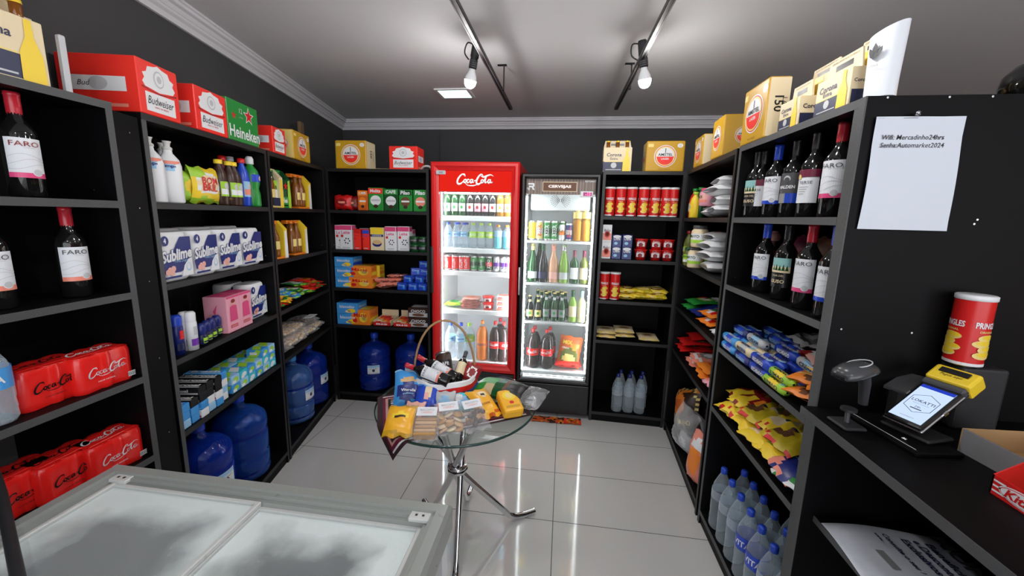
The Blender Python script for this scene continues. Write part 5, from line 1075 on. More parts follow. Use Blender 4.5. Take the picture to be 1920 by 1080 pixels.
def display(mt, txt):
    def f():
        b = MB().box(-.075, .075, 0, .18, 0, .004, 'card').box(-.075, -.072, 0, .18, 0, .05, mt).box(.072, .075, 0, .18, 0, .05, mt).box(-.075, .075, 0, .003, 0, .032, 'red').box(-.075, .075, .177, .18, 0, .10, 'cream')
        b.text(txt, 0, .017, .1, 'white', front(0), 1, bold=.03, h=.014)
        out = [('tray', b)]
        for i in range(3):
            for j in range(4): out.append(('bar', MB().box(-.068+i*.046, -.026+i*.046, .012+j*.04, .048+j*.04, .005, .03+.006*j, ['red', 'cream', 'orange', 'brightred'][(i+j) % 4], .004)))
        return out
    return f
put_x(UC, 4, spec('dp1', display('cream', 'BIS')), 'display_tray', 'open tray of bars with a red front, left of two', 'sweets tray', 716, .02, group='open trays of bars')
put_x(UC, 4, spec('dp1', display('cream', 'BIS')), 'display_tray', 'open tray of bars with a red front, right of two', 'sweets tray', 754, .02, group='open trays of bars')
wb_ = lambda w, d, h: simplebox(w, d, h, 'dbrown', 'lgrey', 'CHOCO', 'white', [(0, .3, .3, .15, 'brown')])
stack(UC, 4, wb_, 768, 806, 577, 0, 2, .14, .03, 'brown and white chocolate box beside the red cooler', G)
# ================================================================ right of the coolers
G = 'beer packs on top of the shelf units'
put_x(UD, 0, spec('coronab2', lambda: corona(False, .2, .13, .17)), 'beer_carrier', 'cream beer carrier with a bottle picture, just right of the black cooler', 'beer pack', 1156, .04, group=G)
boxed(UD, 0, amstel, 'beer_box', 'gold beer box standing on the back shelf right of the black cooler', 'beer pack', 1209, 1281, 1245, 264, .15, .02, G)
for z in (.035, .12): single(MB().box(-.05, .05, -.006, .006, 0, .008, 'lgrey'), 'metal_bar', 'thin pale bar between the beer packs, %s' % ('lower' if z < .1 else 'upper'), 'bar', UD.at(UD.t(1193, .22, 2), .26, 1.944+z*0+(0 if z < .1 else .0085)), UD.rz, 'thin pale bars')
G = 'red crisp tubes'
for i, x in enumerate((1140, 1160, 1181, 1204, 1223, 1243, 1267)):
    put_x(UD, 1, spec('tube', crisp_tube), 'crisp_tube', ['red crisp tube at the left end of the row of seven', 'red crisp tube touching the leftmost one', 'third red crisp tube of the row of seven', 'middle red crisp tube of the row of seven', 'fifth red crisp tube of the row of seven', 'sixth red crisp tube of the row of seven', 'red crisp tube at the right end of the row of seven'][i], 'crisps', x, .06, group=G, turn=R(-62+i*3))
for i, x in enumerate((1131, 1148)): put_x(UD, 3, spec('tube', crisp_tube), 'crisp_tube', ['left of two red crisp tubes beside the yellow bags', 'right of two red crisp tubes, touching the yellow bags'][i], 'crisps', x, .06, group=G, turn=R(-60))
G = 'packs on the second shelf right of the coolers'
s1 = lambda w, d, h: simplebox(w, d, h, 'white', 'salmon', 'Molho', 'grey', [(0, .45, .3, .22, 'red'), (0, .45, .2, .14, 'dorange')])
s2 = lambda w, d, h: simplebox(w, d, h, 'dblue', None, 'Creme', 'white', [(0, .85, .42, .13, 'white'), (-.1, .3, .2, .12, 'lblue')])
for fn, x0, x1, y, lab in [(s1, 1127, 1144, 421, 'white and red box'), (s2, 1146, 1163, 440, 'white and dark blue box on the left'), (s2, 1165, 1183, 440, 'white and dark blue box on the right')]:
    t, w, h = fit(UD, 2, x0, x1, x0, y, .03)
    for i in (0, 1): put_t(UD, 2, spec(lab, lambda: fn(w, .05, h/2-.001)), 'food_box', lab+', '+['lower one', 'upper one'][i], 'food box', t, .03, G, dz=i*h/2)
for i, x in enumerate((1200, 1228, 1256)):
    for k in (0, 1): put_x(UD, 2, spec('tub', lambda: cup('red', .078, .043)), 'food_tub', 'red lidded tub, %s of the %s column' % (['lower', 'upper'][k], ['left', 'middle', 'right'][i]), 'tub', x, .06, group='red lidded tubs', dz=.0785*k, turn=R(-12))
ys = snackspecs('ys', [('yellow', 'brown', 'lgold'), ('dyellow', 'lgold', 'yellow')], .15, .17, .05, 2, ('FRI', 'PAO'))
for i, (x, d, dz) in enumerate([(1172, .03, .02), (1198, .03, .02), (1224, .03, .02), (1250, .03, .02), (1180, .05, .052), (1205, .05, .052), (1232, .06, .052), (1252, .1, .052)]):
    put_x(UD, 3, ys[i % 2], 'snack_bag', 'yellow snack bag right of the two red tubes, %s' % ['front first', 'front second', 'front third', 'front fourth', 'upper first', 'upper second', 'upper third', 'upper fourth'][i], 'snack bag', x, d, group='yellow bags beside the tubes', dz=dz, rot=lay(R(rnd.uniform(-12, 12))))
ws = spec('ws', lambda: [('pack', pillow(.15, .2, .03, blob(2, 'cream', [(.5, .5, .35, .2, 'beige'), (.5, .5, .2, .08, 'brown')], [(0, .12, 'lgold')]), 2, texts=[('TORRADA', .5, .75, .7, 'brown')]))])
for x, d, dz, lab in [(1133, .02, .018, 'bottom left'), (1172, .02, .018, 'bottom middle'), (1217, .02, .018, 'bottom right'), (1135, .03, .05, 'on top at the left'), (1170, .03, .05, 'on top in the middle')]:
    put_x(UD, 4, ws, 'toast_pack', 'flat pale toast pack, %s' % lab, 'toast', x, d, group='flat pale toast packs', dz=dz, rot=lay(R(rnd.uniform(-5, 5))))
G = 'clear bottles of the pack right of the black cooler'
for i, (x, d) in enumerate([(1155, .06), (1176, .06), (1197, .06), (1160, .15), (1180, .15), (1199, .15)]):
    put_x(UD, 5, spec('petm', lambda: pet(.31, .042, 'petwater', 'dblue', 'petlabel', None, lz=(.45, .6))), 'water_bottle', 'blue-capped water bottle on the back floor, %s' % ['front left', 'front middle', 'front right', 'behind left', 'behind middle', 'behind right'][i], 'water bottle', x, d, group=G)
# ---------------------------------------------------------------- back end of the right side
G = 'beer packs on top of the shelf units'
boxed(UE, 0, amstel, 'beer_box', 'gold beer box farthest back on the right shelf top', 'beer pack', 1299, 1315, 1300, 248, .20, .0, G, h=.185)
boxed(UE, 0, (lambda w, d, h: [('carton', carton(w, d, h, 'gold', lambda b, w, d, h: (amstel_logo(b, front(0), 0, h*.5, min(w, h)*.36), amstel_logo(b, sideR(w/2), d*.5, h*.5, h*.2)), .008))]), 'beer_box', 'gold beer box between the farthest one and the one reading 150', 'beer pack', 1331, 1351, 1340, 228, .20, .0, G, h=.21)
G = 'sauces and bags on the upper right shelf'
for i, (x, d, k, c, bd, l1, l2, h) in enumerate([(1290, .05, 'q1', 'green', 'red', 'salmon', 'white', .2), (1301, .03, 'q2', 'lime', 'yellow', 'yellow', 'lgold', .17), (1303, .1, 'q3', 'green', 'dred', 'red', 'white', .2), (1310, .06, 'q4', 'green', 'dgreen', 'red', 'lgold', .2)]):
    put_x(UE, 1, spec(k, oil(c, bd, l1, l2, h)), 'sauce_bottle', ['red sauce bottle with green cap at the far end', 'yellow mustard bottle in front', 'dark red sauce bottle behind the mustard', 'green sauce bottle beside the pink jar'][i], 'sauce', x, d, group=G)
put_x(UE, 1, spec('pj', lambda: jar('hotpink', 'pink', .11, .045, 'skin', 'DOCE', 'salmon')), 'food_jar', 'pink jar standing above the red and white bags', 'jar', 1322, .07, dz=.075)
wbg = lambda: [('bag', pillow(.15, .22, .062, blob(7, 'white', [(.5, .5, .35, .16, 'offwhite'), (.5, .5, .26, .08, 'salmon')]), 7, texts=[('ARROZ', .5, .5, .5, 'dred')]))]
rbg = lambda: [('bag', pillow(.15, .22, .062, blob(9, 'white', [(.5, .5, .4, .2, 'red'), (.5, .45, .2, .1, 'white')]), 9, texts=[('TIO', .5, .5, .3, 'white')]))]
for L, x, d, dz, s, lab in [(1, 1318, .03, .026, 'r', 'red and white bag lying under the pink jar'), (1, 1366, .085, .030, 'w', 'white rice bag at the bottom of the upper pile'), (1, 1368, .09, .085, 'w', 'white rice bag in the middle of the upper pile'), (1, 1367, .09, .140, 'w', 'white rice bag third in the upper pile'), (1, 1370, .10, .190, 'r', 'red and white bag topmost of the upper pile'), (1, 1322, .08, .052, 'r', 'red and white bag directly beneath the pink jar'),
        (2, 1352, .085, .030, 'w', 'white bag at the bottom of the lower pile'), (2, 1354, .09, .085, 'w', 'white bag second in the lower pile'), (2, 1353, .09, .140, 'w', 'white bag third in the lower pile'), (2, 1357, .11, .190, 'w', 'white bag topmost of the lower pile'), (2, 1319, .03, .026, 'c', 'beige flour bag lying beneath the jars')]:
    put_x(UE, L, spec(('wbg', s), {'w': wbg, 'r': rbg, 'c': lambda: [('bag', pillow(.15, .2, .05, blob(1, 'cream', [(.5, .5, .3, .2, 'olive')]), 3))]}[s]), 'grain_bag', lab, 'grain bag', x, d, group='white and red grain bags', dz=dz, rot=lay(R((90 if s != 'c' and x > 1330 else 0)+rnd.uniform(-8, 8))))
for x, d, k, lab in [(1284, .04, 'ol1', 'dark oil bottle at the far end of the jar shelf'), (1293, .08, 'ol2', 'dark oil bottle with a green cap behind the first')]:
    put_x(UE, 2, spec(k, oil('dred' if k == 'ol1' else 'dgreen', 'olive', 'lime', 'black', .23)), 'oil_bottle', lab, 'oil', x, d, group='dark oil bottles')
for x, d, dz, k, lab in [(1303, .03, 0, 'mj', 'pale jar in front on the jar shelf, lower one'), (1306, .03, .135, 'mj', 'pale jar with a dark lid standing on another jar'), (1291, .02, 0, 'ov', 'jar of green olives in front at the far end'), (1317, .12, 0, 'mj', 'pale jar half hidden behind the white bags')]:
    put_x(UE, 2, spec(k, (lambda: jar('dgrey', 'cream', .134, .05, 'white', 'MAYO')) if k == 'mj' else (lambda: jar('dgreen', 'olive', .12, .038, 'lime', 'OLIVA', 'white'))), 'food_jar', lab, 'jar', x, d, group='jars on the right shelf', dz=dz, turn=R(35))
fl = lambda key, base, sp, t=.05, w=.19, h=.25, txt=None, tc='white', bands=(): spec(('fl', key), lambda: [('bag', pillow(w, h, t, blob(hash(len(key)) % 7+1, base, sp, bands), len(key)+3, texts=[(txt, .5, .66, .6, tc)] if txt else ()))])
gb = fl('grn', 'green', [(.5, .4, .3, .2, 'lime'), (.5, .4, .2, .1, 'white')], txt='VERDE'); gd = fl('dgr', 'dgreen', [(.5, .5, .3, .1, 'white'), (.3, .2, .2, .1, 'red')], txt='FEIJAO')
bl = fl('blu', 'dblue', [(.5, .5, .3, .2, 'blue')], txt='SAL'); og = fl('org', 'orange', [(.5, .3, .35, .2, 'white'), (.4, .3, .2, .12, 'green'), (.7, .2, .14, .14, 'red'), (.5, .75, .4, .12, 'yellow')], txt='SOPA', tc='red')
pb = fl('pnk', 'white', [(.5, .5, .3, .3, 'salmon'), (.3, .3, .15, .15, 'green')], w=.12, h=.18)
G = 'flat bags on the right shelves'
for i, (x, d, dz, s, lab) in enumerate([(1283, .02, .02, gb, 'green bag at the far end of its shelf'), (1290, .04, .052, gb, 'green bag lying on top of the far green bag'), (1305, .10, .02, gd, 'dark green bag behind the orange one'), (1309, .12, .052, gd, 'upper dark green bag behind the orange one'), (1298, .02, .022, bl, 'dark blue bag between the green and the orange bag'), (1332, .16, .03, bl, 'dark blue bag at the rear near the post'), (1316, .02, .024, og, 'orange vegetable soup bag at the front'), (1318, .03, .058, og, 'orange bag lying on the soup bag'), (1336, .015, .022, pb, 'white and pink bag closest to the post')]):
    put_x(UE, 3, s, 'food_bag', lab, 'food bag', x, d, group=G, dz=dz, rot=lay(R(rnd.uniform(-8, 8))))
rb_ = fl('rd', 'red', [(.5, .5, .3, .15, 'white'), (.5, .5, .2, .1, 'dgrey')], txt='CAFE', t=.055); bs = fl('bisc', 'salmon', [(.5, .5, .35, .3, 'grey'), (.5, .5, .2, .2, 'white')], bands=[(.1, .2, 'white'), (.8, .9, 'white')], t=.045)
oy = fl('orye', 'orange', [(.5, .7, .35, .1, 'yellow'), (.5, .3, .2, .1, 'red')], txt='MILHO', tc='red'); pk = fl('pinkb', 'pink', [(.3, .3, .2, .2, 'salmon'), (.7, .6, .2, .2, 'red'), (.5, .8, .2, .1, 'white')], w=.13, h=.16)
for i, (x, d, dz, s, lab) in enumerate([(1271, .02, .024, rb_, 'red bag at the far end of the low shelf'), (1274, .03, .062, rb_, 'red bag on top of the far red bag'), (1282, .09, .1, rb_, 'red bag on the rear of the red pile'), (1283, .10, .024, rb_, 'red bag underneath at the rear of the red pile'), (1289, .02, .02, bs, 'pink and white biscuit bag beside the red bags'), (1294, .03, .05, bs, 'pink and white biscuit bag lying on top'), (1306, .02, .022, oy, 'orange corn bag in front'), (1311, .03, .056, oy, 'orange corn bag on top, nearer the post'), (1322, .02, .022, pk, 'pink sweets bag closest to the post')]):
    put_x(UE, 4, s, 'food_bag', lab+', low shelf' if 'low' not in lab else lab, 'food bag', x, d, group=G, dz=dz, rot=lay(R(rnd.uniform(-8, 8))))
def petfood():
    def fn(u, v):
        if ((u-.3)/.3)**2+((v-.62)/.26)**2 < 1: return 'dorange' if ((u-.3)/.16)**2+((v-.62)/.12)**2 < 1 else 'orange'
        if .75 < ((u-.5)/.5)**2+((v-.6)/.42)**2 < 1.05: return 'lgold' if int((u+v)*16) % 2 else 'dbrown'
        return 'dbrown' if v < .9 else 'orange'
    return [('bag', pillow(.30, .30, .12, fn, 5, 14, 18, texts=[('RACAO', .55, .2, .5, 'lgold')]))]
put_x(UE, 5, spec('petfood', petfood), 'pet_food_bag', 'black and orange pet food bag standing behind the clear plastic bag', 'pet food', 1280, .10, dz=.17, rot=(R(-14), R(-24), R(20)))
put_x(UE, 5, spec('orn', lambda: [('bag', pillow(.17, .30, .10, blob(6, 'salmon', [(.5, .5, .3, .3, 'orange'), (.5, .8, .3, .1, 'white')]), 6))]), 'snack_sack', 'orange sack standing on the lowest shelf beside the near post', 'sack', 1304, .035, rot=(R(-6), 0, R(20)))
put_x(UE, 5, spec('clr', lambda: [('bag', pillow(.25, .28, .15, lambda u, v: 'hazefilm', 9, 14, 16, wr=.35)), ('contents', pillow(.16, .10, .06, blob(3, 'lgrey', [(.5, .5, .3, .3, 'white')]), 4))]), 'plastic_bag', 'crumpled clear plastic bag on the lowest right shelf in front of the orange sack', 'plastic bag', 1284, .055, rot=(R(-4), 0, R(12)))
put_x(UE, 5, spec('petfood2', lambda: [('bag', pillow(.26, .16, .1, blob(2, 'dbrown', [(.5, .5, .3, .3, 'dorange')]), 2))]), 'pet_food_bag', 'dark bag lying beneath the pet food bag', 'pet food', 1275, .16, dz=.0)
# ================================================================ contents of the coolers
UR = Unit((RX0, RY), (RX1, RY), RD, [RH]+RZ); UK = Unit((KX0, KY), (KX1, KY), .64, [KH]+KZ)
UR.inset = .0655; UR.inner = RD-.066; UK.inset = .052; UK.inner = .574
def cool(U, L, sp, nm, lab, cat, xs, d, G, turn=0, dz=0, **k):
    for i, x in enumerate(xs): put_x(U, L, sp, nm, lab if len(xs) == 1 else '%s, %s' % (lab, (['left', 'right'] if len(xs) == 2 else ['first', 'second', 'third', 'fourth', 'fifth', 'sixth'])[i]+' of %s' % ['', '', 'two', 'three', 'four', 'five', 'six'][len(xs)]), cat, x, d, group=G, turn=turn, dz=dz, **k)
D0 = .135
# red cooler, top shelf: small beer bottles
G = 'small beer bottles in the red cooler'
cool(UR, 1, spec('bg', lambda: beer_ll('gbottle', 'white', 'green')), 'beer_bottle', 'green beer bottle on the top shelf of the red cooler', 'beer', (837, 852, 867), D0, G)
cool(UR, 1, spec('bw', lambda: beer_ll('bottle', 'white', 'white', lab2='red')), 'beer_bottle', 'dark beer bottle with a white label right of the green ones', 'beer', (882,), D0, G)
cool(UR, 1, spec('br', lambda: beer_ll('bottle', 'pink', 'burg', lab2='dred')), 'beer_bottle', 'dark red beer bottle with a pale pink label, red cooler', 'beer', (896, 910), D0, G)
cool(UR, 1, spec('bs', lambda: beer_ll('bottle', 'white', 'white', lab2='red')), 'beer_bottle', 'dark beer bottle with a red striped label left of the yellow ones', 'beer', (922,), D0, G)
cool(UR, 1, spec('by', lambda: beer_ll('amberl', 'white', 'lgold', lab2='yellow')), 'beer_bottle', 'clear yellow beer bottle at the right end of the top shelf', 'beer', (936, 949), D0, G)
for i, (x, k, g, l, c) in enumerate([(843, 'bg', 0, 0, 0), (857, 'bg', 0, 0, 0), (871, 'bg', 0, 0, 0), (885, 'bs', 0, 0, 0), (899, 'br', 0, 0, 0), (912, 'br', 0, 0, 0), (924, 'bs', 0, 0, 0), (936, 'by', 0, 0, 0)]):
    put_x(UR, 1, spec(k, None), 'beer_bottle', 'small bottle in the back row of the top shelf, %s from the left' % ['first', 'second', 'third', 'fourth', 'fifth', 'sixth', 'seventh', 'eighth'][i], 'beer', x, D0+.09, group='back row of small bottles')
G = 'drinks on the second shelf of the red cooler'
cool(UR, 2, spec('rw', lambda: pet(.2, .033, 'petwater', 'blue', 'lblue', 'agua', lz=(.45, .62), tcol='dblue')), 'water_bottle', 'small water bottle with a blue cap in the red cooler', 'water bottle', (838, 853, 868), D0, G)
cool(UR, 2, spec('rwb', lambda: pet(.2, .033, 'petwater', 'blue', 'lblue', 'agua', lz=(.45, .62), tcol='dblue')), 'water_bottle', 'blue-capped water bottle in the row behind', 'water bottle', (860, 875), D0+.09, G)
cool(UR, 2, spec('rg', lambda: pet(.2, .033, 'petwater', 'lime', 'lime', 'H2O', lz=(.42, .66))), 'soda_bottle', 'clear soda bottle with a green cap in the red cooler', 'soft drink', (887, 901, 915), D0, G)
cool(UR, 2, spec('rb', lambda: pet(.19, .036, 'petwater', 'orange', 'lblue', None, 'cyan', .6, lz=(.5, .75))), 'sports_drink', 'light blue sports drink with an orange cap', 'soft drink', (932, 948), D0, G)
G = 'cans on the third shelf of the red cooler'
cool(UR, 3, spec('c1', lambda: can('cokered', .122, .03, cantext('coke'))), 'drink_can', 'red drink can in the red cooler', 'drink can', (837, 849, 862, 875), D0, G)
cool(UR, 3, spec('c2', lambda: can('green', .122, .03, cantext('GUARA', 'white', 'dgreen'))), 'drink_can', 'green drink can in the middle of the can row', 'drink can', (889, 903), D0, G)
cool(UR, 3, spec('c3', lambda: can('dgreen', .122, .03, cantext('ZERO', 'white', 'red'))), 'drink_can', 'dark green drink can left of the blue cans', 'drink can', (917,), D0, G)
cool(UR, 3, spec('c4', lambda: can('white', .122, .028, cantext('BULL', 'dblue', 'purple'))), 'drink_can', 'white and violet drink can at the right end', 'drink can', (931, 941, 951), D0, G)
cool(UR, 3, spec('c1', None), 'drink_can', 'red can in the back row, red cooler', 'drink can', (843, 856, 869), D0+.09, G); cool(UR, 3, spec('c2', None), 'drink_can', 'green can in the back row, red cooler', 'drink can', (884, 897), D0+.09, G)
G = 'sausage packs in the red cooler'
ss = spec('saus', lambda: [('pack', pillow(.14, .16, .016, blob(4, 'skin', [(.5, .5, .4, .3, 'salmon'), (.5, .5, .2, .1, 'dorange')]), 4))])
for i in range(6): put_x(UR, 4, ss, 'sausage_pack', 'flat pink sausage pack in the red cooler, %s from the bottom' % ['first', 'second', 'third', 'fourth', 'fifth', 'sixth'][i], 'sausages', 878+2*math.sin(i*4), .09, group=G, dz=.009+i*.0155, rot=lay(R(6*math.sin(i*3))))
put_x(UR, 4, spec('salad', lambda: [('pack', pillow(.14, .16, .03, blob(4, 'lime', [(.5, .5, .3, .3, 'green')], [(.4, .6, 'white')]), 4))]), 'salad_pack', 'flat green and white pack at the left of the sausage shelf', 'food pack', 842, .10, dz=.016, rot=lay())
cool(UR, 4, spec('marg', lambda: cup('brightred', .055, .045)), 'margarine_tub', 'red margarine tub, lower layer', 'tub', (914,), .12, 'margarine tubs'); cool(UR, 4, spec('marg', None), 'margarine_tub', 'red margarine tub, upper layer', 'tub', (914,), .12, 'margarine tubs', dz=.0556)
cg = spec('butter', lambda: simplebox(.10, .11, .04, 'white', 'salmon', 'MIX', 'red'))
for i in range(3): put_x(UR, 4, cg, 'butter_box', 'white and pink box beside the tubs, %s' % ['lowest', 'middle', 'top'][i], 'food box', 942, .11, group='white and pink boxes in the cooler', dz=.0406*i)
G = 'large bottles at the bottom of the red cooler'
cool(UR, 5, spec('bw1', lambda: pet(.31, .046, 'petwater', 'blue', 'lblue', 'agua', lz=(.5, .64), tcol='dblue')), 'water_bottle', 'large water bottle seen behind the basket handle', 'water bottle', (839, 861), D0+.01, G); cool(UR, 5, spec('bw2', lambda: pet(.31, .046, 'petwater', 'lime', 'lime', 'soda', lz=(.5, .64))), 'soda_bottle', 'large clear bottle with a green cap', 'soft drink', (880,), D0+.03, G)
cool(UR, 5, spec('or1', lambda: pet(.34, .05, 'petclear', 'orange', 'orange', 'FANTA', 'orange', .85, lz=(.34, .5), tcol='dblue')), 'orange_soda_bottle', 'large orange soda bottle in the red cooler', 'soft drink', (903,), D0, G)
cool(UR, 5, spec('ck2', coke_bottle), 'cola_bottle', 'large cola bottle right of the orange soda', 'cola', (927,), D0, G); cool(UR, 5, spec('ck2', None), 'cola_bottle', 'large cola bottle at the right end of the red cooler', 'cola', (951,), D0+.02, G, turn=R(40))
cool(UR, 5, spec('ck2', None), 'cola_bottle', 'large cola bottle standing behind the front two', 'cola', (937,), D0+.12, G)
# black cooler
G = 'cans in the black cooler'
cool(UK, 1, spec('k1', lambda: can('yellow', .15, .029, cantext('LEMON', 'lime'))), 'drink_can', 'tall yellow can at the left of the black cooler', 'drink can', (993,), .12, G); cool(UK, 1, spec('k2', lambda: can('lgold', .15, .029, cantext('BEER', 'red', 'white'))), 'drink_can', 'tall yellow can with a red mark', 'drink can', (1007,), .12, G)
cool(UK, 1, spec('k3', lambda: can('green', .15, .029, cantext('BEER', 'white', 'dgreen'))), 'drink_can', 'tall green can in the black cooler', 'drink can', (1022, 1035), .12, G); cool(UK, 1, spec('k3', None), 'drink_can', 'tall green can in the row behind', 'drink can', (1041, 1051), .2, G)
cool(UK, 1, spec('k4', lambda: can('white', .125, .027, cantext('2', 'black', 'orange'))), 'drink_can', 'short white and orange can', 'drink can', (1049,), .11, G); cool(UK, 1, spec('k5', lambda: can('dblue', .135, .027, cantext('BULL', 'red', 'lgrey'))), 'drink_can', 'dark blue and silver can', 'drink can', (1063,), .11, G)
cool(UK, 1, spec('k6', lambda: pet(.235, .036, 'amberl', 'lgold', 'lgold', None, 'goldliquid', .72, lz=(.74, .95))), 'gold_bottle', 'golden drink bottle in the black cooler', 'drink bottle', (1080, 1097), .12, G)
G = 'wine and sparkling bottles in the black cooler'
def spark(glass, foil, lab, burg=True, l2=None): return lambda: wine(foil, glass, None, None, lab, (.03, .085), True)
cool(UK, 2, spec('w1', spark('gbottle', 'lgold', 'white')), 'sparkling_bottle', 'green sparkling bottle with gold foil', 'wine bottle', (996,), .12, G)
cool(UK, 2, spec('w2', spark('bottle', 'dgreen', 'navy')), 'sparkling_bottle', 'dark sparkling bottle, front one of two', 'wine bottle', (1016,), .12, G); cool(UK, 2, spec('w2', None), 'sparkling_bottle', 'dark sparkling bottle, behind the front one', 'wine bottle', (1010,), .21, G)
cool(UK, 2, spec('w3', spark('rose', 'salmon', 'skin')), 'sparkling_bottle', 'pink rose sparkling bottle', 'wine bottle', (1036,), .12, G); cool(UK, 2, spec('w4', spark('lgbottle', 'silver', 'lgrey')), 'sparkling_bottle', 'light green sparkling bottle with silver foil', 'wine bottle', (1055,), .12, G)
cool(UK, 2, spec('w5', lambda: wine('burg', 'gbottle', None, None, 'white', (.04, .14))), 'wine_bottle', 'dark wine bottle with a large white label', 'wine bottle', (1075,), .12, G, scale=.9); cool(UK, 2, spec('w6', lambda: wine('burg', 'olive', None, None, 'cream', (.04, .14))), 'wine_bottle', 'pale wine bottle with a cream label at the right', 'wine bottle', (1094,), .12, G, scale=.9)
G = 'small beer bottles in the black cooler'
cool(UK, 3, spec('b7', lambda: beer_ll('bottle', 'lgold', 'lgold', .2)), 'beer_bottle', 'small dark beer bottle with a yellow label', 'beer', (992, 1008), .12, G)
cool(UK, 3, spec('b8', lambda: beer_ll('gbottle', 'grey', 'lgold', .23, 'lgrey')), 'beer_bottle', 'green long-neck beer bottle in the front row', 'beer', (1023, 1038, 1052), .12, G)
cool(UK, 3, spec('b8', None), 'beer_bottle', 'green long-neck beer bottle in the second row', 'beer', (1014, 1029, 1044, 1057), .19, G); cool(UK, 3, spec('b8', None), 'beer_bottle', 'green long-neck beer bottle in the last row', 'beer', (1007, 1022, 1036, 1050), .26, G)
cool(UK, 3, spec('w7', lambda: wine('dgreen', 'lgbottle', None, None, 'cream', (.05, .15))), 'wine_bottle', 'pale green wine bottle beside the small beers', 'wine bottle', (1072,), .12, G, scale=.88); cool(UK, 3, spec('w8', lambda: wine('teal', 'palewine', None, None, 'cream', (.05, .15))), 'wine_bottle', 'very pale wine bottle at the right edge', 'wine bottle', (1090,), .12, G, scale=.88)
G = 'cola bottles at the bottom of the black cooler'
cool(UK, 4, spec('ck3', lambda: coke_bottle(.33, .053)), 'cola_bottle', 'large cola bottle at the bottom front of the black cooler', 'cola', (997, 1023), .12, G); cool(UK, 4, spec('ck3', None), 'cola_bottle', 'large cola bottle in the row behind, black cooler', 'cola', (1005, 1029), .24, G)
cool(UK, 4, spec('mix', lambda: [('bag', pillow(.19, .26, .05, blob(3, 'dorange', [(.5, .35, .42, .3, 'olive'), (.5, .3, .3, .16, 'lgold'), (.7, .7, .2, .1, 'orange')], [(0, .08, 'orange')]), 3, texts=[('MIX', .35, .8, .4, 'yellow'), ('GRAO', .3, .62, .3, 'white')]))]), 'grain_bag', 'orange bag with a picture of grains leaning in the black cooler', 'food bag', (1064,), .16, 'bags in the black cooler', dz=.04, rot=(R(-8), R(8), 0))
cool(UK, 4, spec('rdb', lambda: [('bag', pillow(.22, .16, .06, blob(5, 'brightred', [(.5, .5, .4, .15, 'yellow'), (.5, .4, .2, .1, 'white')]), 5))]), 'grain_bag', 'red and yellow bag lying at the bottom of the black cooler', 'food bag', (1064,), .10, 'bags in the black cooler', dz=.03, rot=lay())
# ================================================================ right unit nearest the camera
rnd = random.Random(33)
G = 'beer packs on top of the shelf units'
boxed(UV, 0, amstel, 'beer_box', 'large gold beer box with a cream side reading 150', 'beer pack', 1386, 1431, 1400, 187, .085, .0, G, h=.235)
for x0, x1, xt, yt, d, dep, fn, lab in [(1457, 1493, 1475, 176, .01, .09, 'a', 'narrow cream and navy beer carrier right of the large gold box'), (1496, 1545, 1530, 125, .075, .06, 'b', 'beer carrier with a large yellow bottle, farther one of two'),
        (1524, 1588, 1570, 118, .01, .06, 'a', 'pale glossy beer carrier between the two with large bottles'), (1580, 1636, 1600, 84, .075, .06, 'b', 'beer carrier with a large yellow bottle beside the white cylinder')]:
    boxed(UV, 0, (lambda w, d_, h: corona(False, w, d_, h*.76)[:1]) if fn == 'a' else (lambda w, d_, h: corona_big(w, h, d_)), 'beer_carrier', lab, 'beer pack', x0, x1, xt, yt, dep, d, G)
def whitecyl():
    n = 22; v = []; b = MB(); H = .172
    for j in range(9):
        z = H*j/8
        for i in range(n):
            a = 2*math.pi*i/n; r_ = .033+.005*j/8; zz = z+(0.014*math.sin(a+1.2) if j == 8 else 0)*1.0
            v.append((r_*math.cos(a)*1.05, r_*math.sin(a)*.9, zz))
    b.add(v, [(j*n+i, j*n+(i+1) % n, (j+1)*n+(i+1) % n, (j+1)*n+i) for j in range(8) for i in range(n)], 'paper', True); b.add(v[:n], [tuple(range(n))[::-1]], 'paper')
    l = MB(); mp = cyl(.0385)
    for a, s_ in ((0.0, 1), (.5, .8), (-.45, .85)):
        pts = [(0, 0), (.008, .018), (.006, .032), (0, .042), (-.006, .03), (-.007, .015)]; c_, s2 = math.cos(-a), math.sin(-a)
        l.poly([(-.006+(x*c_-z*s2)*s_, .095+(x*s2+z*c_)*s_) for x, z in pts], 'dgrey', mp, 3)
    l.text('oliva', -.004, .08, .02, 'grey', mp, 3, shear=.3); return [('paper_roll', b), ('print', l, 'dark leaf drawing')]
put(spec('wcyl', whitecyl), 'paper_cylinder', 'tall white cylinder with a dark leaf drawing, near end of the right shelf top', 'cylinder', (.838, 1.253, 1.9438), R(-62))
o = bpy.data.objects.new('ledge', MB().box(.33, 1.3, .021, .30, 1.919, 1.943, 'laminate').mesh('ledge')); COL.objects.link(o); o.parent = pn
single(MB().lathe([(0, 0), (.07, 0), (.085, .01), (.095, .05), (.09, .085), (.07, .11), (.03, .125), (0, .128)], 'bottle', 28).lathe([(.095, .0), (.099, .002), (.099, .006), (.09, .008)], 'white', 28), 'black_pot', 'black rounded pot cut off by the right edge, behind the tall panel top', 'pot', (1.315, 1.335, 1.9436))
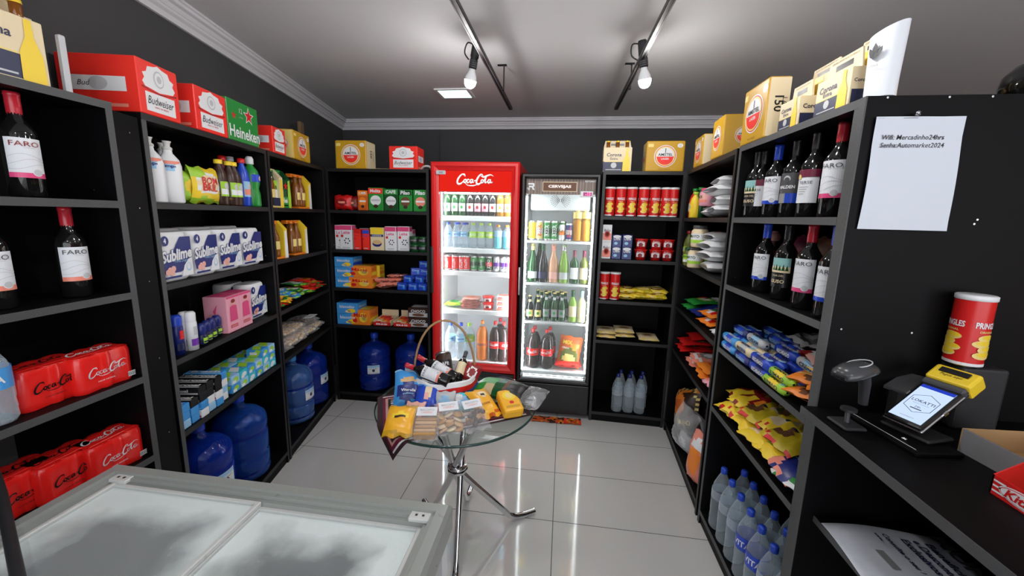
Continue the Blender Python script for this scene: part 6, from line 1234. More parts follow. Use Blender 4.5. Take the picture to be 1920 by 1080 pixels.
# wines
G = 'wine bottles on the right shelves'
SP = {'be': lambda: wine('black', art=beachy, lab='cream', lz=(.055, .16)), 'te': lambda: wine('black', art=terse, lz=(.05, .16)), 'ab': lambda: wine('blue', art=faro_k, band='blue'), 'ma': lambda: wine('black', art=rendez, lab='dgrey'), 'ar': lambda: wine('winecap', art=faro_k, band='hotpink', lz=(.06, .175))}
for L, x, d, k, lab in [(1, 1404, .06, 'be', 'wine bottle with a turquoise label at the far end of the upper row'), (1, 1421, .08, 'te', 'wine bottle with a purple and white label, second of the upper row'), (1, 1445, .07, 'ab', 'wine bottle with a blue capsule in the upper row'), (1, 1478, .08, 'ma', 'wine bottle with a dark grey and blue label'), (1, 1513, .07, 'te', 'wine bottle with a purple and white label beside the red-capped one'), (1, 1557, .06, 'ar', 'wine bottle with a red capsule at the near end of the upper row'),
        (2, 1425, .07, 'ab', 'wine bottle with a blue capsule in front of the pink caps, lower row'), (2, 1463, .07, 'be', 'wine bottle with a turquoise label in the lower row'), (2, 1504, .06, 'ar', 'wine bottle with a red capsule in the lower row'), (2, 1548, .05, 'ab', 'wine bottle with a blue capsule nearest the camera, lower row')]:
    put_x(UV, L, spec(('wv', k), SP[k]), 'wine_bottle', lab, 'wine bottle', x, d, group=G, turn=R(30))
for x, d, z, lab, c in [(1408, .12, .215, 'left of two pink-headed corks behind the blue-capped bottle', 0), (1442, .10, .20, 'right of two pink-headed corks behind the blue-capped bottle', 1)]:
    p = UV.at(UV.t(x, d, UV.lv[2]+z), d, UV.lv[2]+z)
def pinkb(h): return [('stand', MB().lathe([(0, 0), (.02, 0), (.022, .004), (.022, .09), (.012, .12), (.010, h-.03)], 'dbrown', 14)), ('head', MB().lathe([(0, h-.035), (.018, h-.032), (.024, h-.018), (.022, h-.004), (.012, h+.004), (0, h+.005)], 'skin', 14).lathe([(.0, h+.004), (.011, h+.005), (.011, h+.009), (0, h+.01)], 'pink', 12), 'round pink head')]
put_x(UV, 2, spec('pkb', lambda: pinkb(.25)), 'novelty_bottle', 'slim dark bottle with a pink head, left of two, behind the blue-capped wine', 'bottle', 1414, .16, group='slim bottles with pink heads')
put_x(UV, 2, spec('pkb', None), 'novelty_bottle', 'slim dark bottle with a pink head, right of two, behind the blue-capped wine', 'bottle', 1440, .15, group='slim bottles with pink heads')
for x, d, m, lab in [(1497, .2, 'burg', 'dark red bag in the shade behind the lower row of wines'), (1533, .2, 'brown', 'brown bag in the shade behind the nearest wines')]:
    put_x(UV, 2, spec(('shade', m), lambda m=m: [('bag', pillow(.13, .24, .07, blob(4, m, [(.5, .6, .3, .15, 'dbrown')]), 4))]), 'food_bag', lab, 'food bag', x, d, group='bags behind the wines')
# biscuit rolls: long axis along the shelf
def brl(m, m2, m3, txt, L=.120, r_=.020):
    def fn():
        b = MB(); T = Matrix.Translation((-L/2, 0, r_)) @ Matrix.Rotation(R(90), 4, 'Y')
        b.lathe([(.004, -.012), (r_*.9, -.006), (r_*.75, 0), (r_, .006), (r_, L*.3), (r_*1.01, L*.31)], m, 12, T=T, sq=.8); b.lathe([(r_*1.01, L*.31), (r_*1.01, L*.75)], m2, 12, T=T, sq=.8); b.lathe([(r_*1.01, L*.75), (r_, L-.006), (r_*.75, L), (r_*.9, L+.006), (.004, L+.012)], m, 12, T=T, sq=.8)
        up = lambda x, y, k=1: (x, y, r_*2.02+k*.0008); b.text(txt, 0, -.002, L*.7, m3, up, 1, bold=.03, h=r_*.8); fr_ = lambda x, z, k=1: (x, -r_*1.03-k*.0008, z); b.text(txt, 0, r_, L*.7, m3, fr_, 1, bold=.03, h=r_*.8)
        b.ell(L*.36, .002, .012, .012, 'lblue', up, 1); return [('roll', b)]
    return fn
K = {'sky': brl('sky', 'blue', 'white', 'TRELOSO'), 'crm': brl('cream', 'lgrey', 'navy', 'MAISENA'), 'blu': brl('blue', 'dblue', 'white', 'RECHEADO'), 'nav': brl('dblue', 'blue', 'lblue', 'RECHEADO'), 'wht': brl('lgrey', 'lblue', 'navy', 'CREAM')}
nm = {'sky': 'light blue', 'crm': 'cream', 'blu': 'bright blue', 'nav': 'dark blue', 'wht': 'white and blue'}; rw_ = ['first row from the shelf edge', 'second row from the edge', 'third row from the edge', 'fourth row from the edge', 'fifth row from the edge', 'sixth row from the edge']
for c, t in enumerate((.085, .235, .385, .535, .655)):
    for j in range(6):
        for l in range(3):
            if (c == 4 and (j < 3)) or (c == 3 and j < 2): continue
            if l == 2 and (j in (0, 5) or c == 4 or (c+j) % 3 == 0): continue
            k = [['sky', 'sky', 'nav'], ['nav', 'crm', 'wht'], ['blu', 'blu', 'blu'], ['nav', 'blu', 'wht'], ['nav', 'nav', 'nav']][c][l]
            if c == 1 and j > 2: k = ['wht', 'wht', 'nav'][l]
            put_t(UV, 3, spec(('brl', k), K[k]), 'biscuit_pack', '%s biscuit roll, %s, %s layer, %s column' % (nm[k], rw_[j], ['bottom', 'middle', 'top'][l], ['farthest', 'second', 'middle', 'fourth', 'nearest'][c]), 'biscuits', t+rnd.uniform(-.004, .004), .026+j*.0445, 'biscuit rolls on the right shelf', dz=.0412*l, turn=R(rnd.uniform(-1, 1)), flat='mark')
gy = spec('greyb', lambda: [('bag', pillow(.16, .13, .04, blob(4, 'grey', [(.5, .5, .3, .2, 'lgrey'), (.3, .6, .2, .1, 'dgrey')], [(.2, .3, 'dgrey'), (.6, .7, 'lgrey')]), 4, wr=.3))])
put_t(UV, 3, gy, 'biscuit_bag', 'crumpled grey bag lying on the rear of the blue biscuit rolls, farther one', 'biscuits', .33, .16, 'crumpled grey bags', dz=.145, rot=(R(-80), 0, R(-10)))
put_t(UV, 3, gy, 'biscuit_bag', 'crumpled grey bag lying on the rear of the blue biscuit rolls, nearer one', 'biscuits', .50, .17, 'crumpled grey bags', dz=.135, rot=(R(-82), 0, R(8)))
yl = brl('lime', 'yellow', 'dgreen', 'LIMAO', .13, .017)
for i, (t, d, dz) in enumerate([(.50, .02, 0), (.50, .058, 0), (.51, .035, .036)]): put_t(UV, 3, spec('ylr', yl), 'biscuit_pack', 'yellow green biscuit roll at the shelf edge, %s' % ['front one', 'rear one', 'top one'][i], 'biscuits', t, d, 'yellow green biscuit rolls', dz=dz, flat='mark')
ob = spec('orb', lambda: [('bag', pillow(.13, .17, .035, blob(5, 'orange', [(.5, .6, .35, .2, 'yellow'), (.5, .2, .25, .1, 'brown'), (.7, .4, .12, .1, 'navy')], [(.3, .36, 'lgold')]), 5, texts=[('SORT', .5, .75, .6, 'red')]))])
cb = spec('crb', lambda: [('bag', pillow(.13, .17, .035, blob(6, 'lgold', [(.5, .5, .3, .2, 'cream'), (.4, .4, .2, .06, 'navy')]), 6))])
rdw = spec('rdw', lambda: [('bag', pillow(.10, .19, .035, blob(2, 'skin', [(.5, .5, .3, .3, 'white')], [(.62, 1, 'dred'), (0, .1, 'dred')]), 2))])
for i, (t, d, dz, s, a) in enumerate([(.64, .02, .02, ob, 20), (.58, .10, .02, cb, -10), (.68, .09, .052, ob, 60), (.62, .05, .06, ob, 35), (.67, .13, .085, cb, 80)]):
    put_t(UV, 3, s, 'snack_bag', ['orange bag at the near shelf edge', 'gold and cream bag beside the yellow green rolls', 'orange bag leaning on the near post', 'orange bag on top of the near pile', 'gold and cream bag on top against the near post'][i]+' of the blue biscuit shelf', 'snack bag', t, d, 'orange and gold bags by the near post', dz=dz, rot=lay(R(a)))
put_t(UV, 3, rdw, 'biscuit_bag', 'red and pale pink pack lying slanted on the near blue rolls', 'biscuits', .62, .12, None, dz=.115, rot=lay(R(75)))
# noodle bags
nb = [spec(('nb', i), lambda i=i: [('bag', pillow(.16, .20, .05, blob(i+2, ['yellow', 'yellow', 'dyellow', 'yellow'][i], [(.3, .35, .2, .16, ['cream', 'lime', 'brown', 'cream'][i]), (.65, .72, .3, .16, ['beige', 'olive', 'beige', 'brown'][i]), (.62, .74, .2, .1, ['lgold', 'brown', 'olive', 'lgold'][i]), (.3, .55, .07, .04, 'navy')], [(.94, 1, 'orange')] if i % 2 else [(0, .06, 'red')]), 20+i, wr=.4))]) for i in range(4)]
db = spec('dkb', lambda: [('bag', pillow(.16, .21, .05, blob(3, 'dred', [(.35, .3, .2, .2, 'yellow'), (.6, .75, .25, .12, 'olive'), (.7, .4, .1, .1, 'orange')], [(.0, .2, 'yellow')]), 31, wr=.4))])
dk2 = spec('dkb2', lambda: [('bag', pillow(.16, .2, .05, blob(5, 'olive', [(.5, .6, .3, .2, 'dbrown'), (.4, .3, .2, .1, 'beige')], [(.4, .5, 'brown')]), 32, wr=.4))])
bb_ = spec('bwb', lambda: [('bag', pillow(.16, .24, .05, blob(3, 'dblue', [(.75, .8, .3, .2, 'white'), (.7, .78, .2, .12, 'cookie'), (.2, .1, .15, .1, 'salmon')], [(.0, .07, 'salmon')]), 33, texts=[('LAMEN', .4, .4, .5, 'lblue')]))])
gn = spec('gnb', lambda: [('bag', pillow(.14, .22, .04, blob(3, 'green', [(.3, .5, .2, .3, 'white'), (.35, .5, .14, .24, 'green')], [(0, .1, 'white'), (.75, .82, 'lime')]), 34))])
i = 0
for t, d, dz, s, a, lab in [(.075, .01, .028, db, 4, 'dark red and yellow noodle bag at the far end'), (.08, .05, .07, db, -8, 'dark red and yellow noodle bag, upper at the far end'), (.17, .005, .03, nb[0], 5, 'yellow noodle bag, front, next to the far red ones'), (.20, .04, .075, db, 10, 'dark red noodle bag lying on the yellow front bags'), (.28, .01, .028, nb[1], -6, 'yellow noodle bag at the shelf edge'), (.30, .03, .072, nb[2], 12, 'yellow noodle bag on the second layer'), (.40, .0, .03, nb[3], 7, 'yellow noodle bag in the front middle'), (.39, .05, .078, nb[0], -9, 'yellow noodle bag lying highest in the front middle'), (.49, .005, .03, nb[1], 3, 'yellow noodle bag left of the blue bag'), (.50, .04, .075, nb[2], 10, 'yellow noodle bag overlapping the blue bag'),
        (.60, .0, .03, bb_, -6, 'dark blue noodle bag with a white corner'), (.695, .0, .026, gn, 4, 'green and white bag touching the near post'), (.15, .15, .03, dk2, 0, 'dim olive bag in the rear, far end'), (.28, .15, .03, dk2, 20, 'dim olive bag in the rear, second'), (.40, .15, .03, nb[1], -20, 'yellow bag in the rear, middle'), (.53, .15, .03, dk2, 12, 'dim olive bag in the rear, near the post'), (.65, .14, .03, nb[3], -5, 'yellow bag in the rear, touching the post'), (.24, .14, .08, dk2, 15, 'olive bag on the rear second layer, far'), (.36, .13, .085, nb[2], 25, 'yellow bag on the rear second layer, middle'), (.50, .13, .085, dk2, -12, 'olive bag on the rear second layer, near'), (.62, .12, .08, nb[0], 15, 'yellow bag on the rear second layer by the post')]:
    put_t(UV, 4, s, 'noodle_bag', lab, 'noodles', t, d, 'noodle bags on the lower right shelf', dz=dz, rot=(R(-82), R(rnd.uniform(-6, 6)), R(a)))
# water bottles on the floor board
wl = spec('w15', lambda: pet(.325, .044, 'petwater', 'blue', 'petlabel', None, lz=(.5, .64))); wl2 = spec('w15b', lambda: pet(.325, .044, 'petwater', 'blue', 'blue', 'VITA', lz=(.44, .64)))
zc = .08+.325
wpos = [(1352, 877), (1386, 881), (1364, 899), (1401, 902), (1378, 921), (1416, 924), (1389, 951), (1426, 949), (1412, 979), (1454, 976), (1468, 958), (1439, 1017), (1454, 1050), (1428, 1062)]
ow = ['far left', 'far right', 'second row left', 'second row right', 'third row left', 'third row right', 'fourth row left', 'fourth row right', 'fifth row with a blue label', 'fifth row middle', 'fifth row right', 'sixth row', 'near end against the post', 'near end at the edge']
done = []
for i, (x, y) in enumerate(wpos):
    p = onz(x, y, zc); t = (p.xy-UV.p0).dot(UV.e); d = (p.xy-UV.p0).dot(UV.n); t = min(max(t, .068), .67); d = min(max(d, .05), .245)
    for _ in range(60):
        for a_, b_ in done:
            q_ = math.hypot(t-a_, d-b_)
            if q_ < .091: t += (t-a_)/(q_+1e-6)*(.092-q_); d += (d-b_)/(q_+1e-6)*(.092-q_)
        t = min(max(t, .068), .67); d = min(max(d, .05), .245)
    done.append((t, d))
    put_t(UV, 5, wl2 if i in (6, 8) else wl, 'water_bottle', 'large water bottle on the lowest right board, %s' % ow[i], 'water bottle', t, d, 'large water bottles on the lowest right board', turn=R(35))
# ================================================================ on the counter
def frame_obj(p, ax, up):  # matrix from a long axis and an up hint
    y = Vector(ax).normalized(); x = y.cross(Vector(up)).normalized(); z = x.cross(y); return Matrix(((x.x, y.x, z.x, p[0]), (x.y, y.y, z.y, p[1]), (x.z, y.z, z.z, p[2]), (0, 0, 0, 1)))
Lp, Up = Vector((.889, 1.062, 1.10)), Vector((1.050, 1.121, 1.215)); L_ = (Up-Lp).length
bd = MB().box(-.042, .042, 0, L_, -.022, 0, 'black', .006).box(-.044, .044, -.002, L_*.8, -.014, -.008, 'silver', .002)
scn = MB().box(-.035, .035, .012, L_*.68, 0, .0008, 'glow_screen'); scn.box(-.035, .035, L_*.63, L_*.68, .0008, .0011, 'glow_blue')
sm = top(.0008); yc = L_*.36
hexp = [(-.028, yc-.018), (0, yc-.034), (.028, yc-.018), (.028, yc+.020), (0, yc+.036), (-.028, yc+.020)]
for i in range(6):
    a, b_ = Vector(hexp[i]), Vector(hexp[(i+1) % 6]); n_ = (b_-a).normalized(); n_ = Vector((-n_.y, n_.x))*.0006
    scn.poly([tuple(a-n_), tuple(b_-n_), tuple(b_+n_), tuple(a+n_)], 'black', sm, 1)
scn.text('LOKATTI', 0, yc+.008, .048, 'black', sm, 1, bold=.01, h=.009); scn.text('MERCADO AUTONOMO', 0, yc-.002, .034, 'dgrey', sm, 1); scn.text('24h', 0, yc-.013, .012, 'black', sm, 1); scn.text('PAGAMENTO', 0, .022, .03, 'grey', sm, 1); scn.rect(-.012, .012, yc-.022, yc-.019, 'dgrey', sm, 1)
yt = MB().box(-.046, .046, L_*.80, L_+.012, -.03, .012, 'yellow', .006).box(-.044, .044, L_*.71, L_*.80, -.02, .008, 'dgrey', .004); yt.text('Pague aqui', 0, L_*.90, .045, 'black', top(.012), 1, shear=.2); yt.box(-.03, .03, L_*.93, L_+.002, .012, .016, 'black', .001)
btn = MB().box(.043, .047, L_*.35, L_*.42, -.012, -.004, 'silver').box(-.047, -.043, L_*.45, L_*.52, -.012, -.004, 'silver')
st = MB()
tm = put(spec('pos', lambda: [('body', bd, None, []), ('screen', scn, 'lit pale blue screen with a hexagonal badge', []), ('printer_cover', yt, 'yellow printer cover', []), ('side_button', btn, None, [])]), 'payment_terminal', 'black and yellow card payment terminal with a lit screen, tilted on its stand', 'card reader', (0, 0, 0))
tm.matrix_world = frame_obj(Lp, Up-Lp, (0, 0, 1))
sb = MB().box(-.045, .045, -.055, .055, 0, .010, 'rubber', .004).box(-.012, .012, -.012, .012, .012, .055, 'rubber', .003)
single(sb, 'terminal_stand', 'black stand under the payment terminal', 'stand', (.945, 1.082, CT+.0130), R(20))
b = MB().box(.02, .13, 0, .07, 0, .178, 'rubber', .008)
single(b, 'receipt_printer', 'dark box behind the payment terminal carrying the red crisp tube', 'printer', (1.062, 1.142, CT+.0005))
put(spec('tubes', lambda: crisp_tube(.195, .038)), 'crisp_tube', 'single red crisp tube standing behind the payment terminal on the counter', 'crisps', (1.108, 1.18, CT+.179), R(-42), 'red crisp tubes')
# barcode scanner on a stand
hd = MB(); n = 16
sec = [(-.062, .010, .008, .0), (-.058, .024, .016, .0), (-.045, .033, .022, .001), (-.02, .037, .025, .003), (.01, .035, .024, .003), (.035, .028, .02, .0), (.052, .018, .014, -.004), (.06, .006, .006, -.006)]; v = []
for y, a, c, dz in sec: v += [(a*math.cos(2*math.pi*i/n), y, dz+c*math.sin(2*math.pi*i/n)*(1 if math.sin(2*math.pi*i/n) > 0 else .6)) for i in range(n)]
hd.add(v, [(j*n+i, j*n+(i+1) % n, (j+1)*n+(i+1) % n, (j+1)*n+i) for j in range(len(sec)-1) for i in range(n)], 'scan', True); hd.add(v, [tuple(range(n))[::-1], tuple(range((len(sec)-1)*n, len(sec)*n))], 'scan')
trim_ = MB().tube([(.02*math.cos(R(a)), .004+.036*math.sin(R(a)), .0235) for a in range(0, 360, 24)], .0016, 'lgrey', 6, True); win = MB().box(-.022, .022, -.064, -.056, -.005, .008, 'glassdark', .003)
gp = MB().tube([(0, .02, -.01), (0, .025, -.04), (0, .022, -.075), (0, .02, -.10)], [.016, .014, .012, .011], 'rubber', 10)
sp_ = spec('scan', lambda: [('head', hd, None, [('trim_ring', trim_, 'grey trim', []), ('scan_window', win, None, [])]), ('grip', gp, None, [])])
sc2 = put(sp_, 'barcode_scanner', 'black handheld barcode scanner resting on its stand at the left of the counter', 'scanner', (.805, 1.112, 1.208), 0, rot=(R(10), 0, R(-72)))
single(MB().box(-.03, .03, -.035, .035, 0, .010, 'rubber', .004).tube([(0, 0, .01), (.002, .005, .045)], .006, 'dgrey', 8).tube([(.0, 0, .045), (.0, 0, .052)], .019, 'rubber', 12), 'scanner_stand', 'black stand base under the barcode scanner', 'stand', (.800, 1.112, CT+.0005), R(5))
# small things
single(MB().add([tuple(onz(1657, 722, 1.14)), tuple(onz(1700, 737, 1.14)), tuple(onz(1735, 707, 1.175)), tuple(onz(1697, 697, 1.175))]+[tuple(onz(1657, 722, 1.14)-Vector((0, 0, .008))), tuple(onz(1700, 737, 1.14)-Vector((0, 0, .008))), tuple(onz(1735, 707, 1.175)-Vector((0, 0, .008))), tuple(onz(1697, 697, 1.175)-Vector((0, 0, .008)))], [(0, 1, 2, 3), (7, 6, 5, 4), (0, 4, 5, 1), (1, 5, 6, 2), (2, 6, 7, 3), (3, 7, 4, 0)], 'dgrey').box(.955, .99, 1.165, 1.195, CT+.0005, 1.135, 'rubber'), 'card_holder', 'small grey slanted plate between the scanner and the payment terminal', 'holder')
tr = MB().box(0, .12, 0, .20, 0, .012, 'laminate', .003).box(0, .003, 0, .20, .012, .018, 'black').tube([(.001, .004, .0185), (.001, .196, .0185)], .0008, 'lgrey', 6)  # the thin pale tube paints a highlight along the tray edge
put(spec('mat', lambda: [('tray', tr, None, []), ('button', MB().lathe([(0, .012), (.006, .012), (.006, .016), (0, .018)], 'silver', 12, .03, .06), None, [])]), 'cash_tray', 'flat black tray with a drawn edge highlight lying in front of the payment terminal', 'tray', (.864, .975, CT+.0005), R(7.6))
put(spec('redbtn', lambda: [('plate', MB().box(-.05, .06, -.022, .022, 0, .012, 'dgrey', .003), None, []), ('button', MB().lathe([(0, .030), (.012, .028), (.018, .020), (.019, .012)], 'dred', 16, -.035), 'dark red button', [])]), 'stapler', 'small grey device with a dark red knob right of the payment terminal', 'office device', (1.13, 1.085, CT+.0005), R(30))
cb2 = MB().box(0, .16, 0, .003, 0, .06, 'dgrey').box(0, .16, .147, .15, 0, .06, 'card').box(0, .003, .003, .147, 0, .06, 'grey').box(.157, .16, .003, .147, 0, .06, 'card').box(.003, .157, .003, .147, 0, .003, 'card').box(.003, .005, .003, .147, .003, .0598, 'brown')
single(cb2, 'carton_tray', 'open grey cardboard tray behind the red chocolate box on the counter', 'box', (1.01, .88, CT+.0005), R(4))
def kitbox():
    b = MB(); w, d = .16, .17   # local: front at -y
    b.box(-w/2, w/2, 0, .003, 0, .042, 'red'); 
    for s_ in (-1, 1):
        x = s_*w/2; xs = sorted((x, x-s_*.003)); v = [(xs[0], 0, 0), (xs[0], d, 0), (xs[0], d, .115), (xs[0], d*.55, .105), (xs[0], 0, .042), (xs[1], 0, 0), (xs[1], d, 0), (xs[1], d, .115), (xs[1], d*.55, .105), (xs[1], 0, .042)]
        b.add(v, [(0, 1, 2, 3, 4), (9, 8, 7, 6, 5)]+[(i, (i+1) % 5, 5+(i+1) % 5, 5+i) for i in range(5)], 'red')
        b.poly([(-d*.95 if s_ < 0 else .01, .004), (-.01 if s_ < 0 else d*.95, .004), (-.01 if s_ < 0 else d*.95, .012), (-d*.95 if s_ < 0 else .01, .012)], 'white', sideL(-w/2) if s_ < 0 else sideR(w/2), 1)
    b.box(-w/2, w/2, d-.003, d, 0, .115, 'card'); b.box(-w/2+.003, w/2-.003, .003, d-.003, 0, .003, 'card'); b.box(-w/2+.003, w/2-.003, .085, .088, .003, .10, 'card')
    f = front(0); b.ell(-.015, .021, .05, .017, 'white', f, 1, 16); b.ell(-.015, .021, .047, .0148, 'red', f, 2, 16); b.ell(-.015, .021, .045, .0135, 'white', f, 3, 16); b.text('KitKat', -.015, .021, .074, 'red', f, 4, shear=.25, bold=.03, h=.018)
    for i in range(3): b.rect(-w/2+.004, -w*.33, .008+i*.011, .012+i*.011, 'white', f, 1)
    return [('display_box', b)]
put(spec('kit', kitbox), 'chocolate_box', 'open red chocolate display box at the right edge of the counter', 'box', (.915, .785, CT+.0005), R(-90))
# bag on the lower shelf
n = 14; v = []; bx0, bx1, by0, by1 = .806, 1.12, .72, 1.165
for j in range(n+1):
    for i in range(n+1):
        u, w_ = i/n, j/n; v.append((bx0+(bx1-bx0)*u-.012*math.sin(w_*5)*(1-u), by0+(by1-by0)*w_+.012*math.sin(u*4), .7008+.022*(max(0, (1-(2*u-1)**6)*(1-(2*w_-1)**6))**.5)*(1+.15*math.sin(u*9+w_*7)+.1*math.sin(w_*17-u*5))))
b = MB().add(v, [(j*(n+1)+i, j*(n+1)+i+1, (j+1)*(n+1)+i+1, (j+1)*(n+1)+i) for j in range(n) for i in range(n)], 'leaflet', True)
b.add([(x, y, .7007) for x, y, z in v], [(j*(n+1)+i, j*(n+1)+i+1, (j+1)*(n+1)+i+1, (j+1)*(n+1)+i)[::-1] for j in range(n) for i in range(n)], 'leaflet')
tp_ = lambda x, y, k=1: (x, y, .7275+k*.0005)
for s_, x, y, w_, hh in [('Beneficios', 1.045, 1.03, .13, .020), ('e Descontos', 1.018, 1.035, .13, .020), ('Exclusivos', .99, 1.045, .115, .020), ('Consulte o seu !', .948, 1.05, .13, .014), ('www.', .925, 1.10, .03, .007)]: b.text(s_, x, y, w_, 'navy', tp_, 1, shear=.15, bold=.03, h=hh, rot=R(-90))
b.text('MUNDO', 1.088, 1.0, .25, 'dgrey', tp_, 1, h=.036, rot=R(-90), bold=.03); b.rect(.88, .90, .99, 1.05, 'grey', tp_, 1); b.rect(.955, .995, .84, .93, 'navy', tp_, 1); b.text('C', .975, .90, .02, 'lgrey', tp_, 2, rot=R(-90))
single(b, 'paper_bag', 'flat white printed carrier bag lying on the shelf under the counter', 'bag')
# orange-red mat in front of the black cooler
rnd = random.Random(2); v = []; N = 24
for j in range(5):
    for i in range(N+1): v.append((-.20+.40*i/N, 2.855+.022*j+.004*rnd.uniform(-1, 1), .004+.008*rnd.random()))
mm = MB()
for j in range(4):
    for i in range(N): mm.add([v[j*(N+1)+i], v[j*(N+1)+i+1], v[(j+1)*(N+1)+i+1], v[(j+1)*(N+1)+i]], [(0, 1, 2, 3)], rnd.choice(['brightred', 'dorange', 'dorange', 'terrac', 'orange', 'dbrown']))
single(mm, 'floor_cloth', 'rumpled orange and red cloth strip on the floor at the foot of the black cooler', 'cloth')
# ================================================================ on the glass table
rnd = random.Random(12)
Lc, Bc, Rc = Vector((-.828, 1.600)), Vector((-.288, 1.940)), Vector((-.100, 1.556)); Nc = Lc+Rc-Bc; Cc = Vector((TX, TY)); N = 56
def drape(u, v):
    p = Bc+(Lc-Bc)*u+(Rc-Bc)*v; r_ = (p-Cc).length; e = max(0, r_-TR)
    if e == 0: return (p.x, p.y, TZ+.0025)
    q_ = (p-Cc)/r_; out = TR+.012*(1-math.exp(-e*140))+.10*e; return (Cc.x+q_.x*out, Cc.y+q_.y*out, TZ+.0025-e*.97*(1-math.exp(-e*90)))
g = [[drape(i/N, j/N) for i in range(N+1)] for j in range(N+1)]
b = MB(); V = [p for row in g for p in row]; fs = {}
def cloth_m(u, v):
    e = min(min(u, 1-u)*.64, min(v, 1-v)*.44)
    if e < .018: return 'clothdark'
    if e < .026: return 'white'
    if e < .040: return 'burg'
    if e < .047: return 'clothpink'
    if e < .056: return 'clothdark'
    if e < .062: return 'clothpink'
    if e < .10:
        s = (u if min(v, 1-v) < min(u, 1-u) else v); return 'white' if (int(s*44) % 2) == (int(e*60) % 2) else 'clothdark'
    return 'clothdark' if e < .112 else 'clothpink' if e < .125 else 'dred' if (int(u*20)+int(v*20)) % 3 == 0 else 'cream'
for j in range(N):
    for i in range(N): fs.setdefault(cloth_m((i+.5)/N, (j+.5)/N), []).append((j*(N+1)+i, j*(N+1)+i+1, (j+1)*(N+1)+i+1, (j+1)*(N+1)+i))
for m, f in fs.items(): b.add(V, f, m, True)
single(b, 'tablecloth', 'square maroon and cream patterned cloth with a hanging corner on the round glass table', 'tablecloth')
# basket
BX, BY, BZ = -.530, 1.685, TZ+.0045
wk_ = MB(); Rb = [(.095, 0), (.10, .004), (.112, .03), (.122, .06), (.130, .09), (.134, .10)]
wk_.lathe(Rb, 'rope', 40); wk_.disc(.095, .001, 'rope', 40)
for k in range(9): z = .006+k*.011; r_ = .0985+.0345*min(1, z/.1); wk_.tube([(r_*math.cos(2*math.pi*i/40)*(1+.012*(-1)**(i+k)), r_*math.sin(2*math.pi*i/40)*(1+.012*(-1)**(i+k)), z) for i in range(40)], .0042, 'rope', 5, True)
hn = MB(); pts = [(-.142*math.cos(R(a)), -.02*math.cos(R(a)), .06+.30*math.sin(R(a))**.85 if 0 < a < 180 else .03) for a in range(0, 181, 9)]; hn.tube(pts, .0052, 'rope', 8)
hw = MB().tube([(p[0]+.006*math.cos(i*1.3), p[1]+.006*math.sin(i*1.3), p[2]) for i, p in enumerate([(-.142+.002*(k % 2), 0, .01+.006*k) for k in range(14)])], .003, 'rope', 6)
put(spec('basket', lambda: [('bowl', wk_, None, []), ('handle', hn, 'tall arched cane handle', [('cane_binding', hw, None, [])])]), 'wicker_basket', 'round wicker basket with a tall arched handle on the patterned cloth', 'basket', (BX, BY, BZ), R(6))
n = 60; v = []
lev = [(.118, .060), (.128, .085), (.139, .107), (.146, .103), (.150, .085), (.152, .06), (.153, .035), (.156, .008)]
for li_, (r_, z) in enumerate(lev):
    for i in range(n):
        a = 2*math.pi*i/n; fold = 1+.02*math.sin(a*7+1)*(li_/7)+.012*math.sin(a*13)*(li_/7); hang = .5+.5*math.cos(a+R(78))
        zz = z if li_ < 3 else .107-(.107-z)*min(1, .35+hang*.75); v.append((r_*fold*math.cos(a), r_*fold*math.sin(a)*.96, zz+.004*math.sin(a*5)*(li_ > 1)))
b = MB()
for j, m in enumerate(['white', 'white', 'white', 'white', 'red', 'clothblue', 'clothblue']): b.add(v, [(j*n+i, j*n+(i+1) % n, (j+1)*n+(i+1) % n, (j+1)*n+i) for i in range(n)], m, True)
b.add(v[:n], [tuple(range(n))], 'white')
single(b, 'basket_liner', 'white cloth with red and blue border folded over the wicker basket rim', 'cloth', (BX, BY, BZ+.001))
def aim(sp, name, label, cat, base, tip, G, spin=0, scale=None):
    ax = Vector(tip)-Vector(base); q_ = Vector((0, 0, 1)).rotation_difference(ax.normalized())
    spin = max((R(a) for a in range(0, 360, 15)), key=lambda a: (q_ @ Vector((math.sin(a), -math.cos(a), 0))).dot(Vector((.25, -.75, .6)))); m = Matrix.Translation(Vector(base)) @ q_.to_matrix().to_4x4() @ Matrix.Rotation(spin, 4, 'Z')
    if scale: m = m @ Matrix.Scale(scale, 4)
    o = put(sp, name, label, cat, (0, 0, 0), 0, G); o.matrix_world = m; return o
G = 'things in the wicker basket'
T_ = lambda x, y, z: onz(x, y, z)
ws_ = spec('wbk', lambda: wine('winecap', art=faro_k, band='salmon', lab='paper'))
aim(ws_, 'wine_bottle', 'wine bottle lying in the basket, its red neck against the handle', 'wine bottle', (-.455, 1.625, .862), (-.69, 1.69, .945), G, R(150), .78)
aim(ws_, 'wine_bottle', 'wine bottle lying in the basket in front of the other lying one', 'wine bottle', (-.475, 1.572, .872), (-.71, 1.62, .92), G, R(150), .78)
aim(spec('wbk2', lambda: wine('dgrey', art=None, lab='cream', lz=(.05, .16))), 'wine_bottle', 'wine bottle leaning upright in the basket with a cream label', 'wine bottle', (-.458, 1.635, .850), (-.455, 1.80, .935), G, R(10), .62)
aim(spec('jarb', lambda: [('can_body', MB().lathe([(0, 0), (.036, 0), (.038, .004), (.038, .12), (.034, .126)], 'dbrown', 20).rect(-.05, .05, .03, .09, 'black', cyl(.0382), 1, 10).text('CAFE', 0, .07, .05, 'white', cyl(.0384), 2, bold=.02).text('GOURMET', 0, .045, .05, 'pink', cyl(.0384), 2)), ('lid', MB().lathe([(.036, .124), (.038, .125), (.038, .135), (.033, .136), (.033, .132), (0, .132)], 'silver', 20))]), 'coffee_can', 'dark printed can with a silver lid in the middle of the basket', 'can', (-.525, 1.69, .825), (-.57, 1.78, .93), G, R(10))
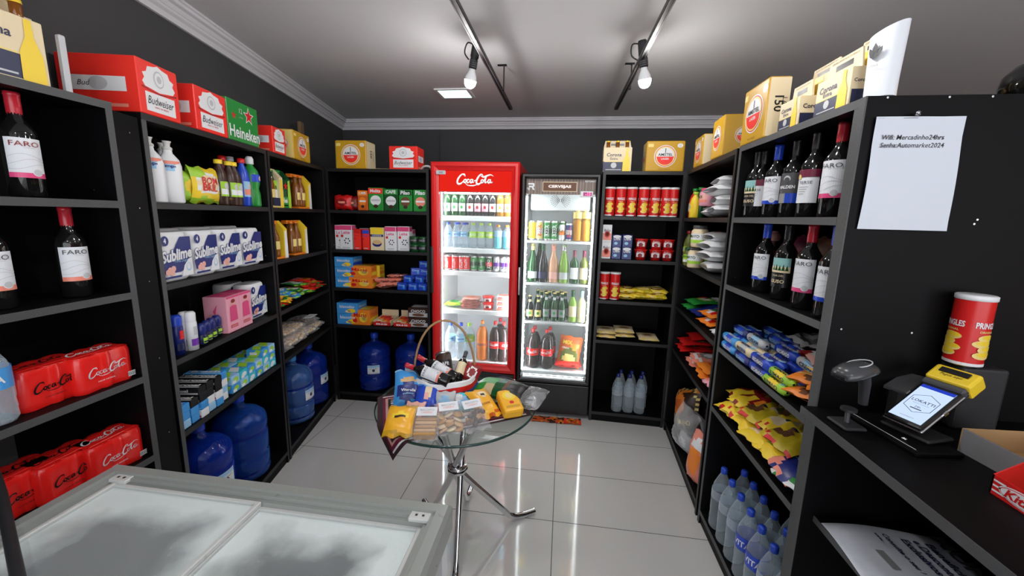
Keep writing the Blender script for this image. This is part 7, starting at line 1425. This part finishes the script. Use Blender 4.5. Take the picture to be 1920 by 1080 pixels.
put(spec('rbs', lambda: [('bag', pillow(.08, .09, .04, blob(4, 'dred', [(.5, .5, .3, .3, 'white'), (.5, .5, .2, .2, 'dred')]), 4))]), 'candy_bag', 'small dark red bag at the right inside of the basket', 'candy', (-.418, 1.67, .835), 0, G, rot=(R(-40), R(25), 0))
# goods around the basket
def tb_(sp, nm, lab, cat, x, y, tilt, yaw, lift, roll=0, G='goods laid out on the table cloth'):
    p = onz(x, y, TZ+.004); o = put(sp, nm, lab, cat, (p.x, p.y, TZ+.004+lift), 0, G, rot=(R(-tilt), R(roll), R(yaw))); vs = verts_of(o); o.location.z += TZ+.0045-min(v.z for v in vs)
bread = lambda m1, m2, t1: lambda: [('bag', pillow(.125, .19, .075, blob(4, m1, [(.5, .34, .42, .24, m2), (.5, .62, .34, .08, 'cookie2')], [(.9, 1, 'lblue')]), 6, texts=[(t1, .5, .36, .5, 'white'), ('tradicional', .5, .27, .36, 'lblue')]))]
tb_(spec('t1', bread('sky', 'dblue', 'Vitarella')), 'cracker_bag', 'light blue cracker bag with a dark blue circle left of the basket', 'crackers', 764, 770, 54, 22, .014, 4)
tb_(spec('t2', lambda: [('bag', pillow(.105, .15, .06, blob(5, 'blue', [(.55, .6, .2, .22, 'cream'), (.5, .45, .12, .12, 'skin')], [(0, .2, 'dblue'), (.85, 1, 'sky')]), 9))]), 'cracker_bag', 'smaller blue cracker bag in front of the basket lining', 'crackers', 796, 781, 56, 8, .012)
tb_(spec('t3', lambda: [('bag', pillow(.115, .14, .05, blob(3, 'orange2', [(.5, .58, .33, .11, 'yellow'), (.5, .53, .25, .04, 'dbrown')], [(0, .1, 'gold'), (.9, 1, 'gold')]), 13))]), 'snack_bag', 'golden yellow bag at the front left corner of the cloth', 'snack bag', 744, 825, 64, 10, .008)
def tbag(seed, kind, w=.108, h=.14):
    def f():
        rd = random.Random(seed); out = [('film', pillow(w, h, .05, lambda u, v: 'film', seed, wr=.2))]
        l = MB().box(-w*.36, w*.36, -.030, -.0285, h*.62, h*.90, 'paper'); l.text('BISCOITO', 0, h*.80, w*.5, 'grey', front(-.030), 1); l.text('CASEIRO', 0, h*.72, w*.4, 'salmon', front(-.030), 1); out.append(('label', l))
        if kind == 'w':
            for i in range(5): out.append(('wafer', MB().box(-w*.38, w*.38, -.018+rd.uniform(-.002, .002), .016, .012+i*.016, .024+i*.016, 'cookie2' if i % 2 else 'cookie', .003)))
        elif kind == 'r':
            for i in range(3):
                for j in range(4):
                    T = Matrix.Translation((-.032+i*.032+rd.uniform(-.004, .004), rd.uniform(-.006, .004), .022+j*.02)) @ Matrix.Rotation(rd.uniform(.5, 1.3), 4, 'X') @ Matrix.Rotation(rd.uniform(-.5, .5), 4, 'Y')
                    out.append(('cookie', MB().lathe([(0, -.004), (.018, -.004), (.0205, 0), (.018, .004), (0, .0045)], ['cookie2', 'cream', 'cookie'][(i+j) % 3], 12, T=T)))
        else:
            for i in range(16):
                T = Matrix.Translation((rd.uniform(-.04, .04), rd.uniform(-.012, .008), rd.uniform(.02, .09))) @ Matrix.Rotation(rd.uniform(0, 3), 4, 'X') @ Matrix.Rotation(rd.uniform(0, 3), 4, 'Y')
                out.append(('cookie', MB().lathe([(0, -.008), (.011, -.006), (.014, 0), (.010, .006), (0, .008)], rd.choice(['brown', 'dbrown', 'cookie']), 8, T=T)))
        return out
    return f
tb_(spec('t4', tbag(1, 'w')), 'biscuit_bag', 'clear bag of wafers with a white label, front left on the cloth', 'biscuit bag', 794, 831, 64, 10, .008)
tb_(spec('t5', tbag(2, 'r')), 'biscuit_bag', 'clear bag of pale round cookies in the front middle of the cloth', 'biscuit bag', 846, 819, 62, 24, .008)
tb_(spec('t6', tbag(3, 'b')), 'biscuit_bag', 'clear bag of brown cookies right of the pale round ones', 'biscuit bag', 898, 812, 62, 34, .008)
tb_(spec('t7', lambda: [('bag', pillow(.10, .17, .05, blob(6, 'orange2', [(.6, .7, .22, .1, 'cream'), (.6, .68, .14, .07, 'dbrown')], [(0, .08, 'dorange')]), 7, texts=[('COOK', .5, .35, .4, 'dred')]))]), 'snack_bag', 'golden bag with a printed biscuit right of the brown cookies', 'snack bag', 922, 788, 72, 40, .008)
tb_(spec('t8', lambda: [('bag', MB().box(-.045, .045, -.026, .026, .0, .125, 'orange2', .012).ell(0, .085, .03, .026, 'yellow', front(-.026), 1).ell(.0, .085, .018, .016, 'lgold', front(-.026), 2).rect(-.03, .03, .018, .03, 'gold', front(-.026), 1).ell(.0, .045, .01, .008, 'red', front(-.026), 2))]), 'cookie_block', 'golden square-edged pack at the right front of the cloth', 'snack bag', 964, 786, 70, 28, .012)
tb_(spec('t9', lambda: [('bag', pillow(.13, .28, .085, lambda u, v: ('green' if v < .45 else 'dgreen' if v < .6 else 'brown' if v < .68 else 'black') if not (.3 < v < .42 and u > .6) else 'beige', 15, 10, 18)), ('film_end', pillow(.13, .10, .06, lambda u, v: 'hazefilm', 3, wr=.4).__class__().add([(p[0], p[1], p[2]+.255) for p in pillow(.13, .10, .06, lambda u, v: 'film', 3, wr=.4).v], pillow(.13, .10, .06, lambda u, v: 'film', 3, wr=.4).f, 'film', True), 'clear crumpled end')]), 'bread_bag', 'large green and dark bread bag with a clear end, right behind the basket', 'bread', 893, 738, 86, -112, .042, 14)
tb_(spec('t10', lambda: [('bag', pillow(.10, .08, .03, blob(3, 'cyan', [(.5, .5, .3, .3, 'lblue'), (.3, .7, .2, .2, 'white')]), 3, wr=.35))]), 'snack_bag', 'small turquoise bag squeezed between the basket lining and the cookie bags', 'snack bag', 868, 772, 40, 20, .018)
tb_(spec('t11', lambda: [('bag', pillow(.09, .10, .03, blob(3, 'lgrey', [(.5, .5, .3, .3, 'lblue'), (.3, .3, .2, .2, 'salmon')]), 8, wr=.4))]), 'snack_bag', 'small crumpled silver bag behind the clear cookie bags', 'snack bag', 832, 780, 40, 10, .018)
tb_(spec('t12', lambda: [('bag', pillow(.08, .12, .03, blob(3, 'skin', [(.5, .5, .3, .3, 'beige'), (.3, .3, .2, .2, 'cream')]), 8, wr=.4))]), 'snack_bag', 'small pinkish bag between the golden bag and the wafers', 'snack bag', 768, 806, 60, 5, .018)
